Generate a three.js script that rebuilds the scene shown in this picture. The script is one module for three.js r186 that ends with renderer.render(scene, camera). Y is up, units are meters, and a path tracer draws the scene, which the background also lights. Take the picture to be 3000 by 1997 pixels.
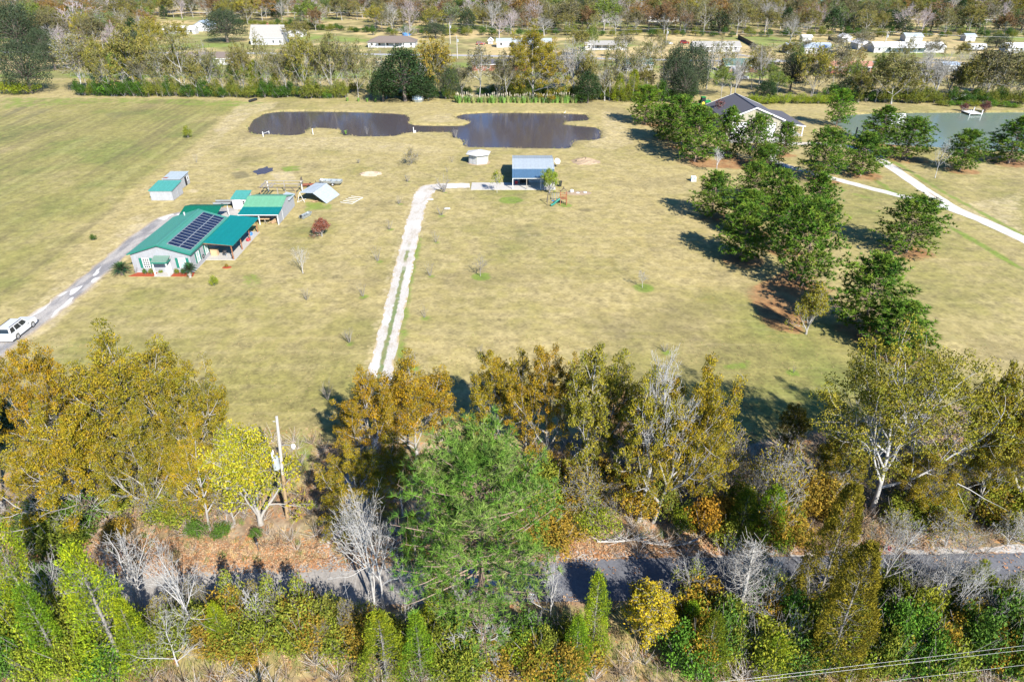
import * as THREE from 'three';
import { Sky } from 'three/addons/objects/Sky.js';

// ---------------------------------------------------------------- camera, sky, sun, exposure
const EYE = 44, PITCH = 30 * Math.PI / 180, FOV = 53;
const scene = new THREE.Scene();
const camera = new THREE.PerspectiveCamera(FOV, 3000 / 1997, 0.5, 6000);
camera.position.set(0, EYE, 0); camera.rotation.set(-PITCH, 0, 0);
const sunAz = 30 * Math.PI / 180, sunEl = 36 * Math.PI / 180;
const sunDir = new THREE.Vector3(Math.sin(sunAz) * Math.cos(sunEl), Math.sin(sunEl), Math.cos(sunAz) * Math.cos(sunEl));
const sky = new Sky(); sky.name = 'sky'; sky.userData.kind = 'structure'; sky.scale.setScalar(5000);
const su = sky.material.uniforms;
su.sunPosition.value.copy(sunDir); su.turbidity.value = 2.2; su.rayleigh.value = 1.0; su.mieCoefficient.value = 0.004; su.mieDirectionalG.value = 0.8;
if (su.cloudCoverage) su.cloudCoverage.value = 0;
scene.add(sky);
scene.environmentIntensity = 0.15;
const sun = new THREE.DirectionalLight(new THREE.Color().setRGB(1.0, 0.93, 0.82), 5);
sun.position.copy(sunDir).multiplyScalar(300).add(new THREE.Vector3(0, 0, -120)); sun.target.position.set(0, 0, -120);
sun.castShadow = true; sun.shadow.mapSize.set(4096, 4096);
Object.assign(sun.shadow.camera, { left: -420, right: 420, top: 420, bottom: -420, near: 1, far: 1500 });
sun.shadow.radius = 1;
scene.add(sun, sun.target);
const renderer = new THREE.WebGLRenderer({ antialias: true });
renderer.toneMapping = THREE.LinearToneMapping; renderer.toneMappingExposure = 2.3;
renderer.shadowMap.enabled = true;

// ---------------------------------------------------------------- small tools
const R2 = Math.PI / 180, F = 998.5 / Math.tan(FOV / 2 * R2);
const V = (x, y, z) => new THREE.Vector3(x, y, z);
// survey: where the line of sight of a photographed spot meets the plane y = h
function g(px, py, h = 0) {
  const u = (px - 1500) / F, v = (py - 998.5) / F, d = .5 + .8660254 * v, n = .8660254 - .5 * v, t = (EYE - h) / d;
  return V(u * t, h, -n * t);
}
const rise = (z, py) => { const v = (py - 998.5) / F; return EYE - Math.abs(z) * (.5 + .8660254 * v) / (.8660254 - .5 * v); };
const span = (px, z, y = 0) => px / F * (Math.abs(z) * .8660254 + (EYE - y) * .5);
function rng(seed) { let a = seed >>> 0; return () => { a = (a + 0x6d2b79f5) | 0; let t = Math.imul(a ^ (a >>> 15), 1 | a); t = (t + Math.imul(t ^ (t >>> 7), 61 | t)) ^ t; return ((t ^ (t >>> 14)) >>> 0) / 4294967296; }; }
const clamp = (x, a = 0, b = 1) => x < a ? a : x > b ? b : x;
const smooth = (a, b, x) => { const t = clamp((x - a) / (b - a)); return t * t * (3 - 2 * t); };
const mix3 = (a, b, t) => [a[0] + (b[0] - a[0]) * t, a[1] + (b[1] - a[1]) * t, a[2] + (b[2] - a[2]) * t];
function hash(ix, iy) { let h = Math.imul(ix, 374761393) ^ Math.imul(iy, 668265263); h = Math.imul(h ^ (h >>> 13), 1274126177); return ((h ^ (h >>> 16)) >>> 0) / 4294967296; }
function noise(x, y) {
  const ix = Math.floor(x), iy = Math.floor(y); let fx = x - ix, fy = y - iy; fx = fx * fx * (3 - 2 * fx); fy = fy * fy * (3 - 2 * fy);
  const a = hash(ix, iy), b = hash(ix + 1, iy), c = hash(ix, iy + 1), d = hash(ix + 1, iy + 1);
  return a + (b - a) * fx + (c - a + (a - b - c + d) * fx) * fy;
}
const fbm = (x, y, o) => { let s = 0, a = .5, w = 0; for (let i = 0; i < o; i++) { s += a * noise(x, y); w += a; a *= .5; x = x * 2.03 + 17.3; y = y * 2.03 + 5.1; } return s / w; };
const LUT = new Uint8Array(4097); for (let i = 0; i <= 4096; i++) { const l = i / 4096; LUT[i] = Math.round(255 * (l < .0031308 ? 12.92 * l : 1.055 * l ** (1 / 2.4) - .055)); }
// a colour map from a function of (column, row) that returns linear values
function colorMap(w, h, fn, repeat = true) {
  const d = new Uint8Array(w * h * 4);
  for (let y = 0, o = 0; y < h; y++) for (let x = 0; x < w; x++, o += 4) { const c = fn(x, y); d[o] = LUT[clamp(c[0]) * 4096 | 0]; d[o + 1] = LUT[clamp(c[1]) * 4096 | 0]; d[o + 2] = LUT[clamp(c[2]) * 4096 | 0]; d[o + 3] = 255; }
  const t = new THREE.DataTexture(d, w, h); t.colorSpace = THREE.SRGBColorSpace; t.magFilter = THREE.LinearFilter; t.minFilter = THREE.LinearMipmapLinearFilter;
  t.wrapS = t.wrapT = repeat ? THREE.RepeatWrapping : THREE.ClampToEdgeWrapping; t.needsUpdate = true; return t;
}
function dataMap(w, h, fn) {
  const d = new Uint8Array(w * h * 4);
  for (let y = 0, o = 0; y < h; y++) for (let x = 0; x < w; x++, o += 4) { const c = fn(x, y); d[o] = clamp(c[0]) * 255; d[o + 1] = clamp(c[1]) * 255; d[o + 2] = clamp(c[2]) * 255; d[o + 3] = 255; }
  const t = new THREE.DataTexture(d, w, h); t.magFilter = THREE.LinearFilter; t.wrapS = t.wrapT = THREE.RepeatWrapping; t.needsUpdate = true; return t;
}
// noise that repeats every n cells
const tnoise = (x, y, n) => { const ix = Math.floor(x), iy = Math.floor(y); let fx = x - ix, fy = y - iy; fx = fx * fx * (3 - 2 * fx); fy = fy * fy * (3 - 2 * fy); const m = (i) => ((i % n) + n) % n; const a = hash(m(ix), m(iy)), b = hash(m(ix + 1), m(iy)), c = hash(m(ix), m(iy + 1)), d = hash(m(ix + 1), m(iy + 1)); return a + (b - a) * fx + (c - a + (a - b - c + d) * fx) * fy; };

// ---------------------------------------------------------------- geometry collector
class Geo {
  constructor() { this.p = []; this.n = []; this.u = []; this.c = []; this.col = null; }
  vert(x, y, z, nx, ny, nz) {
    this.p.push(x, y, z); this.n.push(nx, ny, nz);
    const ax = Math.abs(nx), ay = Math.abs(ny), az = Math.abs(nz);
    if (ay >= ax && ay >= az) this.u.push(x, z); else if (az >= ax) this.u.push(x, y); else this.u.push(z, y);
    if (this.col) this.c.push(...this.col);
  }
  tri(a, b, c) {
    const ux = b.x - a.x, uy = b.y - a.y, uz = b.z - a.z, vx = c.x - a.x, vy = c.y - a.y, vz = c.z - a.z;
    let nx = uy * vz - uz * vy, ny = uz * vx - ux * vz, nz = ux * vy - uy * vx; const l = Math.hypot(nx, ny, nz) || 1; nx /= l; ny /= l; nz /= l;
    this.vert(a.x, a.y, a.z, nx, ny, nz); this.vert(b.x, b.y, b.z, nx, ny, nz); this.vert(c.x, c.y, c.z, nx, ny, nz); return this;
  }
  quad(a, b, c, d) { this.tri(a, b, c); return this.tri(a, c, d); }
  // solid between two four-cornered faces listed the same way round (counter-clockwise from outside on the top)
  hexa(t, b) {
    this.quad(t[0], t[1], t[2], t[3]); this.quad(b[3], b[2], b[1], b[0]);
    for (let i = 0; i < 4; i++) { const j = (i + 1) % 4; this.quad(b[i], b[j], t[j], t[i]); } return this;
  }
  box(x0, y0, z0, x1, y1, z1) {
    const q = (y) => [V(x0, y, z1), V(x1, y, z1), V(x1, y, z0), V(x0, y, z0)]; return this.hexa(q(y1), q(y0));
  }
  // box at a centre, turned about the vertical
  obox(cx, y0, cz, w, h, d, a = 0) {
    const c = Math.cos(a), s = Math.sin(a), q = (y) => [[-1, 1], [1, 1], [1, -1], [-1, -1]].map(([i, k]) => V(cx + c * i * w / 2 + s * k * d / 2, y, cz - s * i * w / 2 + c * k * d / 2));
    return this.hexa(q(y0 + h), q(y0));
  }
  bar(a, b, w, h = w) {
    const d = b.clone().sub(a).normalize(), up = Math.abs(d.y) > .95 ? V(1, 0, 0) : V(0, 1, 0), s = d.clone().cross(up).normalize(), t = s.clone().cross(d).normalize();
    const q = (p) => [[-1, -1], [1, -1], [1, 1], [-1, 1]].map(([i, k]) => p.clone().addScaledVector(s, i * w / 2).addScaledVector(t, k * h / 2));
    return this.hexa(q(a).reverse(), q(b).reverse());
  }
  slab(a, b, c, d, t) { const dn = (p) => V(p.x, p.y - t, p.z); return this.hexa([a, b, c, d], [dn(a), dn(b), dn(c), dn(d)]); }
  // polygon in (x, y) pushed along z
  prism(poly, z0, z1) {
    const n = poly.length, sh = THREE.ShapeUtils.triangulateShape(poly.map(([x, y]) => new THREE.Vector2(x, y)), []);
    const ccw = THREE.ShapeUtils.area(poly.map(([x, y]) => new THREE.Vector2(x, y))) > 0;
    for (const [i, j, k] of sh) { const P = (q, z) => V(poly[q][0], poly[q][1], z); if (ccw) { this.tri(P(i, z1), P(j, z1), P(k, z1)); this.tri(P(k, z0), P(j, z0), P(i, z0)); } else { this.tri(P(k, z1), P(j, z1), P(i, z1)); this.tri(P(i, z0), P(j, z0), P(k, z0)); } }
    for (let i = 0; i < n; i++) { const j = (i + 1) % n, a = V(...poly[i], z1), b = V(...poly[j], z1), c = V(...poly[j], z0), d = V(...poly[i], z0); ccw ? this.quad(d, c, b, a) : this.quad(a, b, c, d); } return this;
  }
  tube(pts, rad, sides = 4, cap = false) {
    let fx = V(1, 0, 0); const rings = [];
    for (let i = 0; i < pts.length; i++) {
      const d = (pts[Math.min(i + 1, pts.length - 1)]).clone().sub(pts[Math.max(i - 1, 0)]).normalize();
      const s = fx.clone().addScaledVector(d, -fx.dot(d)); if (s.lengthSq() < .02) s.set(0, 0, 1).addScaledVector(d, -d.z); s.normalize(); fx = s; const t = d.clone().cross(s);
      const ring = []; for (let k = 0; k < sides; k++) { const a = k / sides * 6.28318, n = s.clone().multiplyScalar(Math.cos(a)).addScaledVector(t, Math.sin(a)); ring.push([pts[i].clone().addScaledVector(n, rad[i]), n]); } rings.push(ring);
    }
    for (let i = 0; i + 1 < rings.length; i++) for (let k = 0; k < sides; k++) {
      const l = (k + 1) % sides, [a, na] = rings[i][k], [b, nb] = rings[i][l], [c, nc] = rings[i + 1][l], [d, nd] = rings[i + 1][k];
      for (const [p, n] of [[a, na], [b, nb], [c, nc], [a, na], [c, nc], [d, nd]]) this.vert(p.x, p.y, p.z, n.x, n.y, n.z);
    }
    if (cap) for (const e of [0, rings.length - 1]) for (let k = 1; k + 1 < sides; k++) e ? this.tri(rings[e][0][0], rings[e][k][0], rings[e][k + 1][0]) : this.tri(rings[e][0][0], rings[e][k + 1][0], rings[e][k][0]);
    return this;
  }
  rod(a, b, r, sides = 8) { return this.tube([a, b], [r, r], sides, true); }
  // turned shape: [radius, y] pairs about a vertical axis
  lathe(cx, cz, prof, sides = 10, sx = 1, sz = 1) {
    const P = (i, k) => { const a = k / sides * 6.28318; return V(cx + prof[i][0] * Math.cos(a) * sx, prof[i][1], cz + prof[i][0] * Math.sin(a) * sz); };
    for (let i = 0; i + 1 < prof.length; i++) for (let k = 0; k < sides; k++) { if (prof[i][0] > 0) this.tri(P(i, k), P(i + 1, k + 1), P(i, k + 1)); if (prof[i + 1][0] > 0) this.tri(P(i, k), P(i + 1, k), P(i + 1, k + 1)); } return this;
  }
  build(origin) {
    const b = new THREE.BufferGeometry(), p = new Float32Array(this.p);
    if (origin && origin.lengthSq()) for (let i = 0; i < p.length; i += 3) { p[i] -= origin.x; p[i + 1] -= origin.y; p[i + 2] -= origin.z; }
    b.setAttribute('position', new THREE.BufferAttribute(p, 3)); b.setAttribute('normal', new THREE.BufferAttribute(new Float32Array(this.n), 3)); b.setAttribute('uv', new THREE.BufferAttribute(new Float32Array(this.u), 2));
    if (this.c.length === this.p.length) b.setAttribute('color', new THREE.BufferAttribute(new Float32Array(this.c), 3));
    return b;
  }
}
const taken = new Map();
function numbered(name) { const k = taken.get(name) ?? 0; taken.set(name, k + 1); return k ? name + '_' + String(k).padStart(3, '0') : name; }
const originOf = new WeakMap();
function tag(o, label, category, group) { o.userData.label = label; o.userData.category = category; if (group) o.userData.group = group; return o; }
function thing(name, label, category, at = V(0, 0, 0), turn = 0, group) {
  const o = new THREE.Group(); o.name = numbered(name); o.position.copy(at); o.rotation.y = turn; tag(o, label, category, group); originOf.set(o, at.clone()); scene.add(o); return o;
}
// a part: geometry written in world coordinates when the thing is not turned, else (local = true) in the thing's own
function part(name, geo, mat, parent, local = false, label) {
  const o = local ? V(0, 0, 0) : (originOf.get(parent) ?? V(0, 0, 0)), m = new THREE.Mesh(geo.isBufferGeometry ? geo : geo.build(o), mat);
  m.name = name; m.castShadow = m.receiveShadow = true; originOf.set(m, o); parent.add(m); if (label) m.userData.label = label; return m;
}
function single(name, geo, mat, label, category, at = V(0, 0, 0), group) {
  const m = new THREE.Mesh(geo.isBufferGeometry ? geo : geo.build(at), mat); m.name = numbered(name); m.position.copy(at); m.castShadow = m.receiveShadow = true; tag(m, label, category, group); scene.add(m); return m;
}
function structure(name, geo, mat) { const m = new THREE.Mesh(geo.isBufferGeometry ? geo : geo.build(), mat); m.name = numbered(name); m.userData.kind = 'structure'; m.receiveShadow = m.castShadow = true; scene.add(m); return m; }
function copyOf(root, label, at, turn, sx = 1, sy = 1, sz = sx) {
  const c = root.clone(); c.name = numbered(root.name.replace(/_\d+$/, '')); c.position.copy(at); c.rotation.y = turn; c.scale.set(sx, sy, sz); if (label) c.userData.label = label; scene.add(c); return c;
}
const rgb = (r, gg, b) => new THREE.Color().setRGB(r, gg, b);
const mat = (c, o = {}) => new THREE.MeshStandardMaterial({ color: Array.isArray(c) ? rgb(...c) : c, roughness: .8, ...o });

// ---------------------------------------------------------------- materials
const grain = (amt, n = 128, cells = 32) => colorMap(n, n, (x, y) => { const v = 1 - amt + amt * (.55 * tnoise(x / n * cells, y / n * cells, cells) + .45 * tnoise(x / n * cells * 4, y / n * cells * 4, cells * 4)); return [v, v, v]; });
const grainMap = grain(.35), streakMap = colorMap(256, 256, (x, y) => { const v = .72 + .28 * (.6 * tnoise(x / 4, y / 64, 64) + .4 * tnoise(x / 32, y / 32, 8)); return [v, v, v]; });
for (const t of [grainMap, streakMap]) t.repeat.set(.4, .4);
const M = {
  white: mat([.5, .5, .5], { map: streakMap, roughness: .6 }), trimWhite: mat([.6, .6, .6], { roughness: .5 }), dirtyWhite: mat([.34, .35, .365], { map: streakMap }),
  houseWall: mat([.31, .32, .345], { map: streakMap }), cream: mat([.36, .335, .25], { map: streakMap }), brick: mat([.3, .12, .075], { map: grainMap }), logWall: mat([.22, .12, .07], { map: streakMap }), tan: mat([.5, .4, .26], { map: grainMap }),
  tealRoof: mat([.07, .27, .22], { map: grainMap, roughness: .5, metalness: .15 }), tealBright: mat([.006, .2, .205], { roughness: .45, metalness: .15, map: streakMap }), tealPale: mat([.13, .33, .21], { map: streakMap, roughness: .55 }), darkGreen: mat([.005, .13, .08], { roughness: .45, map: streakMap }), shutter: mat([.01, .15, .11], { roughness: .6 }),
  zinc: mat([.36, .41, .46], { roughness: .45, metalness: .3, map: streakMap }), zincPale: mat([.46, .52, .56], { roughness: .4, metalness: .2, map: streakMap }), zincBlue: mat([.12, .23, .36], { roughness: .4, metalness: .3, map: streakMap }), rust: mat([.3, .1, .05], { map: grainMap }),
  shingle: mat([.1, .1, .12], { map: grainMap, roughness: .9 }), shingleLight: mat([.33, .32, .3], { map: grainMap, roughness: .9 }), shingleBrown: mat([.18, .145, .125], { map: grainMap, roughness: .9 }), shingleGreen: mat([.09, .16, .14], { map: grainMap }), salmon: mat([.42, .2, .14], { map: grainMap }), roofBlue: mat([.36, .44, .55], { map: grainMap, roughness: .5 }),
  glass: new THREE.MeshStandardMaterial({ color: rgb(.02, .025, .03), roughness: .08, metalness: 0 }), paleGlass: new THREE.MeshStandardMaterial({ color: rgb(.32, .5, .47), roughness: .2 }),
  dark: mat([.012, .013, .016]), black: mat([.02, .02, .022], { roughness: .6 }), rubber: mat([.018, .018, .018], { roughness: .9 }), chrome: mat([.6, .62, .65], { roughness: .25, metalness: .8 }),
  wood: mat([.27, .15, .075], { map: streakMap }), greyWood: mat([.3, .27, .23], { map: streakMap }), darkWood: mat([.09, .075, .065], { map: streakMap }), redWood: mat([.3, .13, .06], { map: streakMap }), lumber: mat([.5, .34, .2], { map: streakMap }),
  concrete: mat([.44, .42, .39], { map: grainMap }), red: mat([.5, .02, .03], { roughness: .5 }), blue: mat([.05, .2, .5], { roughness: .5 }), mulch: mat([.34, .06, .02], { map: grainMap, roughness: 1 }), earth: mat([.36, .27, .18], { map: grainMap, roughness: 1 }), sand: mat([.55, .42, .3], { map: grainMap, roughness: 1 }),
  alu: mat([.42, .46, .47], { roughness: .4, metalness: .5, map: streakMap }), tractorGreen: mat([.01, .2, .045], { roughness: .4 }), tractorYellow: mat([.8, .6, .05], { roughness: .4 }), carWhite: new THREE.MeshPhysicalMaterial({ color: rgb(.55, .56, .58), roughness: .35, clearcoat: 1, clearcoatRoughness: .05 }),
  carBlue: new THREE.MeshPhysicalMaterial({ color: rgb(.012, .022, .06), roughness: .3, clearcoat: 1, clearcoatRoughness: .05 }), carDark: new THREE.MeshPhysicalMaterial({ color: rgb(.03, .035, .05), roughness: .3, clearcoat: 1 }), carRed: new THREE.MeshPhysicalMaterial({ color: rgb(.25, .02, .02), roughness: .3, clearcoat: 1 }), carSilver: new THREE.MeshPhysicalMaterial({ color: rgb(.5, .52, .54), roughness: .3, clearcoat: 1 }),
  pole: mat([.45, .42, .38], { map: streakMap }), poleOld: mat([.34, .24, .13], { map: streakMap }), slide: mat([.01, .16, .12], { roughness: .35 }),
};
// ---------------------------------------------------------------- the land
const GX0 = -190, GX1 = 190, GZ0 = -278, GZ1 = 12, NEARZ = -72, MW = 1024, MH = 782;
const shore = [[723,371],[740,348],[773,328],[819,321.6],[940,321.6],[1064,324],[1148,327.4],[1189,330.8],[1199.6,340],[1194.6,354.5],[1210,361.5],[1250,363],[1293,363.5],[1357.7,363],[1379,354.6],[1366,347.3],[1336,342.6],[1336,335],[1362,328.8],[1422,325.3],[1551.6,325.8],[1659,327.5],[1715,330],[1730,343.9],[1715,349],[1655,352.5],[1650.7,359],[1698,364],[1745.5,367.6],[1762.7,378.3],[1760.6,400],[1732.6,407],[1681,406.3],[1676.5,423.6],[1659,431.3],[1594.7,431],[1508.5,428.7],[1375,427],[1357.7,419],[1353.4,404],[1327.6,397.7],[1319,382.6],[1250,382.6],[1214,383.6],[1189,383.6],[1160,394],[1072.7,396],[1006,392],[995.7,386.5],[1000,376.5],[981,373],[923,370],[898,375],[885.5,389],[860.5,392.7],[810.6,390.7],[752.4,389],[725.4,381.5]].map(([x, y]) => g(x, y + 2));
const shoreRight = [[2430,352],[2470,336],[2530,331],[2615,328],[2800,327],[3000,326],[3300,326],[3300,445],[3000,441],[2886,439],[2780,432],[2711,427],[2640,424],[2575,418],[2518,402],[2480,385],[2466,370]].map(([x, y]) => g(x, y));
function sdPoly(x, z, P) {
  let d = 1e9, inside = false;
  for (let i = 0, j = P.length - 1; i < P.length; j = i++) {
    const ax = P[j].x, az = P[j].z, bx = P[i].x, bz = P[i].z, ex = bx - ax, ez = bz - az, wx = x - ax, wz = z - az, t = clamp((wx * ex + wz * ez) / (ex * ex + ez * ez));
    d = Math.min(d, (wx - ex * t) ** 2 + (wz - ez * t) ** 2); if ((bz > z) !== (az > z) && x < (ax - bx) * (z - bz) / (az - bz) + bx) inside = !inside;
  }
  return Math.sqrt(d) * (inside ? -1 : 1);
}
const WATER_Y = -.28;
function heightAt(x, z) {
  if (z > -140 || z < -236) return 0; let d = 1e9;
  if (x > -85 && x < 35) d = sdPoly(x, z, shore); else if (x > 80) d = sdPoly(x, z, shoreRight);
  return d > 3 ? 0 : -1.15 * (1 - smooth(-2.4, 1.1, d + .5 * (noise(x * .7, z * .7) - .5))) + .12 * smooth(3, 1.2, d) * smooth(.2, 1.2, d);
}
// where each kind of cover lies, drawn as plans of the land
function plan(draw, blur = 2) {
  const cv = document.createElement('canvas'); cv.width = MW; cv.height = MH; const c = cv.getContext('2d'); c.fillStyle = '#000'; c.fillRect(0, 0, MW, MH); c.strokeStyle = c.fillStyle = '#fff'; c.lineCap = c.lineJoin = 'round';
  const sx = MW / (GX1 - GX0), sz = MH / (GZ1 - GZ0), at = (w) => [(w.x - GX0) * sx, (w.z - GZ0) * sz];
  draw({
    line(pts, w, a = 1) { c.globalAlpha = a; c.lineWidth = w * sx; c.beginPath(); pts.forEach((p, i) => i ? c.lineTo(...at(g(...p))) : c.moveTo(...at(g(...p)))); c.stroke(); },
    area(pts, a = 1) { c.globalAlpha = a; c.beginPath(); pts.forEach((p, i) => i ? c.lineTo(...at(g(...p))) : c.moveTo(...at(g(...p)))); c.closePath(); c.fill(); },
    disc(px, py, r, a = 1, rz = r) { c.globalAlpha = a; const [x, y] = at(g(px, py)); c.beginPath(); c.ellipse(x, y, r * sx, rz * sz, 0, 0, 6.3); c.fill(); },
  });
  const d = c.getImageData(0, 0, MW, MH).data; let f = new Float32Array(MW * MH); for (let i = 0; i < f.length; i++) f[i] = d[i * 4] / 255;
  for (let k = 0; k < blur; k++) { const o = f.slice(); for (let y = 1; y < MH - 1; y++) for (let x = 1; x < MW - 1; x++) { const i = y * MW + x; o[i] = (f[i] * 4 + (f[i - 1] + f[i + 1] + f[i - MW] + f[i + MW]) * 2 + f[i - MW - 1] + f[i - MW + 1] + f[i + MW - 1] + f[i + MW + 1]) / 16; } f = o; }
  return (x, z) => { const u = clamp((x - GX0) * sx - .5, 0, MW - 1.01), v = clamp((z - GZ0) * sz - .5, 0, MH - 1.01), i = u | 0, j = v | 0, a = u - i, b = v - j, k = j * MW + i; return (f[k] * (1 - a) + f[k + 1] * a) * (1 - b) + (f[k + MW] * (1 - a) + f[k + MW + 1] * a) * b; };
}
// pines of the right-hand lawn: [base x, base y, top y, half width, variant]
const PX = (x) => 1750 + x / 1.823, PY = (y) => 240 + y / 1.823;
const lawnPines = [[255,225,20,85,0,.7],[350,300,120,75,1],[425,345,75,105,2],[520,425,130,115,0],[690,400,135,80,1],[835,428,172,85,2],[990,390,215,65,0],[900,470,335,80,1],[1190,522,245,115,2],[1405,500,275,115,0],[1505,330,130,95,1],[1645,412,190,115,2],[1935,472,258,95,0],[2195,432,190,115,1],[1277,236,38,66,2,1.5],[610,726,482,100,0],[790,800,580,135,1],[830,640,430,95,2],[950,720,470,95,0],[1140,790,490,105,1],[1090,1088,630,165,2],[770,950,660,125,0],[985,900,560,110,1],[1650,906,616,150,2],[1420,1325,930,178,0],[1600,1450,1180,170,1]].map(([x, y, t, w, k, tint]) => ({ px: PX(x), py: PY(y), top: PY(t), hw: w / 1.823, k, tint: tint ?? 1 }));
const ringSpots = [[1106,764],[1063,868],[1023,1003],[961,1165],[1141,670],[1169,596],[1193,530],[1300,562],[1292,630],[1277,708],[1260,807],[1243,929],[1210,1076],[1407,808,1],[1882,841,1],[1407,1040],[1948,1030],[2325,1092]];
const straw = plan((p) => { for (const t of lawnPines) { const b = g(t.px, t.py); p.disc(t.px + 6, t.py, span(t.hw, b.z) * .95, .55); p.disc(t.px + 22, t.py + 3, span(t.hw, b.z) * .6, .55, span(t.hw, b.z) * .45); } p.area([[2010,470],[2180,465],[2300,480],[2290,500],[2050,490]], .9); p.area([[2180,850],[2330,780],[2400,850],[2350,980],[2250,960]], .8); p.area([[1690,1330],[1720,1170],[1800,1130],[1880,1140],[1900,1250],[1850,1420],[1720,1420]], .75); }, 3);
const greens = plan((p) => {
  for (const [x, y, big] of ringSpots) p.disc(x + 3, y + 2, big ? 1.6 : .75, .95);
  p.disc(1497, 586, 2.5, 1, 2.2); p.disc(1655, 601, 1.3, 1); p.area([[1320,770],[1350,760],[1345,790],[1310,800]], .2); p.area([[700,810],[760,790],[780,840],[700,850]], .5); p.area([[800,700],[840,695],[840,740],[790,740]], .35);
  p.area([[2120,1070],[2200,1050],[2205,1080],[2110,1085]], .75); p.disc(2320, 1092, .8, .9); p.area([[890,590],[970,595],[975,615],[890,620]], .6); p.area([[820,488],[880,484],[880,500],[830,505]], .6); p.area([[660,492],[740,482],[700,500]], .45);
  for (const s of [[[1232,640],[1180,900],[1168,1040],[1175,1090]], [[1185,700],[1150,840],[1120,960]]]) p.line(s, .9, .5); p.line([[1232,700],[1198,850],[1185,960],[1175,1060]], 1.1, .6);
  p.line([[2500,480],[2640,580],[2760,650],[3000,790]], 1.6, .75); p.line([[2600,460],[2760,560],[3000,690]], 1.4, .75); p.line([[2330,490],[2480,560],[2740,640]], 1.2, .6);
  p.area([[850,1280],[900,1240],[930,1350],[870,1420]], .5); p.area([[560,330],[700,300],[690,330],[560,345]], .25); p.area([[0,285],[500,287],[800,300],[690,312],[300,300],[0,320]], .5);
}, 2);
const darks = plan((p) => {
  p.area([[1500,660],[1560,650],[1600,690],[1560,720],[1500,710]], .5); p.area([[670,505],[720,500],[740,520],[690,525]], .8); p.area([[300,330],[370,325],[350,345],[310,345]], .55); p.area([[560,372],[640,350],[660,400],[590,420]], .4); p.area([[0,340],[60,310],[90,312],[0,350]], .7); p.area([[0,375],[120,315],[160,318],[0,385]], .6); p.area([[2700,960],[2860,900],[2990,1000],[2850,1050]], .35); p.area([[2680,690],[2760,660],[2800,740]], .3);
  for (const s of [[[1062,640],[1090,600],[1085,560],[1050,545]], [[1035,660],[1085,618],[1098,575]], [[1015,668],[1070,630]]]) p.line(s, .6, .55);
  for (const s of [[[2060,720],[2130,800],[2240,930],[2330,1060],[2400,1130]], [[2072,720],[2145,800],[2255,930],[2345,1060]], [[1960,430],[2000,520],[2050,640]], [[1840,430],[1940,560],[2060,720]]]) p.line(s, .35, .4);
  p.line([[700,458],[900,464],[1100,470]], .5, .4); p.area([[680,450],[740,440],[700,465]], .4); p.area([[960,560],[1010,540],[1030,580],[1000,600]], .2); p.area([[930,760],[1010,740],[1060,800],[960,840]], .35); p.area([[880,1020],[1050,980],[1080,1060],[900,1080]], .35); p.area([[560,1050],[640,1060],[640,1080]], .3); p.area([[1120,780],[1250,770],[1250,790]], .2); p.disc(1720, 615, 2.2, .7, 1.2); p.disc(1370, 480, 2.8, .5); p.area([[270,740],[300,730],[310,745],[275,750]], .4);
}, 3);
const pales = plan((p) => {
  p.area([[385,660],[470,645],[500,655],[480,720],[400,740],[370,700]], .9); p.area([[1270,535],[1370,530],[1400,560],[1280,565]], .5); p.area([[700,300],[820,298],[800,318],[740,335],[700,370],[640,400],[620,380]], .55); p.area([[700,400],[1000,400],[1300,430],[1300,450],[900,440],[700,430]], .45); p.area([[1760,320],[1830,340],[1860,420],[1800,440],[1700,430],[1760,400]], .5); p.area([[1230,340],[1330,330],[1330,345],[1360,352],[1290,360],[1230,355]], .5); p.disc(1082, 509, 2.4, .9, 1.5); p.disc(1712, 470, 3, .5, 1.6); p.area([[1500,690],[1560,680],[1640,720],[1560,740]], .35); p.area([[940,1530],[1090,1500],[1090,1660],[900,1660]], .85); p.area([[2800,600],[3000,560],[3000,700],[2900,660]], .5); p.area([[790,505],[860,500],[870,525],[800,530]], .8);
  p.line([[430,560],[560,470],[640,400]], 4, .4); p.line([[90,960],[200,850],[330,740],[420,640]], 6.5, .45); p.line([[0,1050],[120,965],[240,860],[390,735]], 2.2, .5); p.line([[1108,1060],[1165,850],[1200,690],[1240,560]], 5, .45); p.disc(560, 560, 1.6, .7);
}, 4);
const litter = plan((p) => p.area([[-600,1330],[0,1350],[300,1400],[520,1440],[640,1470],[900,1430],[930,1300],[1180,1290],[1500,1320],[1700,1260],[1900,1230],[2100,1320],[2400,1260],[2700,1180],[3000,1200],[3700,1150],[4500,1760],[3100,1760],[-100,1800],[-1500,1800]]), 4);
const cropField = plan((p) => p.area([[-900,283],[690,292],[630,360],[540,450],[430,510],[350,600],[200,740],[0,880],[-400,1150],[-1600,1150]]), 8);
const lushRight = plan((p) => p.area([[1900,560],[2350,560],[2750,660],[3400,880],[3600,1160],[2000,1160],[2150,900]], .7), 12);
{ const a = g(250, 577), b = g(624, 332), l = Math.hypot(b.x - a.x, b.z - a.z); var swathX = (b.x - a.x) / l, swathZ = (b.z - a.z) / l; }
const C = { straw: [.415, .34, .15], straw2: [.35, .285, .115], olive: [.225, .21, .055], green: [.14, .19, .03], lime: [.17, .27, .02], brown: [.13, .105, .055], sand: [.52, .43, .28], orange: [.29, .11, .04], leaf: [.29, .19, .115], leafPale: [.4, .32, .22] };
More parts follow.
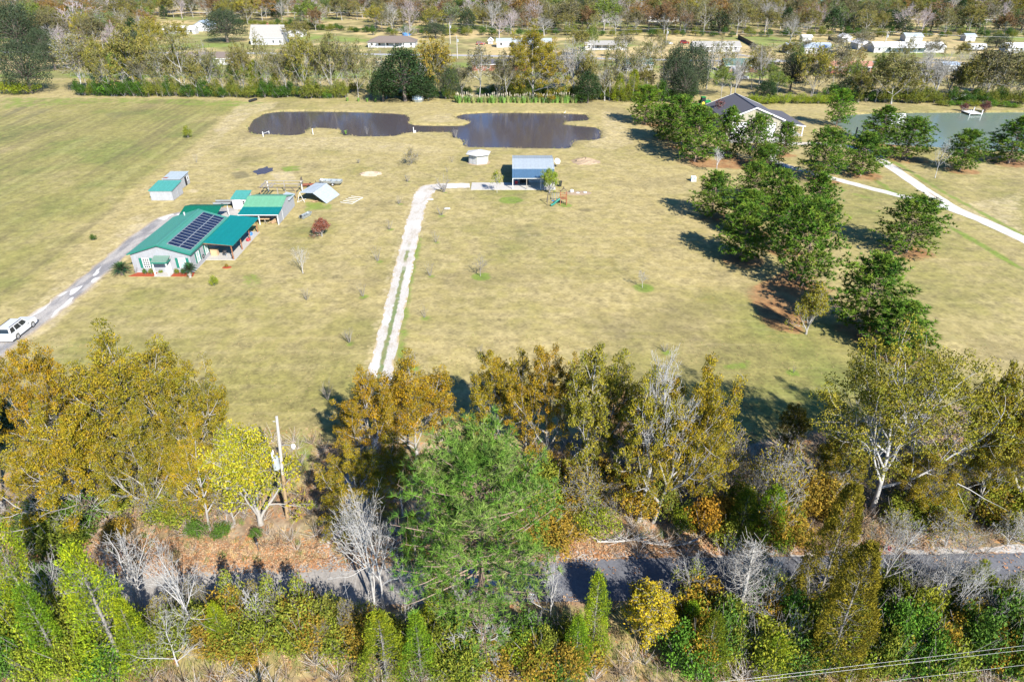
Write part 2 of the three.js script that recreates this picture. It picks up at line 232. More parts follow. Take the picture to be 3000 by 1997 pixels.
function groundColor(x, z) {
  const n1 = fbm(x / 34, z / 34, 4), n2 = fbm(x / 9 + 40, z / 9, 3), n3 = fbm(x / 1.6, z / 1.6 + 70, 2), n4 = noise(x / .32, z / .32), n5 = noise(x / .9 + 7, z / .9);
  const crop = cropField(x, z), lush = lushRight(x, z);
  const gr = smooth(.38, .72, n1 * .5 + n2 * .35 + n3 * .15 + crop * .17 + lush * .13 + smooth(-95, -55, z) * .08 - .015);
  let c = mix3(C.straw, C.straw2, smooth(.35, .65, n3)); c = mix3(c, C.olive, gr * .85); c = mix3(c, C.green, smooth(.62, .85, n2 * .6 + n1 * .4 + crop * .1 + lush * .1) * .55);
  if (crop > .02) {
    const s = x * swathZ - z * swathX, t = x * swathX + z * swathZ, st = .5 * noise(s / .8, t / 30) + .3 * noise(s / 2.6 + 9, t / 60) + .2 * n3;
    c = mix3(c, C.brown, crop * smooth(.5, .72, st * .7 + .3 * fbm(x / 22 + 3, z / 22, 2)) * .42); c = mix3(c, [.36, .335, .13], crop * smooth(.45, .3, st) * .3);
  } else { c = mix3(c, C.brown, smooth(.62, .8, fbm(x / 12 + 80, z / 12 + 11, 3)) * .3); const sw = .6 * noise(x / 14 + 3, z / .55) + .4 * noise(x / 5, z / .9 + 30); c = mix3(c, [.27, .235, .085], smooth(.5, .8, sw) * .2); c = mix3(c, [.46, .38, .2], smooth(.45, .2, sw) * .16); }
  const rough = (n3 - .5) * .5 + (n4 - .5) * .25;
  let m = smooth(.3, .8, darks(x, z) + rough * .9); c = mix3(c, mix3(C.brown, [.10, .105, .06], n5), m * .62);
  m = smooth(.25, .8, pales(x, z) + rough); c = mix3(c, mix3(C.sand, C.straw, n5 * .7), m * .75);
  m = smooth(.3, .75, greens(x, z) + rough); c = mix3(c, mix3(C.lime, C.green, n5), m * .85);
  m = smooth(.2, .85, straw(x, z) + rough * 1.1 + (n2 - .5) * .5); c = mix3(c, mix3(C.orange, [.3, .16, .07], n5), m * .8);
  m = smooth(.3, .7, litter(x, z) + rough); if (m > .01) { c = mix3(c, mix3(mix3(C.leaf, C.leafPale, smooth(.4, .7, n2 * .5 + n3 * .5)), [.2, .17, .06], smooth(.55, .75, fbm(x / 3.5 + 31, z / 3.5, 2)) * .6), m * .95); if (n4 > .78 && n5 > .5) c = mix3(c, [.46, .2, .06], .6 * m); }
  if (z > -31) { const b = smooth(-31, -28.5, z + (n3 - .5) * 2); c = mix3(c, mix3(mix3([.36, .27, .14], [.14, .17, .045], smooth(.45, .62, n2 * .6 + n5 * .4)), [.3, .16, .07], smooth(.55, .7, n3) * .6), b); }
  const k = .66 + .3 * n4 + .3 * (n5 - .5) + .26 * (noise(x / .16, z / .16) - .5) + .3 * (n3 - .5); return [c[0] * k, c[1] * k, c[2] * k];
}
function landSheet(name, x0, x1, z0, z1, nx, nz, w, h, bumpy) {
  const p = [], u = [], idx = [];
  for (let j = 0; j <= nz; j++) for (let i = 0; i <= nx; i++) { const x = x0 + (x1 - x0) * i / nx, z = z0 + (z1 - z0) * j / nz; p.push(x, bumpy ? heightAt(x, z) : 0, z); u.push(i / nx, j / nz); }
  for (let j = 0; j < nz; j++) for (let i = 0; i < nx; i++) { const a = j * (nx + 1) + i, b = a + nx + 1; idx.push(a, b, a + 1, a + 1, b, b + 1); }
  const geo = new THREE.BufferGeometry(); geo.setAttribute('position', new THREE.Float32BufferAttribute(p, 3)); geo.setAttribute('uv', new THREE.Float32BufferAttribute(u, 2)); geo.setIndex(idx); geo.computeVertexNormals();
  const t = colorMap(w, h, (i, j) => groundColor(x0 + (x1 - x0) * (i + .5) / w, z0 + (z1 - z0) * (j + .5) / h), false);
  return structure(name, geo, new THREE.MeshStandardMaterial({ map: t, roughness: 1 }));
}
landSheet('lawn', GX0, GX1, GZ0, NEARZ, 300, 166, 2048, 1400, true);
landSheet('roadside_ground', -86, 86, NEARZ, GZ1, 20, 10, 2048, 1100, false);
// the land beyond, out to the horizon
{
  const farMap = colorMap(1024, 1024, (i, j) => {
    const x = i * .75, z = j * .75, n1 = fbm(x / 45, z / 30, 4), n2 = fbm(x / 8, z / 8, 3), n3 = noise(x / 1.6, z / 1.6); let c = mix3([.44, .34, .16], [.2, .2, .06], smooth(.38, .6, n1 * .6 + n2 * .4)); c = mix3(c, [.16, .24, .03], smooth(.6, .72, n1) * .6); c = mix3(c, [.2, .14, .07], smooth(.58, .7, n2) * .5); const k = .75 + .4 * n3; return c.map((v) => v * k);
  });
  const b = new Geo(), q = (x0, x1, z0, z1) => b.quad(V(x0, 0, z1), V(x1, 0, z1), V(x1, 0, z0), V(x0, 0, z0));
  q(-5000, 5000, -5000, GZ0); q(-5000, GX0, GZ0, NEARZ); q(GX1, 5000, GZ0, NEARZ); q(-5000, -86, NEARZ, GZ1); q(86, 5000, NEARZ, GZ1); q(-5000, 5000, GZ1, 5000);
  farMap.repeat.set(1 / 768, 1 / 768); structure('ground', b, new THREE.MeshStandardMaterial({ map: farMap, roughness: 1 }));
}
// water
const rip = dataMap(256, 256, (x, y) => { const h = (a, b) => .5 * tnoise(a / 8, b / 4, 64 >> 1) + .3 * tnoise(a / 4, b / 2, 128 >> 1) + .2 * tnoise(a / 2, b, 256 >> 1), s = .5; const dx = (h(x + 1, y) - h(x - 1, y)) * s, dy = (h(x, y + 1) - h(x, y - 1)) * s; return [.5 + dx * .5, .5 + dy * .5, 1]; });
rip.repeat.set(.16, .16);
const waterMat = new THREE.MeshPhysicalMaterial({ color: rgb(.07, .06, .068), roughness: .12, specularIntensity: 1, ior: 1.33, normalMap: rip, normalScale: new THREE.Vector2(.035, .035) });
const waterMat2 = new THREE.MeshPhysicalMaterial({ color: rgb(.15, .2, .17), roughness: .12, ior: 1.33, normalMap: rip, normalScale: new THREE.Vector2(.035, .035) });
{ const a = new Geo(), b = new Geo(); const q = (o, x0, x1, z0, z1) => o.quad(V(x0, WATER_Y, z1), V(x1, WATER_Y, z1), V(x1, WATER_Y, z0), V(x0, WATER_Y, z0)); q(a, -84, 34, -222, -156); q(b, 82, GX1 - 1, -232, -158); structure('pond_water', a, waterMat); structure('pond_water', b, waterMat2);
  const p = new Geo(), ctr = g(772, 500), ring = []; const r = rng(5); for (let i = 0; i < 18; i++) { const t = i / 18 * 6.283; ring.push(V(ctr.x + Math.cos(t) * 2.0 * (.75 + r() * .5), .012, ctr.z + Math.sin(t) * 3.0 * (.75 + r() * .5))); } for (let i = 0; i < 18; i++) p.tri(V(ctr.x, .012, ctr.z), ring[(i + 1) % 18], ring[i]); structure('puddle', p, waterMat); }
// roads: strips laid just above the land
function strip(name, pts, width, y, material, jag = .2, step = 1) {
  const cv = new THREE.CatmullRomCurve3(pts.map((p) => (p.isVector3 ? p : g(...p)))), L = cv.getLength(), n = Math.ceil(L / step), rows = [], W = typeof width === 'function' ? width : () => width, across = 6;
  const geo = new THREE.BufferGeometry(), p = [], u = [], idx = [];
  for (let i = 0; i <= n; i++) { const t = i / n, c = cv.getPointAt(t), d = cv.getTangentAt(t), sx = -d.z, sz = d.x, w = W(t) / 2; for (let k = 0; k <= across; k++) { let e = (k / across * 2 - 1) * w; if (k === 0) e -= jag * (noise(i * step * .6, 3.3 + pts.length) - .3); if (k === across) e += jag * (noise(i * step * .6, 9.1 + pts.length) - .3); p.push(c.x + sx * e, y, c.z + sz * e); u.push(k / across, t); } }
  for (let i = 0; i < n; i++) for (let k = 0; k < across; k++) { const a = i * (across + 1) + k, b = a + across + 1; idx.push(a, a + 1, b, a + 1, b + 1, b); }
  geo.setAttribute('position', new THREE.Float32BufferAttribute(p, 3)); geo.setAttribute('uv', new THREE.Float32BufferAttribute(u, 2)); geo.setIndex(idx); geo.computeVertexNormals(); return structure(name, geo, material);
}
const roadMat = (w, h, L, Wd, fn) => new THREE.MeshStandardMaterial({ roughness: .95, map: colorMap(w, h, (i, j) => fn((i + .5) / w, (j + .5) / h * L, Wd), false) });
{
  const wheel = (u) => Math.exp(-(((u - .25) / .12) ** 2)) + Math.exp(-(((u - .75) / .12) ** 2));
  // paved road in front
  strip('road', [g(-900, 1738), g(0, 1724), g(1500, 1701), g(3000, 1678), g(3900, 1665)], 4.15, .02, roadMat(256, 2048, 150, 4.15, (u, s) => {
    const x = u * 4.15, n = noise(x / .12, s / .12), m = fbm(x / 1.2, s / 5, 3), old = smooth(78, 62, s + (m - .5) * 12); let c = mix3([.12, .125, .145], [.27, .255, .24], old); c = mix3(c, [.3, .28, .26], smooth(.6, .75, m) * .3 * old); const k = .78 + .3 * n + .25 * (m - .5) + .06 * wheel(u); return c.map((v) => v * k);
  }), .12);
  strip('gravel_shoulder', [g(1300, 1634), g(1780, 1627), g(2300, 1620), g(3000, 1611), g(3900, 1600)], .85, .012, roadMat(64, 1024, 90, .8, (u, s) => { const n = noise(u * 9, s / .1), m = fbm(u * 2, s, 2); const c = mix3([.42, .40, .38], [.33, .2, .11], smooth(.45, .65, m)); const k = .6 + .6 * n; return c.map((v) => v * k); }), .5);
  // gravel drive up the middle
  strip('driveway', [[1000,1650],[1022,1540],[1052,1400],[1090,1200],[1118,1065],[1142,960],[1168,850],[1200,705],[1222,620],[1240,570],[1262,549],[1300,545],[1376,543]], (t) => 2.75 + 1.1 * smooth(.8, .9, t) * smooth(1, .93, t) + .4 * smooth(.93, 1, t) + 1.6 * smooth(.1, 0, t), .02, roadMat(192, 2048, 130, 2.8, (u, s) => {
    const x = u * 2.8, n = noise(x / .1, s / .1), m = fbm(x / .7, s / 2.2, 3), q = noise(x / .4, s / .8); let c = mix3([.45, .425, .39], [.37, .325, .26], smooth(.5, .75, m) * .7); c = mix3(c, [.44, .44, .44], smooth(50, 20, s) * .6); c = mix3(c, [.56, .55, .53], smooth(.58, .72, fbm(x / 3, s / 5 + 9, 2)) * .6);
    const mid = smooth(.15, .06, Math.abs(u - .52 + (q - .5) * .1)) * smooth(.35, .55, fbm(3, s / 3.2, 2) + smooth(80, 50, s) * .4 - smooth(80, 92, s) * .5); c = mix3(c, mix3([.09, .16, .03], [.25, .2, .08], q * .6), mid * .9); const e = smooth(.12, .02, Math.min(u, 1 - u)) * smooth(.4, .7, q); c = mix3(c, [.4, .32, .18], e); const k = .8 + .35 * n; return c.map((v) => v * k);
  }), .35, .5);
  // worn drive to the green-roofed house
  strip('driveway', [[-260,1290],[-120,1130],[0,1012],[75,962],[125,924],[180,882],[280,800],[372,725],[432,682],[500,640],[585,620],[690,622]], (t) => 3.1 + 1.6 * smooth(.62, .75, t), .018, roadMat(192, 1024, 90, 3.6, (u, s) => {
    const x = u * 3.6, n = noise(x / .1, s / .1), m = fbm(x / 1.1, s / 3.5, 3), w = fbm(x / 1.6 + 5, s / 4, 2); let c = mix3([.2, .195, .2], [.34, .32, .3], smooth(.3, .7, m)); c = mix3(c, [.55, .54, .53], smooth(.68, .73, w)); c = mix3(c, [.36, .28, .17], smooth(.15, .03, Math.min(u, 1 - u)) * .7); const k = .75 + .4 * n; return c.map((v) => v * k);
  }), .8);
  const white = (u, s, Wd) => { const x = u * Wd, n = noise(x / .12, s / .12), m = fbm(x / .8, s / 2.5, 3); let c = mix3([.55, .53, .5], [.42, .37, .31], smooth(.5, .72, m) * .6); const mid = smooth(.1, .04, Math.abs(u - .5)) * smooth(.5, .62, fbm(2, s / 4, 2)); c = mix3(c, [.3, .22, .13], mid * .8); const k = .85 + .25 * n; return c.map((v) => v * k); };
  strip('driveway', [[3300,860],[3000,702],[2900,655],[2800,612],[2740,575],[2660,522],[2590,474],[2555,448],[2510,432],[2440,424],[2370,420],[2300,422]], 2.5, .02, roadMat(128, 1024, 90, 2.5, white), .3);
  strip('driveway', [[2830,628],[2760,604],[2640,574],[2500,538],[2400,511],[2300,484],[2262,466],[2268,446],[2290,430]], 2.1, .014, roadMat(128, 1024, 70, 2.1, white), .3);
  // streets far behind
  const far = new THREE.MeshStandardMaterial({ color: rgb(.38, .38, .39), roughness: .95, map: grainMap });
  strip('street', [g(-500, 150), g(420, 154), g(900, 157), g(1400, 163), g(2000, 176), g(2600, 182), g(3400, 190)], 5, .03, far, .4, 4);
  strip('street', [g(200, 36), g(1000, 37), g(1300, 38), g(1500, 46), g(1900, 51), g(2600, 55), g(3300, 60)], 6, .03, mat([.5, .47, .42], { map: grainMap }), .5, 6);
  strip('farm_track', [[2130,155],[2250,172],[2330,182]], 5, .02, mat([.45, .4, .33], { map: grainMap }), .5, 3);
}
// ---------------------------------------------------------------- buildings
const front = (px, py, h = 0) => g(px, py, h);
// window in a wall that faces +z ('z') or +x ('x'): frame with bars, and a pane behind them
function windowIn(parent, face, x, y, z, w, h, { cols = 1, rows = 2, frame = M.trimWhite, pane = M.glass, name = 'window' } = {}) {
  const f = new Geo(), P = (a, b, o) => face === 'z' ? V(x + a, y + b, z + o) : V(x + o, y + b, z - a), put = (a0, b0, a1, b1, o0, o1) => { const A = P(a0, b0, o0), B = P(a1, b1, o1); f.box(Math.min(A.x, B.x), A.y, Math.min(A.z, B.z), Math.max(A.x, B.x), B.y, Math.max(A.z, B.z)); }, t = .09;
  put(-w / 2 - t, -t, w / 2 + t, 0, 0, .07); put(-w / 2 - t, h, w / 2 + t, h + t, 0, .06); put(-w / 2 - t, 0, -w / 2, h, 0, .06); put(w / 2, 0, w / 2 + t, h, 0, .06);
  for (let i = 1; i < cols; i++) put(-w / 2 + w * i / cols - .03, 0, -w / 2 + w * i / cols + .03, h, .012, .04);
  for (let i = 1; i < rows; i++) put(-w / 2, h * i / rows - .03, w / 2, h * i / rows + .03, .014, .042);
  const win = part(name, f, frame, parent), p = new Geo(); const A = P(-w / 2, 0, .002), B = P(w / 2, h, .012); p.box(Math.min(A.x, B.x), A.y, Math.min(A.z, B.z), Math.max(A.x, B.x), B.y, Math.max(A.z, B.z)); part('pane', p, pane, win); return win;
}
// gable roof over x0..x1, z0(back)..z1(front); ridge along x or z; ribs every step metres run down the slope
function roofGeo(x0, x1, z0, z1, eave, peak, axis, over = .3, th = .12, ribs = 0) {
  const b = new Geo(); let q;
  if (axis === 'z') { const xm = (x0 + x1) / 2, s = (peak - eave) / (xm - x0), e = eave - s * over; q = [[V(x0 - over, e, z1 + over), V(xm, peak, z1 + over), V(xm, peak, z0 - over), V(x0 - over, e, z0 - over)], [V(xm, peak, z1 + over), V(x1 + over, e, z1 + over), V(x1 + over, e, z0 - over), V(xm, peak, z0 - over)]]; }
  else { const zm = (z0 + z1) / 2, s = (peak - eave) / (z1 - zm), e = eave - s * over; q = [[V(x0 - over, e, z1 + over), V(x1 + over, e, z1 + over), V(x1 + over, peak, zm), V(x0 - over, peak, zm)], [V(x1 + over, e, z0 - over), V(x0 - over, e, z0 - over), V(x0 - over, peak, zm), V(x1 + over, peak, zm)]]; }
  for (const f of q) {
    const up = f.map((p) => V(p.x, p.y + th, p.z)); b.slab(...up, th);
    if (ribs) { const [a, c, d, e] = up; const along = axis === 'z' ? [a, e, c, d] : [a, c, e, d]; const n = Math.floor(along[0].distanceTo(along[1]) / ribs); for (let i = 0; i <= n; i++) { const t = (i + .02) / (n + .04), l = (m) => V(0, m, 0); b.bar(along[0].clone().lerp(along[1], t).add(l(.012)), along[2].clone().lerp(along[3], t).add(l(.012)), .05, .05); } }
  } return b;
}
const gableWall = (x0, x1, z0, z1, eave, peak, axis) => { const b = new Geo(); if (axis === 'z') return b.prism([[x0, 0], [x1, 0], [x1, eave], [(x0 + x1) / 2, peak], [x0, eave]], z0, z1); b.box(x0, 0, z0, x1, eave, z1); const zm = (z0 + z1) / 2; for (const [x, d] of [[x0, -1], [x1, 1]]) { const A = V(x, eave, z1), B = V(x, eave, z0), C2 = V(x, peak, zm); d > 0 ? b.tri(A, B, C2) : b.tri(B, A, C2); } return b; };
const lying = (z, x0, x1, y0, y1) => { const q = new Geo(); return q; };

// the green-roofed house with solar panels
{
  const x0 = -58.7, x1 = -49.6, zf = -97.5, zb = -113.2, eave = 3.22, peak = 4.62, xm = (x0 + x1) / 2;
  const t = thing('house', 'pale house with a teal metal roof covered by solar panels', 'house', V(xm, 0, zf));
  const wall = gableWall(x0, x1, zb, zf, eave, peak, 'z'); for (let x = x0 + .3; x < x1; x += .3) { const top = eave + (peak - eave) * (1 - Math.abs(x - xm) / (x1 - xm)); wall.box(x - .015, .1, zf, x + .015, top - .05, zf + .018); } for (let z = zf - .3; z > zb; z -= .3) wall.box(x1, .1, z - .015, x1 + .018, eave - .05, z + .015);
  part('wall', wall, M.houseWall, t);
  part('foundation', new Geo().box(x0 - .06, 0, zb - .06, x1 + .06, .1, zf + .06), M.concrete, t);
  const roof = part('roof', roofGeo(x0, x1, zb, zf, eave, peak, 'z', .32, .1, .62), M.tealRoof, t);
  part('ridge_cap', new Geo().slab(V(xm - .3, peak + .1, zf + .34), V(xm, peak + .19, zf + .34), V(xm, peak + .19, zb - .34), V(xm - .3, peak + .1, zb - .34), .04).slab(V(xm, peak + .19, zf + .34), V(xm + .3, peak + .1, zf + .34), V(xm + .3, peak + .1, zb - .34), V(xm, peak + .19, zb - .34), .04), M.tealRoof, roof);
  const s = (peak - eave) / (x1 - xm), Y = (x) => peak + .1 - s * (x - xm), fas = new Geo(); for (const d of [-1, 1]) fas.bar(V(xm, peak + .02, zf + .35), V(xm + d * (x1 - xm + .34), Y(x1 + .34) - .08, zf + .35), .07, .2); fas.box(x1 + .32, Y(x1 + .34) - .16, zb - .3, x1 + .4, Y(x1 + .34) + .02, zf + .3); part('fascia', fas, M.shutter, roof);
  const cell = colorMap(96, 160, (i, j) => { const ex = Math.min(i % 16, 15 - i % 16), ey = Math.min(j % 16, 15 - j % 16), line = ex < 1 || ey < 1, edge = i < 3 || i > 92 || j < 3 || j > 156; return edge ? [.32, .34, .36] : line ? [.035, .045, .08] : [.006, .009, .028]; }, false);
  const pm = new THREE.MeshPhysicalMaterial({ map: cell, roughness: .25, clearcoat: 1, clearcoatRoughness: .04 }); const pz = 1.03, zs = zf - .85;
  for (let c = 0; c < 2; c++) for (let r = 0; r < 14; r++) {
    const xa = xm + 1.15 + c * 1.72, xb = xa + 1.64, za = zs - r * pz, zc = za - pz + .035, h = .1, ya = Y(xa) + h, yb = Y(xb) + h, b = new Geo(); b.slab(V(xa, ya, za), V(xb, yb, za), V(xb, yb, zc), V(xa, ya, zc), .05);
    const k = b.u.length / 2; for (let i = 0; i < k; i++) { b.u[2 * i] = (b.p[3 * i + 2] - zc) / (za - zc); b.u[2 * i + 1] = (b.p[3 * i] - xa) / (xb - xa); } part('solar_panel', b, pm, roof);
  }
  const rail = new Geo(); rail.box(xm + 2.8, Y(xm + 2.8) + .04, zs - 14 * pz, xm + 2.86, Y(xm + 2.8) + .15, zs); rail.box(xm + 1.05, Y(xm + 1.05) + .02, zs - 14 * pz, xm + 1.14, Y(xm + 1.1) + .12, zs); part('panel_rail', rail, M.chrome, roof);
  part('roof_vent', new Geo().lathe(xm - 1.9, -112, [[.12, Y(xm + 1.9)], [.12, Y(xm + 1.9) + .45], [.16, Y(xm + 1.9) + .46], [.16, Y(xm + 1.9) + .55], [0, Y(xm + 1.9) + .6]], 8), M.white, roof);
  const wl = windowIn(t, 'z', x0 + 2.15, .85, zf, .9, 1.5, { cols: 3, rows: 5 }), wr = windowIn(t, 'z', x1 - 1.35, .85, zf, .9, 1.5, { pane: M.paleGlass });
  for (const wx of [x0 + 2.15, x1 - 1.35]) for (const d of [-1, 1]) { const b = new Geo(), c = wx + d * .82; b.box(c - .2, .8, zf, c + .2, 2.45, zf + .05); for (let i = 0; i < 11; i++) b.box(c - .15, .88 + i * .14, zf + .05, c + .15, .95 + i * .14, zf + .068); part('shutter', b, M.shutter, t); }
  for (const wz of [-100.1, -103.4]) { windowIn(t, 'x', x1, .85, wz, .85, 1.5, { pane: M.paleGlass }); for (const d of [-1, 1]) part('shutter', new Geo().box(x1, .8, wz + d * .78 - .19, x1 + .05, 2.45, wz + d * .78 + .19), M.shutter, t); }
  // porch
  const pa = xm - .75, pb = xm + 1.35, dz = zf + 1.35; part('porch_roof', new Geo().slab(V(pa - .15, 2.45, dz + .15), V(pb + .15, 2.45, dz + .15), V(pb + .15, 2.85, zf), V(pa - .15, 2.85, zf), .1), mat([.15, .25, .2], { map: grainMap, roughness: .5 }), t);
  part('porch_fascia', new Geo().box(pa - .15, 2.12, dz + .05, pb + .15, 2.36, dz + .13).prism([[0, 0]].length ? [[pb + .07, 2.12], [pb + .15, 2.12], [pb + .15, 2.36], [pb + .07, 2.36]] : [], zf, dz + .05), M.shutter, t);
  for (const px of [pa, pb - .02]) part('porch_post', new Geo().box(px - .08, .08, dz - .1, px + .08, 2.4, dz + .06), M.trimWhite, t);
  part('porch_slab', new Geo().box(pa - .2, 0, zf + .06, pb + .2, .08, dz + .2), M.concrete, t);
  const door = part('door', new Geo().box(xm + .35, .1, zf, xm + 1.25, 2.15, zf + .05), M.trimWhite, t); part('handle', new Geo().box(xm + .43, 1.05, zf + .05, xm + .47, 1.15, zf + .1), M.chrome, door); part('wreath', new Geo().tube(Array.from({ length: 11 }, (_, i) => V(xm + .8 + .2 * Math.cos(i * .628), 1.65 + .2 * Math.sin(i * .628), zf + .09)), Array(11).fill(.05), 5), M.darkGreen, door);
  part('mulch_bed', new Geo().slab(V(x0 - .4, .05, dz + .1), V(pa - .25, .05, dz + .1), V(pa - .25, .05, zf + .06), V(x0 + .4, .05, zf + .06), .05), M.mulch, t); part('mulch_bed', new Geo().slab(V(pb + .25, .05, dz + .1), V(x1 + .5, .05, dz + .1), V(x1 + .2, .05, zf + .06), V(pb + .25, .05, zf + .06), .05), M.mulch, t);
  part('hose_reel', new Geo().tube(Array.from({ length: 13 }, (_, i) => V(x1 + .1, 1.0 + .28 * Math.sin(i * .524), -101.7 + .28 * Math.cos(i * .524))), Array(13).fill(.06), 5), M.black, t);
  // covered patio on the right side
  const p = thing('patio_cover', 'open patio cover with bright teal roof and brown posts beside the solar house', 'patio cover', V(-47, 0, -108)), ox = -44.55, za = -102.1, zb2 = -114.9, yi = 3.18, yo = 2.68;
  const sl = new Geo().slab(V(x1 + .1, yi, za), V(ox, yo, za), V(ox, yo, zb2), V(x1 + .1, yi, zb2), .09); for (let i = 0; i <= 26; i++) { const z = za - .1 - (za - zb2 - .2) * i / 26; sl.bar(V(x1 + .12, yi + .02, z), V(ox, yo + .02, z), .05, .05); } part('roof', sl, M.tealBright, p);
  part('slab', new Geo().box(x1 + .06, 0, -114.9, -44.85, .1, -102.35), M.concrete, p); part('beam', new Geo().bar(V(-45.1, 2.55, za - .1), V(-45.1, 2.55, zb2 + .1), .12, .2).bar(V(x1 + .2, 3.0, za - .1), V(-44.7, 2.6, za - .1), .08, .16), M.redWood, p);
  for (const z of [-102.5, -106.6, -110.7, -114.6]) part('post', new Geo().box(-45.17, .1, z - .07, -45.03, 2.46, z + .07), M.redWood, p);
  const tb = (nm, lab, cat, b, m2, at) => single(nm, b, m2, lab, cat, at);
  tb('wooden_cabinet', 'brown wooden cabinet under the bright teal patio roof', 'cabinet', new Geo().box(-49.3, .1, -104.6, -48.2, 1.1, -103.9).box(-49.35, 1.1, -104.65, -48.15, 1.16, -103.85), M.lumber, V(-48.7, .1, -104.2));
  const gr = thing('barbecue_grill', 'dark barbecue grill at the front of the patio cover', 'grill', V(-46.8, .1, -103.6)); part('lid', new Geo().lathe(-46.8, -103.6, [[.02, .75], [.3, .8], [.36, 1.0], [.28, 1.2], [0, 1.26]], 10), M.black, gr); part('stand', new Geo().rod(V(-47.05, .1, -103.4), V(-46.9, .8, -103.6), .025, 5).rod(V(-46.55, .1, -103.4), V(-46.7, .8, -103.6), .025, 5).rod(V(-46.8, .1, -103.9), V(-46.8, .8, -103.6), .025, 5), M.chrome, gr);
  tb('red_ball', 'red round float lying on the patio edge', 'ball', new Geo().lathe(-45.4, -110.4, [[0, .1], [.28, .2], [.35, .4], [.25, .58], [0, .62]], 10), M.red, V(-45.4, .1, -110.4));
  const bk = thing('washtub', 'blue and white tub at the back corner of the patio slab', 'tub', V(-45.9, .1, -113.2)); part('shell', new Geo().lathe(-45.9, -113.2, [[.3, .1], [.45, .5], [.42, .5], [.28, .16], [0, .15]], 12), M.blue, bk); part('handle', new Geo().tube(Array.from({ length: 9 }, (_, i) => V(-45.9 + .45 * Math.cos(i * .39), .5 + .3 * Math.sin(i * .39), -113.2)), Array(9).fill(.03), 4), M.white, bk);
  const pt = thing('planter', 'potted green plant by the front post of the patio', 'planter', V(-45.3, .1, -102.75)); part('pot', new Geo().lathe(-45.3, -102.75, [[.15, .1], [.22, .4], [.18, .4], [0, .36]], 8), M.black, pt);
}
// carport behind the solar house
{
  const t = thing('carport', 'dark green metal carport behind the solar house', 'carport', V(-56.4, 0, -120.4)), xa = -59.7, xb = -53.2, zf = -117.7, zb = -123.2, zm = -120.6;
  part('roof', roofGeo(xa, xb, zb, zf, 2.2, 2.85, 'x', .12, .06, .45), M.darkGreen, t); for (const x of [xa + .1, xb - .05]) part('truss', new Geo().bar(V(x, 2.2, zf), V(x, 2.82, zm), .08).bar(V(x, 2.82, zm), V(x, 2.2, zb), .08), M.trimWhite, t);
  for (const x of [xa + .1, xb - .05]) for (const z of [zf, zb]) part('leg', new Geo().box(x - .05, 0, z - .05, x + .05, 2.2, z + .05), M.trimWhite, t);
  structure('concrete_pad', new Geo().box(-60, -.1, -126, -49.8, .03, -115.6), M.concrete);
}
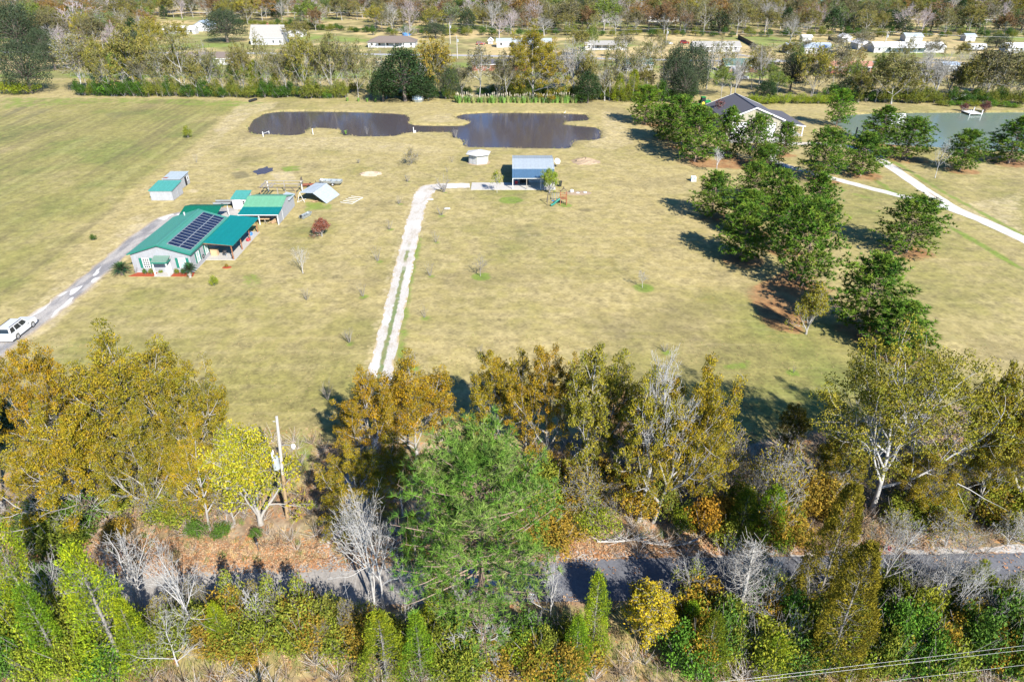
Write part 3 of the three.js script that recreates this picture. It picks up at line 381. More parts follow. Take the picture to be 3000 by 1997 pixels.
// workshop barn with lean-to
{
  const x0 = -49.4, x1 = -42.55, zf = -121.3, zb = -129.2, zr = -124.7, yr = 3.45, ye = 2.5, t = thing('workshop', 'grey sided workshop barn with pale green roof and open lean-to', 'barn', V(-46, 0, -124));
  const wall = new Geo(); { const A = [[zf, 0], [zb, 0], [zb, 2.3], [zr, yr - .1], [zf, ye - .1]]; const pr = (x, out) => { const P = A.map(([z, y]) => V(x, y, z)); for (let i = 1; i < 4; i++) out > 0 ? wall.tri(P[0], P[i], P[i + 1]) : wall.tri(P[0], P[i + 1], P[i]); }; pr(x0, -1); pr(x1, 1); wall.quad(V(x0, 0, zf), V(x1, 0, zf), V(x1, ye - .1, zf), V(x0, ye - .1, zf)); wall.quad(V(x1, 0, zb), V(x0, 0, zb), V(x0, 2.3, zb), V(x1, 2.3, zb)); for (let y = .2; y < 3.3; y += .2) { const tt = y < 2.3 ? zb : zb + (y - 2.3) / (yr - 2.4) * (zr - zb), ff = y < ye - .1 ? zf : zf + (y - ye + .1) / (yr - ye) * (zr - zf); if (ff - tt > .3) wall.box(x1, y - .02, tt + .1, x1 + .03, y + .02, ff - .05); } }
  part('wall', wall, M.dirtyWhite, t); part('corner_trim', new Geo().box(x1, 0, zf - .1, x1 + .05, ye - .1, zf + .05), M.trimWhite, t);
  const up = new Geo().slab(V(x0 - .2, ye, zf), V(x1 + .2, ye, zf), V(x1 + .2, yr, zr), V(x0 - .2, yr, zr), .08).slab(V(x1 + .2, 2.25, zb - .2), V(x0 - .2, 2.25, zb - .2), V(x0 - .2, yr, zr), V(x1 + .2, yr, zr), .08); for (let i = 0; i < 10; i++) { const k = (i + .5) / 10, z = zf + (zr - zf) * k, y = ye + (yr - ye) * k; up.box(x0 - .2, y, z - .03, x1 + .2, y + .03, z + .03); } part('roof', up, M.tealPale, t);
  const lo = new Geo().slab(V(x0 - .25, 2.02, -118.35), V(x1 + .25, 2.02, -118.35), V(x1 + .25, 2.46, zf), V(x0 - .25, 2.46, zf), .07); for (let i = 0; i <= 22; i++) { const x = x0 - .2 + (x1 - x0 + .4) * i / 22; lo.bar(V(x, 2.03, -118.35), V(x, 2.47, zf), .04, .05); } part('lean_to_roof', lo, M.tealBright, t); part('fascia', new Geo().box(x0 - .25, 1.86, -118.42, x1 + .25, 2.0, -118.34), M.trimWhite, t);
  for (const x of [x0, -46, x1 - .05]) part('post', new Geo().box(x - .08, 0, -118.75, x + .08, 1.95, -118.6), M.trimWhite, t); const side = new Geo(); for (let i = 0; i < 9; i++) { const y = .05 + i * .24; side.box(x1 - .02, y, zf + .06, x1 + .03, y + .2, Math.min(-118.8, zf + 2.6 - (y > 1.9 ? 1 : 0))); } part('side_boards', side, M.dirtyWhite, t);
  const ln = new Geo().slab(V(x1 - 1.4, 2.75, zr - .8), V(x1 + .35, 2.35, zr - .8), V(x1 + .35, 2.3, zb - .3), V(x1 - 1.4, 2.7, zb - .3), .06); part('patch_roof', ln, M.zincPale, t);
  const st = thing('lumber_stack', 'planks across sawhorses under the workshop lean-to', 'lumber', V(-46.3, 0, -119.5)); const pl = rng(7); for (let i = 0; i < 7; i++) part('plank', new Geo().obox(-46.2 + pl() * .4, .78 + (i % 3) * .05, -119.2 - (i % 4) * .22, 3.6 - pl(), .045, .19, (pl() - .5) * .1), i % 3 ? M.lumber : M.redWood, st); for (const x of [-47.4, -45.2]) part('sawhorse', new Geo().bar(V(x, .74, -119), V(x, .74, -120.1), .09).bar(V(x - .25, 0, -119.1), V(x, .74, -119.2), .06).bar(V(x + .25, 0, -119.1), V(x, .74, -119.2), .06).bar(V(x - .25, 0, -120), V(x, .74, -119.9), .06).bar(V(x + .25, 0, -120), V(x, .74, -119.9), .06), M.greyWood, st);
  const lp = thing('board_pile', 'loose boards leaning in the right corner of the lean-to', 'boards', V(-43.6, 0, -119.3)); for (let i = 0; i < 8; i++) part('board', new Geo().bar(V(-44.6 + pl() * .8, .05 + i * .04, -118.9 - pl() * .6), V(-43 + pl() * .3, .1 + pl() * 1.1, -119.6 - pl() * .8), .16, .04), M.lumber, lp);
}
// sheds
function shed(name, label, x0, x1, zf, zb, hf, hb, roofM, wallM = M.dirtyWhite, over = .18) {
  const t = thing(name, label, 'shed', V((x0 + x1) / 2, 0, zf)), b = new Geo(); b.hexa([V(x0, hf, zf), V(x1, hf, zf), V(x1, hb, zb), V(x0, hb, zb)], [V(x0, .02, zf), V(x1, .02, zf), V(x1, .02, zb), V(x0, .02, zb)]); for (let x = x0 + .6; x < x1; x += .6) b.box(x - .012, .1, zf, x + .012, hf - .08, zf + .014); for (let z = zf - .6; z > zb; z -= .6) b.box(x1, .1, z - .012, x1 + .014, hf - .1, z + .012); part('wall', b, wallM, t);
  const r = new Geo().slab(V(x0 - over, hf + .06, zf + over), V(x1 + over, hf + .06, zf + over), V(x1 + over, hb + .06, zb - over), V(x0 - over, hb + .06, zb - over), .07); for (let i = 0; i <= 8; i++) { const x = x0 - over + .05 + (x1 - x0 + 2 * over - .1) * i / 8; r.bar(V(x, hf + .07, zf + over), V(x, hb + .07, zb - over), .04, .05); } part('roof', r, roofM, t);
  part('skirt', new Geo().box(x0 - .02, 0, zb - .02, x1 + .02, .12, zf + .025), M.greyWood, t); return t;
}
{
  const teal = mat([.07, .3, .27], { map: streakMap, roughness: .55 });
  const a = shed('garden_shed', 'white shed with a faded teal roof, nearer of the two left sheds', -72, -67.6, -132.2, -136.9, 2.02, 2.62, teal); part('door', new Geo().box(-67.6, .1, -135.6, -67.55, 1.9, -134.5), M.dirtyWhite, a);
  const b = shed('garden_shed', 'white shed with a rust patched metal roof behind the teal one', -72.6, -69.1, -139.7, -144, 2.1, 2.45, mat([.36, .42, .46], { map: streakMap, roughness: .5 })); part('rust_patch', new Geo().slab(V(-72.2, 2.3, -141.8), V(-71.3, 2.3, -141.8), V(-71.2, 2.36, -142.7), V(-72, 2.36, -142.7), .02), M.rust, b); part('rust_patch', new Geo().slab(V(-72.7, 2.23, -140), V(-71.8, 2.23, -140), V(-71.7, 2.28, -140.6), V(-72.6, 2.28, -140.6), .02), M.rust, b); part('doorway', new Geo().box(-69.1, .1, -142.6, -69.06, 1.9, -141.8), M.dark, b); windowIn(b, 'x', -69.1, .9, -143.3, .6, .7, { rows: 1 });
  const c = shed('garden_shed', 'small white shed with teal roof left of the workshop', -53.7, -51, -126.8, -130, 2.15, 2.75, teal, M.white); part('door', new Geo().box(-53.1, .1, -126.8, -52, 1.95, -126.74), M.trimWhite, c); windowIn(c, 'z', -51.5, 1.1, -126.8, .4, .7);
}
// bare timber frame behind the workshop
{
  const t = thing('timber_frame', 'bare weathered timber frame of an unfinished shelter', 'timber frame', V(-46.7, 0, -136)), n = g(761, 590), xs = [-50.4, -47, -43.4], z0 = -133.6, z1 = -138.1;
  for (const x of xs) for (const [z, m2] of [[z0, M.poleOld], [z1, M.trimWhite]]) part('post', new Geo().box(x - .08, 0, z - .08, x + .08, 2.2, z + .08), x === -47 ? M.greyWood : m2, t);
  for (const z of [z0, -135.9, z1]) part('beam', new Geo().bar(V(-50.9, 2.28, z), V(-42.9, 2.28, z), .1, .16), z === z0 ? M.darkWood : M.greyWood, t); for (const x of [-50.4, -42.9]) part('beam', new Geo().bar(V(x, 2.4, z0), V(x, 2.4, z1), .1, .12), M.greyWood, t);
  for (let i = 0; i < 4; i++) part('slat', new Geo().bar(V(-50.1 + i * .65, 2.42, z0 + .3), V(-50.1 + i * .65, 2.42, -136.2), .28, .06), M.greyWood, t); for (const [x, d] of [[-50.4, 1], [-43.4, -1], [-43.4, 1]]) part('brace', new Geo().bar(V(x, 1.3, z0), V(x + d * .8, 2.2, z0), .08), M.darkWood, t);
  single('plank_heap', new Geo().obox(-46, 0, -135.5, 2.6, .25, .3, .1).obox(-45.6, .25, -135.4, 2, .12, .25, -.1), M.white, 'pale boards lying under the bare timber frame', 'boards', V(-46, 0, -135.5));
}
// collapsed metal carport
{
  const t = thing('collapsed_carport', 'collapsed white metal carport with one side on the grass', 'carport', V(-39, 0, -133.5)); const A = [V(-42, 1.9, -131.5), V(-39.2, 2.05, -130.8), V(-36.6, .1, -130.3)], B = [V(-40.3, 1.95, -137.6), V(-37.9, 2.2, -136.8), V(-35.2, .1, -135.8)], b = new Geo();
  for (let i = 0; i < 2; i++) { b.slab(A[i], A[i + 1], B[i + 1], B[i], .05); for (let k = 0; k <= 7; k++) { const l = k / 7; b.bar(A[i].clone().lerp(A[i + 1], l).add(V(0, .015, 0)), B[i].clone().lerp(B[i + 1], l).add(V(0, .015, 0)), .05, .04); } } part('roof', b, M.zincPale, t); for (const [a, c] of [[A[0], V(-42.6, 0, -131.2)], [B[0], V(-40.8, 0, -137.4)], [A[0], V(-41.2, 0, -131.3)]]) part('leg', new Geo().bar(a, c, .07), M.trimWhite, t); part('foot_rail', new Geo().bar(V(-42.6, .05, -131.2), V(-41.2, .3, -132.5), .06), M.trimWhite, t);
  single('debris_boards', new Geo().bar(V(-40.2, .1, -131.6), V(-38.6, .25, -131.4), .3, .06).bar(V(-39.6, .1, -131.2), V(-38.4, .12, -132), .2, .06), M.lumber, 'broken boards under the edge of the collapsed carport', 'boards', V(-39.4, 0, -131.5));
}
// metal-roofed cabin on the concrete slab
{
  const x0 = .05, x1 = 8.95, zf = -144.1, zb = -154.3, zr = -149.2, ye = 3.15, yr = 3.85, t = thing('cabin', 'cabin with pale ribbed metal roof and blue porch roof', 'house', V(4.5, 0, -147));
  const w = gableWall(x0 + .15, x1 - .15, zb, zf, ye - .05, yr - .05, 'x'); for (let z = zf - .4; z > zb; z -= .4) w.box(x1 - .15, .05, z - .02, x1 - .12, ye - .1, z + .02); part('wall', w, M.zinc, t);
  const rib = (b, a, c, d, e, n) => { b.slab(a, c, d, e, .07); for (let i = 0; i <= n; i++) { const l = (i + .05) / (n + .1); b.bar(a.clone().lerp(c, l).add(V(0, .015, 0)), e.clone().lerp(d, l).add(V(0, .015, 0)), .06, .06); } return b; };
  part('roof', rib(rib(new Geo(), V(x0, ye, zf + .1), V(x1, ye, zf + .1), V(x1, yr, zr), V(x0, yr, zr), 18), V(x1, ye, zb - .2), V(x0, ye, zb - .2), V(x0, yr, zr), V(x1, yr, zr), 18), M.zincPale, t); part('porch_roof', rib(new Geo(), V(x0, 2.55, -139.3), V(x1, 2.55, -139.3), V(x1, 3.05, zf + .1), V(x0, 3.05, zf + .1), 18), M.zincBlue, t);
  part('porch_beam', new Geo().box(x0 + .02, 2.3, -139.55, x1 - .02, 2.46, -139.4), M.trimWhite, t); part('rake_trim', new Geo().bar(V(x1 + .03, ye - .02, zf + .1), V(x1 + .03, yr, zr), .06, .16).bar(V(x1 + .03, yr, zr), V(x1 + .03, ye, zb - .2), .06, .16), M.trimWhite, t); for (const x of [x0 + .12, 3.05, 6, x1 - .12]) part('post', new Geo().box(x - .07, .08, -139.55, x + .07, 2.3, -139.41), x === 3.05 ? M.greyWood : M.trimWhite, t);
  for (const x of [1.9, 5.4]) windowIn(t, 'z', x, .9, zf, 1.1, 1.1); const d = part('door', new Geo().box(3.4, .08, zf, 4.35, 2.1, zf + .05), M.zincPale, t); part('handle', new Geo().box(3.5, 1.05, zf + .05, 3.55, 1.15, zf + .1), M.chrome, d); windowIn(t, 'x', x1 - .15, 1, -149, 1, 1);
  structure('concrete_pad', new Geo().box(-8.6, -.1, -144.1, x1 + .2, .08, -139.2), mat([.5, .48, .45], { map: grainMap, roughness: .95 }));
  const sofa = thing('porch_bench', 'dark bench under the blue porch roof', 'bench', V(2.6, .08, -143.2)); part('seat', new Geo().box(1.7, .4, -143.6, 3.5, .52, -142.9), M.black, sofa); part('backrest', new Geo().box(1.7, .52, -143.7, 3.5, 1.0, -143.55), M.black, sofa); for (const x of [1.75, 3.45]) part('leg', new Geo().box(x - .05, .08, -143.5, x + .05, .4, -143), M.black, sofa);
  single('cooler', new Geo().box(.6, .08, -143.5, 1.2, .6, -143).box(.58, .6, -143.52, 1.22, .68, -142.98), M.red, 'small red cooler by the left end of the cabin porch', 'cooler', V(.9, .08, -143.2));
  const dish = thing('satellite_dish', 'white satellite dish on a post right of the cabin', 'satellite dish', g(1632, 489)); { const o = g(1632, 489), b = new Geo(); const c = V(o.x, 1.3, o.z), n = V(.3, .5, .8).normalize(), s = V(1, 0, -.35).normalize(), u = n.clone().cross(s).normalize(); const P = (r, i) => c.clone().addScaledVector(s, Math.cos(i / 14 * 6.283) * r).addScaledVector(u, Math.sin(i / 14 * 6.283) * r).addScaledVector(n, r * r * .35); for (let i = 0; i < 14; i++) { b.tri(c, P(.35, i), P(.35, i + 1)); b.quad(P(.35, i), P(.72, i), P(.72, i + 1), P(.35, i + 1)); } part('reflector', b, M.white, dish); part('arm', new Geo().rod(c.clone().addScaledVector(u, -.6), c.clone().addScaledVector(n, .6), .02, 5), M.chrome, dish); part('post', new Geo().rod(V(o.x, 0, o.z), c, .04, 6), M.chrome, dish); }
}
// six-sided shed
{
  const c = V(-7.85, 0, -160.2), t = thing('hexagonal_shed', 'white six-sided shed with a low peaked roof', 'shed', c), P = (r, y, i) => V(c.x + r * Math.cos((i + .5) / 6 * 6.283 + .12), y, c.z + r * Math.sin((i + .5) / 6 * 6.283 + .12)), w = new Geo(), r = new Geo();
  for (let i = 0; i < 6; i++) { const a = P(2.45, 0, i), b = P(2.45, 0, i + 1); w.quad(b, a, P(2.45, 2.35, i), P(2.45, 2.35, i + 1)); for (let k = 1; k < 7; k++) { const q = a.clone().lerp(b, k / 7), o = q.clone().sub(c).setY(0).normalize().multiplyScalar(.015); w.bar(q.clone().add(o), q.clone().add(o).setY(2.3), .05, .05); } r.tri(V(c.x, 2.95, c.z), P(3.1, 2.3, i + 1), P(3.1, 2.3, i)); r.quad(P(3.1, 2.3, i), P(3.1, 2.3, i + 1), P(3.1, 2.18, i + 1), P(3.1, 2.18, i)); r.tri(V(c.x, 2.2, c.z), P(3.1, 2.18, i), P(3.1, 2.18, i + 1)); }
  part('wall', w, mat([.46, .46, .42], { map: grainMap }), t); part('roof', r, mat([.55, .55, .55], { map: grainMap, roughness: .6 }), t); part('apron', new Geo().lathe(c.x, c.z, [[2.8, .02], [2.3, .12]], 12), M.earth, t);
  for (let k = 0; k < 2; k++) { const a = P(2.47, .1, 1).lerp(P(2.47, .1, 2), .1 + k * .42), b = P(2.47, .1, 1).lerp(P(2.47, .1, 2), .48 + k * .42), d = new Geo(), o = V(0, 0, .03); d.hexa([a.clone().setY(1.95).add(o), b.clone().setY(1.95).add(o), b.clone().setY(1.95), a.clone().setY(1.95)], [a.clone().add(o), b.clone().add(o), b, a]); part('door', d, M.white, t); }
}
// big garage on the right
{
  const x0 = 56.5, x1 = 71.7, zf = -185.2, zb = -205, eave = 4.4, peak = 7.4, xm = (x0 + x1) / 2, t = thing('garage', 'large cream garage with dark grey shingle roof and white doors', 'garage', V(xm, 0, zf));
  const w = gableWall(x0 + .2, x1 - .2, zb, zf - .3, eave, peak, 'z'); for (let x = x0 + .5; x < x1 - .3; x += .45) { const top = eave + (peak - eave) * (1 - Math.abs(x - xm) / (x1 - xm)); w.box(x - .03, .1, zf - .3, x + .03, top - .15, zf - .27); } part('wall', w, M.cream, t); const r = part('roof', roofGeo(x0, x1, zb, zf - .3, eave, peak, 'z', .45, .14), M.shingle, t); part('ridge_cap', new Geo().box(xm - .2, peak + .1, zb - .4, xm + .2, peak + .2, zf + .1), mat([.06, .07, .1]), r);
  const s = (peak - eave) / (x1 - xm), fa = new Geo(); for (const d of [-1, 1]) for (const z of [zf + .17, zb - .47]) fa.bar(V(xm, peak + .02, z), V(xm + d * (x1 - xm + .5), eave - s * .5 + .02, z), .06, .34); part('rake_trim', fa, M.trimWhite, r);
  for (const [a, b, h] of [[58.4, 62.2, 3.7], [66.3, 70, 3.5]]) { const d = new Geo(); for (let i = 0; i < 5; i++) d.box(a, .05 + i * h / 5, zf - .27, b, .02 + (i + 1) * h / 5, zf - .22); const door = part('garage_door', d, M.trimWhite, t); for (let i = 0; i < 4; i++) part('pane', new Geo().box(a + .2 + i * (b - a) / 4, h * .84, zf - .22, a - .15 + (i + 1) * (b - a) / 4, h * .94, zf - .21), M.glass, door); part('door_trim', new Geo().box(a - .14, 0, zf - .26, a - .02, h + .14, zf - .19).box(b + .02, 0, zf - .26, b + .14, h + .14, zf - .19).box(a - .02, h + .02, zf - .26, b + .02, h + .14, zf - .19), M.dark, t); }
  part('porch_roof', new Geo().slab(V(x1 - .2, 3.6, zf - .4), V(78, 2.8, zf - .4), V(78, 2.8, zb + .8), V(x1 - .2, 3.6, zb + .8), .14), M.shingle, t); part('porch_trim', new Geo().box(77.9, 2.52, zb + .8, 78.06, 2.74, zf - .35).bar(V(x1, 3.4, zf - .36), V(78, 2.6, zf - .36), .06, .26), M.trimWhite, t); for (const z of [-185.7, -192, -198, -203.8]) part('porch_post', new Geo().box(77.3, .1, z - .12, 77.55, 2.6, z + .12), M.trimWhite, t); part('porch_slab', new Geo().box(x1 - .2, 0, zb + .8, 77.8, .12, zf - .4), M.concrete, t); structure('concrete_pad', new Geo().box(56, -.1, -185.2, 73, .03, -178.5), M.concrete);
}
// far houses: walls, roof, door, windows
const wallOf = { white: M.white, brick: M.brick, log: M.logWall, cream: M.cream, tan: M.tan }, roofOf = { grey: M.shingleLight, brown: M.shingleBrown, green: M.shingleGreen, blue: M.roofBlue, white: M.trimWhite, dark: M.shingle, salmon: M.salmon, teal: M.tealRoof, zinc: M.zincPale };
function farHouse(name, label, cat, px0, px1, base, { d = 8, eave = 2.7, peak = 4.2, wall = 'white', roof = 'grey', axis = 'x', hip = false, wins = 4, porch = 0, chimney = 0 } = {}) {
  const a = g(px0, base), b = g(px1, base), x0 = a.x, x1 = b.x, zf = a.z, zb = zf - d, t = thing(name, label, cat, V((x0 + x1) / 2, 0, zf));
  part('wall', gableWall(x0, x1, zb, zf, eave, hip ? eave : peak, axis), wallOf[wall], t);
  if (hip) { const o = .5, q = d / 2 + o, zm = (zf + zb) / 2, A = V(x0 - o, eave - .1, zf + o), B = V(x1 + o, eave - .1, zf + o), Cc = V(x1 + o, eave - .1, zb - o), D = V(x0 - o, eave - .1, zb - o), E = V(x0 - o + q, peak, zm), G2 = V(x1 + o - q, peak, zm), r = new Geo(); r.quad(A, B, G2, E); r.tri(B, Cc, G2); r.quad(Cc, D, E, G2); r.tri(D, A, E); r.slab(A, B, Cc, D, .18); part('roof', r, roofOf[roof], t); } else { part('roof', roofGeo(x0, x1, zb, zf, eave, peak, axis, .35, .15), roofOf[roof], t); }
  part('fascia', new Geo().box(x0 - .4, eave - .38, zf + .32, x1 + .4, eave - .16, zf + .42), M.trimWhite, t);
  const L = x1 - x0; for (let i = 0; i < wins; i++) { const x = x0 + L * (i + .5) / wins; if (i === (wins >> 1)) { const dr = part('door', new Geo().box(x - .5, .15, zf, x + .5, 2.15, zf + .06), wall === 'white' ? M.dirtyWhite : M.trimWhite, t); part('handle', new Geo().box(x + .36, 1.05, zf + .06, x + .42, 1.15, zf + .1), M.dark, dr); } else windowIn(t, 'z', x, .95, zf, 1.0, 1.15, { pane: M.glass }); }
  if (porch) { part('porch_roof', new Geo().slab(V(x0 + L * .2, eave - .25, zf + porch), V(x0 + L * .75, eave - .25, zf + porch), V(x0 + L * .75, eave + .05, zf + .35), V(x0 + L * .2, eave + .05, zf + .35), .1), roofOf[roof], t); for (let i = 0; i < 4; i++) part('porch_post', new Geo().box(x0 + L * (.21 + .18 * i), 0, zf + porch - .2, x0 + L * (.21 + .18 * i) + .12, eave - .35, zf + porch - .08), M.trimWhite, t); }
  if (chimney) part('chimney', new Geo().box((x0 + x1) / 2 - .5, peak - 1, (zf + zb) / 2 - .9, (x0 + x1) / 2 + .3, peak + .9, (zf + zb) / 2 - .2), M.brick, t); return t;
}
farHouse('mobile_home', 'white mobile home half hidden by olive trees at far left', 'mobile home', 478, 572, 100, { d: 5, roof: 'white' });
farHouse('house', 'white house with pale blue gable roof left of the dark oak', 'house', 566, 612, 92, { d: 12, eave: 3, peak: 5.6, axis: 'z', roof: 'blue', wins: 2 });
farHouse('house', 'tall white house with steep pale grey roof and red chimney', 'house', 735, 830, 131, { d: 11, eave: 3.4, peak: 8.8, wins: 5, chimney: 1 });
farHouse('garage', 'small white gabled garage right of the steep grey roof', 'garage', 842, 888, 108, { d: 8, eave: 2.5, peak: 4.4, axis: 'z', wins: 1 });
farHouse('house', 'brown roofed white house with dark carport behind the left treeline', 'house', 530, 678, 190, { d: 9, eave: 2.8, peak: 4.6, roof: 'brown', wins: 5 });
farHouse('house', 'brown hip roofed white ranch house with front porch', 'house', 1078, 1216, 139, { d: 10, peak: 4.9, roof: 'brown', hip: true, wins: 6, porch: 2 });
farHouse('mobile_home', 'long white mobile home behind the big olive oak', 'mobile home', 1455, 1615, 139, { d: 6, peak: 3.9, roof: 'zinc', wins: 6 });
farHouse('garden_shed', 'tiny white gabled shed left of the long mobile home', 'shed', 1430, 1444, 129, { d: 3, eave: 2, peak: 3, axis: 'z', wins: 1, roof: 'white' });
farHouse('house', 'low red brick house with white fascia behind the treeline', 'house', 1384, 1542, 207, { d: 8, wall: 'brick', roof: 'dark', peak: 3.8, wins: 5 });
farHouse('mobile_home', 'grey roofed white mobile home right of the long one', 'mobile home', 1714, 1836, 146, { d: 6, peak: 3.8, wins: 5, porch: 2 });
farHouse('house', 'white house with mossy green roof behind the treeline', 'house', 1812, 1912, 208, { d: 8, peak: 4.2, roof: 'green', wins: 4 });
farHouse('mobile_home', 'white mobile home with grey roof beside the dark fence', 'mobile home', 2031, 2168, 152, { d: 7, peak: 4.3, wins: 5 });
farHouse('house', 'log sided house with dark green shingle roof', 'house', 2124, 2226, 212, { d: 9, wall: 'log', roof: 'green', peak: 4.6, wins: 4 });
farHouse('pump_house', 'narrow white pump house in front of the log house', 'shed', 2149, 2175, 228, { d: 3, eave: 3.2, peak: 4, axis: 'z', wins: 1, roof: 'white' });
farHouse('mobile_home', 'white mobile home with light blue roof', 'mobile home', 2306, 2434, 157, { d: 7, peak: 4.3, roof: 'blue', wins: 5 });
farHouse('carport', 'white gabled garage at the left end of the long white house', 'garage', 2513, 2556, 146, { d: 9, eave: 2.8, peak: 4.4, axis: 'z', roof: 'white', wins: 1 });
farHouse('house', 'very long white roofed house with shaded porch at right', 'house', 2560, 2766, 154, { d: 9, peak: 4.2, roof: 'white', wins: 7, porch: 2.5 });
farHouse('garden_shed', 'open shed with pale blue roof behind the long white house', 'shed', 2652, 2702, 122, { d: 6, eave: 2.6, peak: 3.9, roof: 'zinc', wins: 1 });
farHouse('garden_shed', 'small white shed at the wood edge behind the blue roofed mobile home', 'shed', 2350, 2378, 122, { d: 4, eave: 2.5, peak: 3.2, wins: 1, roof: 'white' });
farHouse('garden_shed', 'white rounded-front shed left of the long white house', 'shed', 2466, 2493, 124, { d: 6, eave: 2.6, peak: 3.9, axis: 'z', wins: 1, roof: 'white' });
farHouse('garden_shed', 'white shed behind the camper trailer', 'shed', 2828, 2857, 121, { d: 5, eave: 2.7, peak: 3.6, wins: 1, roof: 'zinc' });
farHouse('mobile_home', 'white mobile home cut by the right edge of the view', 'mobile home', 2952, 3080, 155, { d: 7, peak: 4, roof: 'white', wins: 5 });
farHouse('house', 'long brick house with faded red roof behind right treeline', 'house', 2418, 2558, 215, { d: 8, wall: 'brick', roof: 'salmon', peak: 4.0, wins: 5 });
farHouse('garden_shed', 'blue metal shed among bare trees at right', 'shed', 2762, 2806, 210, { d: 5, eave: 2.6, peak: 3.4, wins: 1, roof: 'blue' });
farHouse('house', 'far house with two teal roof tiers deep in the wood', 'house', 2386, 2426, 34, { d: 9, eave: 4.5, peak: 8, roof: 'teal', wins: 2 });
farHouse('mobile_home', 'far white mobile home at the top left among grey trees', 'mobile home', 372, 416, 27, { d: 6, roof: 'white', wins: 3 });
farHouse('mobile_home', 'white mobile home behind the wood right of the red tree', 'mobile home', 1900, 1990, 64, { d: 6, roof: 'white', wins: 4 });
farHouse('garden_shed', 'white outbuilding behind the wood left of the red tree', 'shed', 1690, 1712, 55, { d: 5, eave: 3, peak: 4, roof: 'white', wins: 1 });
farHouse('garden_shed', 'second white outbuilding among the trees behind the mobile homes', 'shed', 1765, 1788, 66, { d: 5, eave: 3, peak: 4.4, roof: 'white', wins: 1, axis: 'z' });
farHouse('garden_shed', 'white shed with blue side among trunks at the far bank of the pond', 'shed', 1613, 1648, 277, { d: 3.5, eave: 2.4, peak: 3.2, roof: 'zinc', wins: 1 });
farHouse('house', 'white building behind the orange-leaved tree beyond the pond', 'house', 1205, 1258, 236, { d: 7, eave: 4.8, peak: 6, roof: 'white', wins: 2 });
// long dark board fences far behind
function boardFence(label, a, b, h, m2) { const A = g(...a), B = g(...b), t = thing('board_fence', label, 'fence', A), n = Math.ceil(A.distanceTo(B) / 2.4); for (let i = 0; i < n; i++) { const p = A.clone().lerp(B, i / n), q = A.clone().lerp(B, (i + .97) / n); part('panel', new Geo().bar(p.clone().setY(h / 2), q.clone().setY(h / 2), .05, h), m2, t); part('post', new Geo().box(p.x - .06, 0, p.z - .06, p.x + .06, h + .12, p.z + .06), m2, t); } return t; }
boardFence('dark board fence running diagonally behind the grey roofed mobile home', [2162, 112], [2216, 142], 1.9, M.darkWood);
boardFence('dark board fence beside the rounded-front white shed', [2426, 116], [2462, 126], 1.8, M.darkWood);
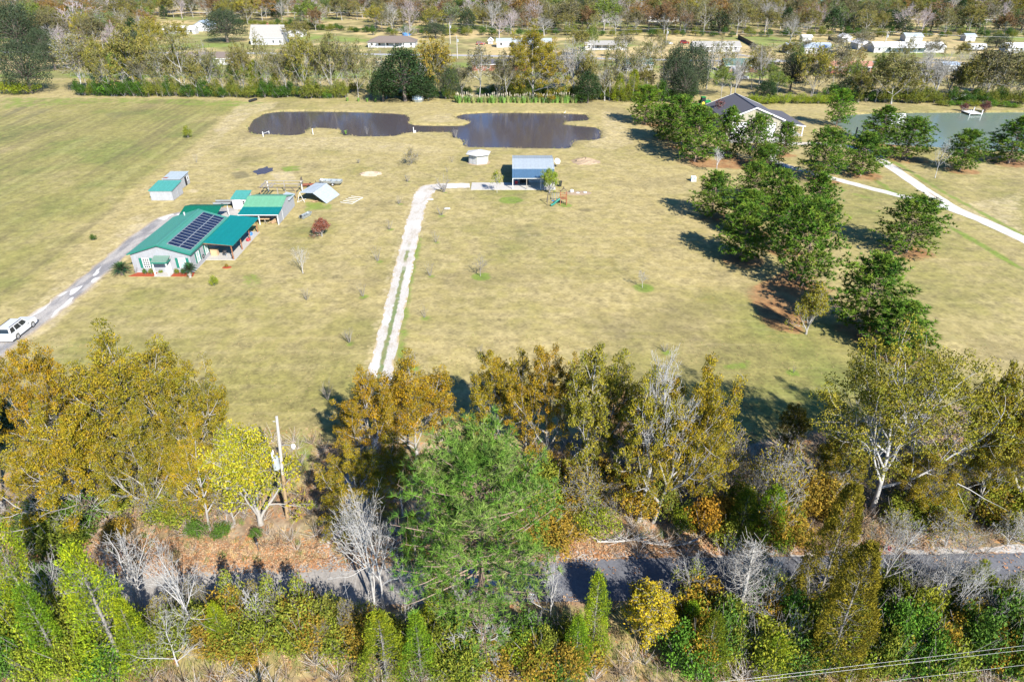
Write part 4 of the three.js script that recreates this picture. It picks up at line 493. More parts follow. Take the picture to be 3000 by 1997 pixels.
// ---------------------------------------------------------------- vehicles
function extruded(poly, w, bevel = .07) { const s = new THREE.Shape(poly.map(([x, y]) => new THREE.Vector2(x, y))); const e = new THREE.ExtrudeGeometry(s, { depth: w - 2 * bevel, bevelEnabled: true, bevelThickness: bevel, bevelSize: bevel, bevelSegments: 2, curveSegments: 6 }); e.translate(0, 0, -(w - 2 * bevel) / 2); return e; }
function arch(list, cx, r, y0) { for (let i = 0; i <= 8; i++) { const a = Math.PI * (1 - i / 8); list.push([cx - r * Math.cos(Math.PI - a) * 1, y0 + r * Math.sin(a)]); } }
function vehicle(name, label, cat, at, turn, { L = 5, W = 1.95, H = 1.85, paint = M.carWhite, kind = 'suv', wr = .39 } = {}) {
  const t = thing(name, label, cat, at, turn), h = L / 2, belt = H * .58, fx = h * .63, rx = -h * .56, sill = .32, y0 = .38; const pts = [[-h + .08, y0]]; const ar = (cx) => { for (let i = 0; i <= 8; i++) { const a = Math.PI - Math.PI * i / 8; pts.push([cx + (wr + .08) * Math.cos(a), y0 + (wr + .1) * Math.sin(a) * .98 - .02]); } }; ar(rx); ar(fx); pts.push([h - .1, y0], [h - .05, belt * .78], [h - .25, belt * .95], [h * .42, belt], [-h + .1, belt], [-h + .05, belt * .8]);
  part('body', extruded(pts, W), paint, t, true);
  const cab = kind === 'pickup' ? [-h * .12, h * .44] : [-h + .12, h * .44], wb = W / 2 - .05, wt = W / 2 - .24, tx = [cab[0] + (kind === 'pickup' ? .18 : .28), cab[1] - .75]; const B = [V(cab[0], belt - .01, wb), V(cab[1], belt - .01, wb), V(cab[1], belt - .01, -wb), V(cab[0], belt - .01, -wb)], T = [V(tx[0], H, wt), V(tx[1], H, wt), V(tx[1], H, -wt), V(tx[0], H, -wt)]; part('cabin', new Geo().hexa(T, B), paint, t, true);
  const face = (a, b, c, d, u0, u1, v0, v1) => { const at2 = (u, v) => a.clone().lerp(b, u).lerp(d.clone().lerp(c, u), v), n = b.clone().sub(a).cross(d.clone().sub(a)).normalize().multiplyScalar(.012), q = [at2(u0, v0), at2(u1, v0), at2(u1, v1), at2(u0, v1)].map((p) => p.add(n)); return new Geo().quad(...q); };
  for (const [a, b] of [[0, 1], [2, 3]]) { const cuts = kind === 'pickup' ? [[.06, .48], [.53, .94]] : [[.05, .28], [.33, .62], [.65, .95]]; for (const [u0, u1] of cuts) part('side_window', face(B[a], B[b], T[b], T[a], u0, u1, .14, .88), M.glass, t, true); }
  part('windscreen', face(B[1], B[2], T[2], T[1], .06, .94, .08, .94), M.glass, t, true); part('rear_window', face(B[3], B[0], T[0], T[3], .08, .92, .2, .88), M.glass, t, true);
  if (kind === 'pickup') { const bed = new Geo(); bed.box(-h + .14, belt + .002, -W / 2 + .14, cab[0] - .06, belt + .01, W / 2 - .14); part('bed', bed, M.black, t, true); for (const s of [-1, 1]) part('bed_rail', new Geo().box(-h + .1, belt, s * (W / 2 - .1) - .04, cab[0], belt + .06, s * (W / 2 - .1) + .04), M.chrome, t, true); }
  else for (const s of [-1, 1]) part('roof_rail', new Geo().bar(V(tx[0] + .2, H + .04, s * (wt - .06)), V(tx[1] - .1, H + .04, s * (wt - .06)), .05), M.black, t, true);
  for (const s of [-1, 1]) { part('taillight', new Geo().box(-h + .02, belt * .62, s * (W / 2 - .16) - .09, -h + .1, belt * .92, s * (W / 2 - .16) + .09), M.red, t, true); part('headlight', new Geo().box(h - .2, belt * .66, s * (W / 2 - .28) - .16, h - .02, belt * .82, s * (W / 2 - .28) + .16), M.chrome, t, true); part('mirror', new Geo().box(cab[1] - .62, belt + .05, s * (W / 2 + .08) - .1, cab[1] - .48, belt + .24, s * (W / 2 + .08) + .1), paint, t, true); part('door_seam', new Geo().box(cab[0] + (cab[1] - cab[0]) * .34, .5, s * (W / 2 + .002) - .004, cab[0] + (cab[1] - cab[0]) * .345, belt, s * (W / 2 + .002) + .004), M.dark, t, true); }
  part('bumper', new Geo().box(-h - .02, .4, -W / 2 + .08, -h + .12, .58, W / 2 - .08), kind === 'pickup' ? M.chrome : paint, t, true); part('underside', new Geo().box(-h + .3, .22, -W / 2 + .25, h - .3, .42, W / 2 - .25), M.dark, t, true); part('running_board', new Geo().box(rx + .5, .3, -W / 2 + .02, fx - .5, .37, W / 2 - .02), M.black, t, true);
  for (const x of [rx, fx]) for (const s of [-1, 1]) { const w = part('wheel', new Geo().rod(V(x, wr, s * (W / 2 - .26)), V(x, wr, s * (W / 2 - .02)), wr, 16), M.rubber, t, true); const r = new Geo().rod(V(x, wr, s * (W / 2 - .05)), V(x, wr, s * (W / 2 - .012)), wr * .66, 14); for (let i = 0; i < 5; i++) { const a = i * 1.2566; r.bar(V(x, wr, s * (W / 2 - .002)), V(x + Math.cos(a) * wr * .62, wr + Math.sin(a) * wr * .62, s * (W / 2 - .002)), .07, .03); } part('rim', r, M.chrome, w, true); }
  return t;
}
vehicle('parked_suv', 'white sport utility vehicle on the grey drive at the left edge', 'car', V(-64.8, .02, -78.25), Math.PI / 2, { L: 5.35, W: 2.02, H: 1.92 });
vehicle('pickup_truck', 'dark blue pickup truck on the paved road under the big pine', 'truck', g(1486, 1722).setY(.03), 0.01, { L: 5.9, W: 2.0, H: 1.9, paint: M.carBlue, kind: 'pickup' });
vehicle('parked_car', 'dark car at the right end of the blue roofed mobile home', 'car', g(2441, 158), .3, { L: 4.6, H: 1.5, paint: M.carDark });
vehicle('parked_car', 'dark red car in front of the far yard left of the small white shed', 'car', g(1408, 131), .2, { L: 4.6, H: 1.5, paint: M.carRed });
vehicle('parked_car', 'red and white car on the grey pad left of the grey roofed mobile home', 'car', g(2006, 128), -.4, { L: 4.8, H: 1.7, paint: M.carRed });
vehicle('parked_car', 'silver car on the grey pad behind the power pole', 'car', g(1958, 130), .5, { L: 4.6, H: 1.5, paint: M.carSilver });
vehicle('pickup_truck', 'white pickup truck beside the narrow pump house', 'truck', g(2172, 232), -.2, { L: 5.6, H: 1.85, kind: 'pickup' });
vehicle('parked_car', 'dark car beside the beige wall of the brown roofed house', 'car', g(676, 188), .1, { L: 4.6, H: 1.5, paint: M.carDark });
{ // camper
  const o = g(2860, 148), t = thing('camper_trailer', 'white camper trailer parked right of the long white house', 'camper', o, -.15); part('body', extruded([[-4.2, .6], [4, .6], [4.2, 1.4], [3.4, 3.1], [-4.2, 3.1]], 2.5, .12), M.white, t, true); for (const x of [-2.8, .2, 2]) part('window', new Geo().box(x, 1.7, 1.24, x + 1, 2.3, 1.27), M.glass, t, true); part('door', new Geo().box(-1.2, .7, 1.24, -.5, 2.6, 1.27), M.dirtyWhite, t, true); part('stripe', new Geo().box(-4.1, 1.2, 1.24, 4, 1.35, 1.262), M.blue, t, true); for (const x of [-.6, .4]) part('wheel', new Geo().rod(V(x, .4, 1), V(x, .4, 1.25), .4, 12), M.rubber, t, true); part('hitch', new Geo().bar(V(4, .55, 0), V(5.4, .5, 0), .12), M.black, t, true);
}
{ // tractor
  const o = g(2062, 308), t = thing('tractor', 'green tractor with cab and loader left of the garage', 'tractor', o, .15); part('hood', extruded([[.2, .9], [1.9, .85], [1.95, 1.5], [.2, 1.65]], .8), M.tractorGreen, t, true); part('chassis', new Geo().box(-1, .6, -.35, 2, .95, .35), M.black, t, true); part('fender', new Geo().box(-1.3, 1.3, -.95, .1, 1.42, -.5).box(-1.3, 1.3, .5, .1, 1.42, .95), M.tractorGreen, t, true); const cab = part('cab', new Geo().hexa([V(-1, 2.5, .6), V(.15, 2.5, .6), V(.15, 2.5, -.6), V(-1, 2.5, -.6)], [V(-1.1, 1.3, .7), V(.3, 1.3, .7), V(.3, 1.3, -.7), V(-1.1, 1.3, -.7)]), M.glass, t, true); part('roof', new Geo().box(-1.15, 2.5, -.72, .25, 2.66, .72), M.tractorGreen, cab, true);
  for (const s of [-1, 1]) { const w = part('rear_wheel', new Geo().rod(V(-.65, .8, s * .6), V(-.65, .8, s * 1.05), .8, 16), M.rubber, t, true); part('rim', new Geo().rod(V(-.65, .8, s * .9), V(-.65, .8, s * 1.07), .48, 12), M.tractorYellow, w, true); const f = part('front_wheel', new Geo().rod(V(1.5, .48, s * .5), V(1.5, .48, s * .82), .48, 14), M.rubber, t, true); part('rim', new Geo().rod(V(1.5, .48, s * .7), V(1.5, .48, s * .84), .26, 10), M.tractorYellow, f, true); part('loader_arm', new Geo().bar(V(.3, 1.5, s * .55), V(1.6, 1.55, s * .55), .12).bar(V(1.6, 1.55, s * .55), V(2.7, .6, s * .55), .12), M.tractorGreen, t, true); }
  part('bucket', extruded([[2.6, .15], [3.3, .1], [3.3, .2], [2.8, .7], [2.6, .7]], 1.8, .02), M.tractorGreen, t, true); part('exhaust', new Geo().rod(V(1.2, 1.55, .2), V(1.2, 2.3, .2), .05, 6), M.black, t, true); const im = part('mower', new Geo().box(-3.2, .2, -.9, -1.7, .6, .9), M.tractorGreen, t, true); part('drawbar', new Geo().bar(V(-1.7, .5, 0), V(-.9, .7, 0), .12), M.black, im, true);
}
// ---------------------------------------------------------------- boats, trailers, yard things
function jonBoat(t, L, W, y, m2) { const b = new Geo(), h = .5, P = (x, w, yy, s) => V(x, yy, s * w), st = [[-L / 2, W / 2, 0], [L * .2, W / 2, 0], [L * .42, W * .44, .12], [L / 2, W * .36, .3]]; for (let i = 0; i < 3; i++) { const [x0, w0, b0] = st[i], [x1, w1, b1] = st[i + 1]; for (const s of [-1, 1]) { const a = [P(x0, w0 * .8, y + b0, s), P(x1, w1 * .8, y + b1, s), P(x1, w1, y + h + b1 * .4, s), P(x0, w0, y + h + b0 * .4, s)]; s > 0 ? b.quad(...a) : b.quad(...a.reverse()); const inn = [P(x0, w0 * .74, y + b0 + .04, s), P(x1, w1 * .74, y + b1 + .04, s), P(x1, w1 - .05, y + h + b1 * .4, s), P(x0, w0 - .05, y + h + b0 * .4, s)]; s > 0 ? b.quad(...inn.reverse()) : b.quad(...inn); b.quad(P(x0, w0, y + h + b0 * .4, s), P(x1, w1, y + h + b1 * .4, s), P(x1, w1 - .05, y + h + b1 * .4, s), P(x0, w0 - .05, y + h + b0 * .4, s)); } b.quad(P(x0, w0 * .8, y + b0 + .04, 1), P(x1, w1 * .8, y + b1 + .04, 1), P(x1, w1 * .8, y + b1 + .04, -1), P(x0, w0 * .8, y + b0 + .04, -1)); b.quad(P(x0, w0 * .8, y + b0, -1), P(x1, w1 * .8, y + b1, -1), P(x1, w1 * .8, y + b1, 1), P(x0, w0 * .8, y + b0, 1)); } b.box(-L / 2 - .03, y, -W / 2, -L / 2 + .03, y + h, W / 2); const [x1, w1, b1] = st[3]; b.box(x1 - .03, y + b1, -w1, x1 + .03, y + h + b1 * .4, w1); part('hull', b, m2, t, true); for (const x of [-L * .28, 0, L * .26]) part('thwart', new Geo().box(x - .14, y + .3, -W * .44, x + .14, y + .36, W * .44), m2, t, true); }
{ const o = g(970, 541), t = thing('boat_on_trailer', 'grey aluminium boat on a trailer beside the collapsed carport', 'boat', o, Math.PI - .06); jonBoat(t, 4.6, 1.6, .55, M.alu); const f = part('trailer_frame', new Geo().bar(V(-2, .45, .5), V(2, .45, .5), .1).bar(V(-2, .45, -.5), V(2, .45, -.5), .1).bar(V(2, .45, .5), V(3.4, .42, 0), .08).bar(V(2, .45, -.5), V(3.4, .42, 0), .08), M.chrome, t, true); for (const s of [-1, 1]) { const w = part('wheel', new Geo().rod(V(-.6, .33, s * .75), V(-.6, .33, s * .95), .33, 14), M.rubber, t, true); part('rim', new Geo().rod(V(-.6, .33, s * .9), V(-.6, .33, s * .96), .18, 10), M.white, w, true); part('fender', new Geo().box(-1, .68, s * .85 - .14, -.2, .72, s * .85 + .14), M.chrome, t, true); } part('jack', new Geo().bar(V(3.3, 0, 0), V(3.3, .9, 0), .07), M.black, t, true); }
{ const t = thing('small_boat', 'small grey flat-bottomed boat lying on the lawn beside the workshop', 'boat', g(896, 635), 1.15); jonBoat(t, 2.5, 1.15, .06, M.alu); part('motor', new Geo().box(-1.5, .3, -.15, -1.2, .75, .15), M.black, t, true); }
{ const o = g(563, 604), t = thing('utility_trailer', 'low dark utility trailer between the carport and the small white shed', 'trailer', g(694 - 36, 601), .05); part('bed', new Geo().box(-1.9, .45, -.8, 1.6, .53, .8), M.darkWood, t, true); for (const s of [-1, 1]) part('side_rail', new Geo().box(-1.9, .53, s * .8 - .03, 1.6, .85, s * .8 + .03), M.alu, t, true); for (const s of [-1, 1]) part('wheel', new Geo().rod(V(-.2, .32, s * .82), V(-.2, .32, s * 1.0), .32, 12), M.rubber, t, true); part('drawbar', new Geo().bar(V(1.6, .45, .5), V(2.7, .45, 0), .08).bar(V(1.6, .45, -.5), V(2.7, .45, 0), .08), M.black, t, true); part('tongue_jack', new Geo().bar(V(2.6, 0, 0), V(2.6, .6, 0), .06), M.black, t, true); }
{ const o = g(898, 546), t = thing('mesh_trailer', 'rusty trailer with upright mesh tailgate behind the collapsed carport', 'trailer', o, .05); part('bed', new Geo().box(-.8, .4, -.7, 1.9, .48, .7), M.rust, t, true); const gate = new Geo(); for (let i = 0; i < 6; i++) gate.bar(V(-.85, .45, -.7 + i * .28), V(-.95, 2, -.7 + i * .28), .05); for (let i = 0; i < 4; i++) gate.bar(V(-.86 - i * .025, .5 + i * .45, -.7), V(-.86 - i * .025, .5 + i * .45, .7), .05); part('tailgate', gate, M.darkWood, t, true); for (const s of [-1, 1]) part('wheel', new Geo().rod(V(.6, .3, s * .75), V(.6, .3, s * .92), .3, 12), M.rubber, t, true); part('drawbar', new Geo().bar(V(1.9, .4, 0), V(3, .4, 0), .1), M.rust, t, true); part('stand', new Geo().bar(V(2.9, 0, 0), V(2.9, .4, 0), .06), M.rust, t, true); }
{ const o = g(1030, 586), t = thing('gate_panel', 'pale metal gate panel of five rails lying on the grass', 'gate', o, -.35); for (let i = 0; i < 5; i++) part('rail', new Geo().rod(V(-1.35, .06, -2 + i), V(1.35, .06, -2 + i), .055, 6), M.trimWhite, t, true); part('stile', new Geo().rod(V(1.35, .06, -2.05), V(1.35, .06, 2.05), .05, 6), M.trimWhite, t, true); }
{ const t = thing('utility_box', 'pale pad-mounted utility box on the grass left of the pines', 'utility box', g(2031, 530)); part('cabinet', new Geo().hexa([V(-.5, .95, .42), V(.5, .95, .42), V(.5, 1.05, -.42), V(-.5, 1.05, -.42)], [V(-.5, .1, .48), V(.5, .1, .48), V(.5, .1, -.48), V(-.5, .1, -.48)]), mat([.55, .66, .66]), t, true); part('base', new Geo().box(-.62, 0, -.6, .62, .1, .6), M.concrete, t, true); part('lid_seam', new Geo().box(-.42, .3, .47, .42, .34, .49), M.greyWood, t, true); part('label_plate', new Geo().box(-.08, .55, .46, .2, .8, .475), M.blue, t, true); }
{ // wooden play set
  const o = g(1650, 598), t = thing('play_set', 'wooden play set with dark green slide and dark swings on the lawn', 'play set', o, 0); for (const x of [-.6, .6]) for (const z of [-.6, .6]) part('post', new Geo().box(x - .06, 0, z - .06, x + .06, 2.6, z + .06), M.redWood, t, true); part('deck', new Geo().box(-.7, 1.2, -.7, .7, 1.28, .7), M.redWood, t, true); for (let i = 0; i < 6; i++) part('railing_board', new Geo().box(-.6 + i * .24 - .05, 1.28, .6, -.6 + i * .24 + .05, 2.1, .64), M.redWood, t, true); part('top_rail', new Geo().box(-.66, 2.1, .58, .66, 2.2, .66).box(-.66, 2.1, -.66, .66, 2.2, -.58), M.redWood, t, true); part('roof_beam', new Geo().bar(V(-.6, 2.6, 0), V(0, 3.3, 0), .09).bar(V(.6, 2.6, 0), V(0, 3.3, 0), .09).bar(V(0, 3.3, -.6), V(0, 3.3, .6), .09), M.darkWood, t, true); part('slide', new Geo().tube([V(-.7, 1.25, .5), V(-1.2, 1.0, .7), V(-1.9, .4, .95), V(-2.5, .15, 1.1)], [.22, .24, .24, .24], 6, true), M.slide, t, true); part('swing_beam', new Geo().bar(V(-.6, 2.2, -.4), V(-3, 2.2, -.4), .1).bar(V(-3, 2.2, -.4), V(-3.2, 0, .4), .09).bar(V(-3, 2.2, -.4), V(-3.2, 0, -1.2), .09), M.darkWood, t, true); for (const x of [-1.3, -2.2]) part('swing', new Geo().bar(V(x, 2.2, -.4), V(x, .6, -.4), .03).bar(V(x + .4, 2.2, -.4), V(x + .4, .6, -.4), .03).box(x - .02, .55, -.52, x + .42, .6, -.28), M.blue, t, true); part('ladder', new Geo().bar(V(.7, 0, -.3), V(.7, 1.2, -.3), .06).bar(V(.7, 0, .3), V(.7, 1.2, .3), .06).bar(V(.7, .4, -.3), V(.7, .4, .3), .05).bar(V(.7, .8, -.3), V(.7, .8, .3), .05), M.redWood, t, true);
}
{ const t = thing('rubbish_bin', 'black wheeled rubbish bin at the right corner of the cabin', 'bin', g(1641, 546)); part('body', new Geo().hexa([V(-.33, 1.0, .33), V(.33, 1.0, .33), V(.33, 1.0, -.33), V(-.33, 1.0, -.33)], [V(-.25, .06, .25), V(.25, .06, .25), V(.25, .06, -.25), V(-.25, .06, -.25)]), M.black, t, true); part('lid', new Geo().hexa([V(-.36, 1.06, .38), V(.36, 1.06, .38), V(.36, 1.14, -.38), V(-.36, 1.14, -.38)], [V(-.36, 1.0, .38), V(.36, 1.0, .38), V(.36, 1.0, -.38), V(-.36, 1.0, -.38)]), M.black, t, true); part('wheel', new Geo().rod(V(-.3, .1, -.28), V(-.22, .1, -.28), .1, 8).rod(V(.22, .1, -.28), V(.3, .1, -.28), .1, 8), M.rubber, t, true); }
{ const mound = (name, label, px, py, r, h, m2, sd) => { const o = g(px, py), b = new Geo(), q = rng(sd), n = 18, k = 5, P = []; for (let j = 0; j <= k; j++) { P.push([]); for (let i = 0; i < n; i++) { const a = i / n * 6.283, l = j / k * r * (j ? .8 + .4 * q() : 1); P[j].push(V(o.x + Math.cos(a) * l * 1.35, j === k ? -.02 : h * (1 - (j / k) ** 1.3) * (.75 + .5 * q()), o.z + Math.sin(a) * l)); } } for (let j = 0; j < k; j++) for (let i = 0; i < n; i++) { const l = (i + 1) % n; b.tri(P[j][i], P[j][l], P[j + 1][l]); b.tri(P[j][i], P[j + 1][l], P[j + 1][i]); } single(name, b, m2, label, 'mound', o); };
  mound('dirt_pile', 'pile of brown dirt on the lawn right of the cabin', 1716, 474, 2.6, 1.0, M.earth, 11); mound('sand_pile', 'low pale sand pile left of the gravel drive', 1084, 509, 2, .5, M.sand, 12); }
{ const t = thing('septic_mound', 'low earth patch with three pale lids right of the play set', 'septic lids', g(1693, 565)); part('earth', new Geo().lathe(g(1693, 565).x, g(1693, 565).z, [[2.9, .01], [1.6, .1], [0, .14]], 16, 1, .5), M.earth, t); for (const [px, py, h] of [[1675, 563, .5], [1693, 566, .12], [1714, 565, .2]]) { const o = g(px, py); part('lid', new Geo().lathe(o.x, o.z, [[.38, .02], [.38, h], [.3, h + .06], [0, h + .08]], 10), M.trimWhite, t); } }
{ const o = g(1261, 584), q = rng(8); for (const [px, py, lab] of [[1261, 584, 'flat white stone at the bend of the gravel drive'], [1310, 611, 'small white stone beside the bare shrub right of the drive']]) { const w = g(px, py); single('flat_stone', new Geo().lathe(w.x, w.z, [[.62, .02], [.55, .1], [.3, .14], [0, .15]], 9, 1, .7), M.trimWhite, lab, 'stone', w); } }
// pond things
{ const rail = (name, label, px, py, px2, py2) => { const a = g(px, py), b = g(px2, py2), t = thing(name, label, 'rail', a); part('post', new Geo().box(a.x - .09, 0, a.z - .09, a.x + .09, 1.3, a.z + .09), M.trimWhite, t); part('post', new Geo().box(b.x - .06, 0, b.z - .06, b.x + .06, .7, b.z + .06), M.trimWhite, t); part('rail', new Geo().bar(V(a.x, .8, a.z), V(b.x, .6, b.z), .07, .1), M.trimWhite, t); }; rail('pond_rail', 'white post and rail at the lower left shore of the main pond', 771, 400, 788, 391);
  for (const [px, py, lab] of [[917, 394, 'lone white post on the peninsula of the main pond'], [1212, 390, 'white post with feeder on the narrow neck of the main pond']]) { const o = g(px, py), t = thing('pond_post', lab, 'post', o); part('post', new Geo().box(o.x - .08, 0, o.z - .08, o.x + .08, 1.5, o.z + .08), M.trimWhite, t); part('cap', new Geo().box(o.x - .13, 1.5, o.z - .13, o.x + .13, 1.58, o.z + .13), M.trimWhite, t); if (px > 1000) part('feeder', new Geo().box(o.x + .1, .2, o.z - .2, o.x + .6, .75, o.z + .2), M.trimWhite, t); }
  { const o = g(1655, 332).setY(WATER_Y), t = thing('egret', 'white egret standing in the shallows at the far shore of the pond', 'bird', o); const b = new Geo(); b.tube([V(-.32, .5, 0), V(-.1, .55, 0), V(.12, .62, 0), V(.22, .78, 0), V(.16, .95, 0), V(.24, 1.08, 0), V(.34, 1.06, 0)], [.03, .13, .12, .05, .035, .05, .02], 8, true); part('body', b, M.trimWhite, t, true); part('bill', new Geo().tube([V(.34, 1.06, 0), V(.5, 1.02, 0)], [.02, .004], 5), M.tractorYellow, t, true); for (const s of [-1, 1]) part('leg', new Geo().tube([V(-.02, .48, s * .05), V(.03, .25, s * .05), V(0, 0, s * .05), V(.02, -.3, s * .05)], [.018, .014, .013, .013], 4), M.black, t, true); }
  // sloping white roof over the dock in the right pond
  const lo = g(2634, 363, 2.3), bt = thing('boat_dock_shelter', 'white roofed dock shelter standing in the right pond', 'dock', V(lo.x, 0, lo.z), -.33); part('roof', new Geo().slab(V(-2.1, 2.3, 0), V(2.1, 2.3, 0), V(2.1, 4.0, -6), V(-2.1, 4.0, -6), .14), mat([.68, .68, .69], { roughness: .6 }), bt, true); for (const x of [-1.9, 1.9]) for (const [z, h] of [[-.2, 2.25], [-3, 3], [-5.8, 3.8]]) part('post', new Geo().box(x - .08, -1.2, z - .08, x + .08, h, z + .08), M.greyWood, bt, true); part('deck', new Geo().box(-2.1, .1, -6, 2.1, .22, .4), M.greyWood, bt, true); part('walkway', new Geo().box(-1, .1, .4, .4, .2, 9), M.greyWood, bt, true); for (const [px, py, lab] of [[2507, 398, 'left dark piling in the right pond'], [2527, 394, 'right dark piling in the right pond']]) { const o = g(px, py), q = thing('piling', lab, 'piling', o); part('shaft', new Geo().rod(V(0, -1, 0), V(0, 2.2, 0), .18, 8), M.darkWood, q, true); part('cap', new Geo().rod(V(0, 2.2, 0), V(0, 2.26, 0), .22, 8), M.greyWood, q, true); }
  const d0 = g(2858, 334), dk = thing('fishing_dock', 'small white fishing dock with rails at the far bank of the right pond', 'dock', d0); part('deck', new Geo().box(d0.x - 1.9, .12, d0.z - 4.2, d0.x + 1.9, .25, d0.z + .5), M.trimWhite, dk); for (const x of [-1.8, 1.8]) for (const z of [-4, .3]) part('post', new Geo().box(d0.x + x - .1, -1.1, d0.z + z - .1, d0.x + x + .1, 1.3, d0.z + z + .1), M.trimWhite, dk); part('handrail', new Geo().bar(V(d0.x - 1.8, 1.1, d0.z + .3), V(d0.x - 1.8, 1.1, d0.z - 4), .08).bar(V(d0.x + 1.8, 1.1, d0.z + .3), V(d0.x + 1.8, 1.1, d0.z - 4), .08), M.trimWhite, dk); }
// pool behind the ranch house
{ const o = g(1192, 103), t = thing('paddling_pool', 'bright blue above-ground pool behind the hip roofed ranch house', 'pool', o); part('wall', new Geo().lathe(o.x, o.z, [[2.6, 0], [2.6, 1.1], [2.4, 1.1], [2.4, .9]], 18), M.blue, t); part('cover', new Geo().lathe(o.x, o.z, [[2.4, .95], [0, 1.0]], 18), mat([.02, .45, .8]), t); }
// drum by the treeline, black tank
single('culvert_pipe', new Geo().rod(g(730, 296, .4), g(750, 290, .4), .42, 10), M.black, 'dark pipe lying on the grass before the left treeline', 'pipe', g(740, 293));
{ const o = g(1224, 298), b = new Geo().lathe(o.x, o.z, [[1.1, 0], [1.5, .8], [1.3, 1.8], [.6, 2.3], [0, 2.4]], 9, 1.3, 1); single('covered_heap', b, M.alu, 'grey tarp covered heap beside the dark magnolia', 'heap', o); }
// ---------------------------------------------------------------- poles, mailbox, wires
{
  const o = g(842, 1520), top = V(o.x + .95, 11.2, o.z), t = thing('utility_pole', 'leaning grey utility pole with transformer and street lamp in front of the lawn', 'utility pole', o); const P = (y) => o.clone().lerp(top, y / 11.2);
  part('shaft', new Geo().tube([P(0), P(5.2)], [.17, .145], 10), M.poleOld, t); part('upper_shaft', new Geo().tube([P(5.2), P(11.2)], [.145, .115], 10, true), M.pole, t);
  const c = P(6.6).add(V(-.42, 0, .2)); const tr = part('transformer', new Geo().lathe(c.x, c.z, [[.05, 5.95], [.3, 6.0], [.3, 7.1], [.26, 7.2], [0, 7.26]], 14), M.zincPale, t); for (const d of [-.15, .15]) part('bushing', new Geo().lathe(c.x - .1, c.z + d, [[.07, 7.15], [.05, 7.6], [.08, 7.62], [.05, 7.8], [0, 7.82]], 8), M.trimWhite, tr); part('bracket', new Geo().bar(P(6.9), c.clone().setY(6.9), .1), M.chrome, t);
  part('lamp_arm', new Geo().rod(P(8.3), P(8.3).add(V(.95, .1, .1)), .035, 6), M.chrome, t); const lh = P(8.3).add(V(1.15, .05, .1)); part('lamp_head', new Geo().lathe(lh.x, lh.z, [[.13, 8.05], [.2, 8.25], [.16, 8.42], [.06, 8.5], [0, 8.5]], 10), M.trimWhite, t); part('cable_coil', new Geo().tube(Array.from({ length: 15 }, (_, i) => P(5.7).add(V(.42 + .33 * Math.cos(i * .449), .33 * Math.sin(i * .449), .1))), Array(15).fill(.03), 5), M.black, t); part('insulator', new Geo().rod(P(10.7), P(10.7).add(V(-.35, .03, 0)), .03, 5), M.white, t);
}
{ const o = g(757, 1612), t = thing('mailbox', 'black mailbox on a wooden post at the roadside', 'mailbox', o, .5); part('post', new Geo().box(-.05, 0, -.05, .05, 1.0, .05), M.darkWood, t, true); const b = new Geo(); const pr = []; for (let i = 0; i <= 8; i++) pr.push([.11 * Math.cos(i / 8 * Math.PI), .14 + .11 * Math.sin(i / 8 * Math.PI)]); pr.push([-.11, 0], [.11, 0]); b.prism(pr.map(([x, y]) => [x, y + 1]), -.3, .3); part('box', b, M.black, t, true); part('door', new Geo().box(-.09, 1.02, .3, .09, 1.22, .315), M.chrome, t, true); part('flag', new Geo().box(.112, 1.1, 0, .125, 1.3, .04), M.red, t, true); }
{ const o = g(2605, 1612), t = thing('red_bucket', 'small red bucket at the road edge on the right', 'bucket', o); part('shell', new Geo().lathe(0, 0, [[.13, 0], [.17, .34], [.155, .34], [.12, .03], [0, .03]], 10), M.red, t, true); part('handle', new Geo().tube(Array.from({ length: 7 }, (_, i) => V(.16 * Math.cos(i * .5236), .33 + .15 * Math.sin(i * .5236), 0)), Array(7).fill(.008), 4), M.chrome, t, true); }
function farPole(label, px, py, topY) { const o = g(px, py), h = clamp(rise(o.z, topY), 8, 16), t = thing('utility_pole', label, 'utility pole', o); part('shaft', new Geo().tube([V(o.x, 0, o.z), V(o.x, h, o.z)], [.22, .16], 6, true), M.pole, t); part('crossarm', new Geo().bar(V(o.x - 1.1, h - .6, o.z + .12), V(o.x + 1.1, h - .6, o.z + .12), .14), M.greyWood, t); part('transformer', new Geo().lathe(o.x + .45, o.z, [[.3, h - 2.6], [.3, h - 1.5], [0, h - 1.4]], 8), M.zincPale, t); return V(o.x, h, o.z); }
const tops = [farPole('far utility pole left of the bright green lawn', 1319, 128, 66), farPole('far utility pole beside the grey pad behind the wood edge', 1951, 132, 84), farPole('far utility pole in front of the long white house porch', 2588, 151, 92)];
farPole('pale utility pole beside the street left of the brick house', 1340, 171, 104);
const wireMat = mat([.3, .3, .3], { roughness: .4, metalness: .5 });
function wire(label, a, b, sag, r, group, name = 'power_line') { const pts = [], n = 28; for (let i = 0; i <= n; i++) { const t = i / n; pts.push(a.clone().lerp(b, t).add(V(0, -4 * sag * t * (1 - t), 0))); } return single(name, new Geo().tube(pts, pts.map(() => r), 4), wireMat, label, 'power line', a.clone(), group); }
wire('power line strung behind the far houses left of the grey pad', tops[0], tops[1], 2.2, .05); wire('power line strung behind the blue roofed mobile home', tops[1], tops[2], 2.2, .05); wire('power line strung right of the long white house', tops[2], V(tops[2].x + 150, tops[2].y, tops[2].z + 5), 2.4, .05);
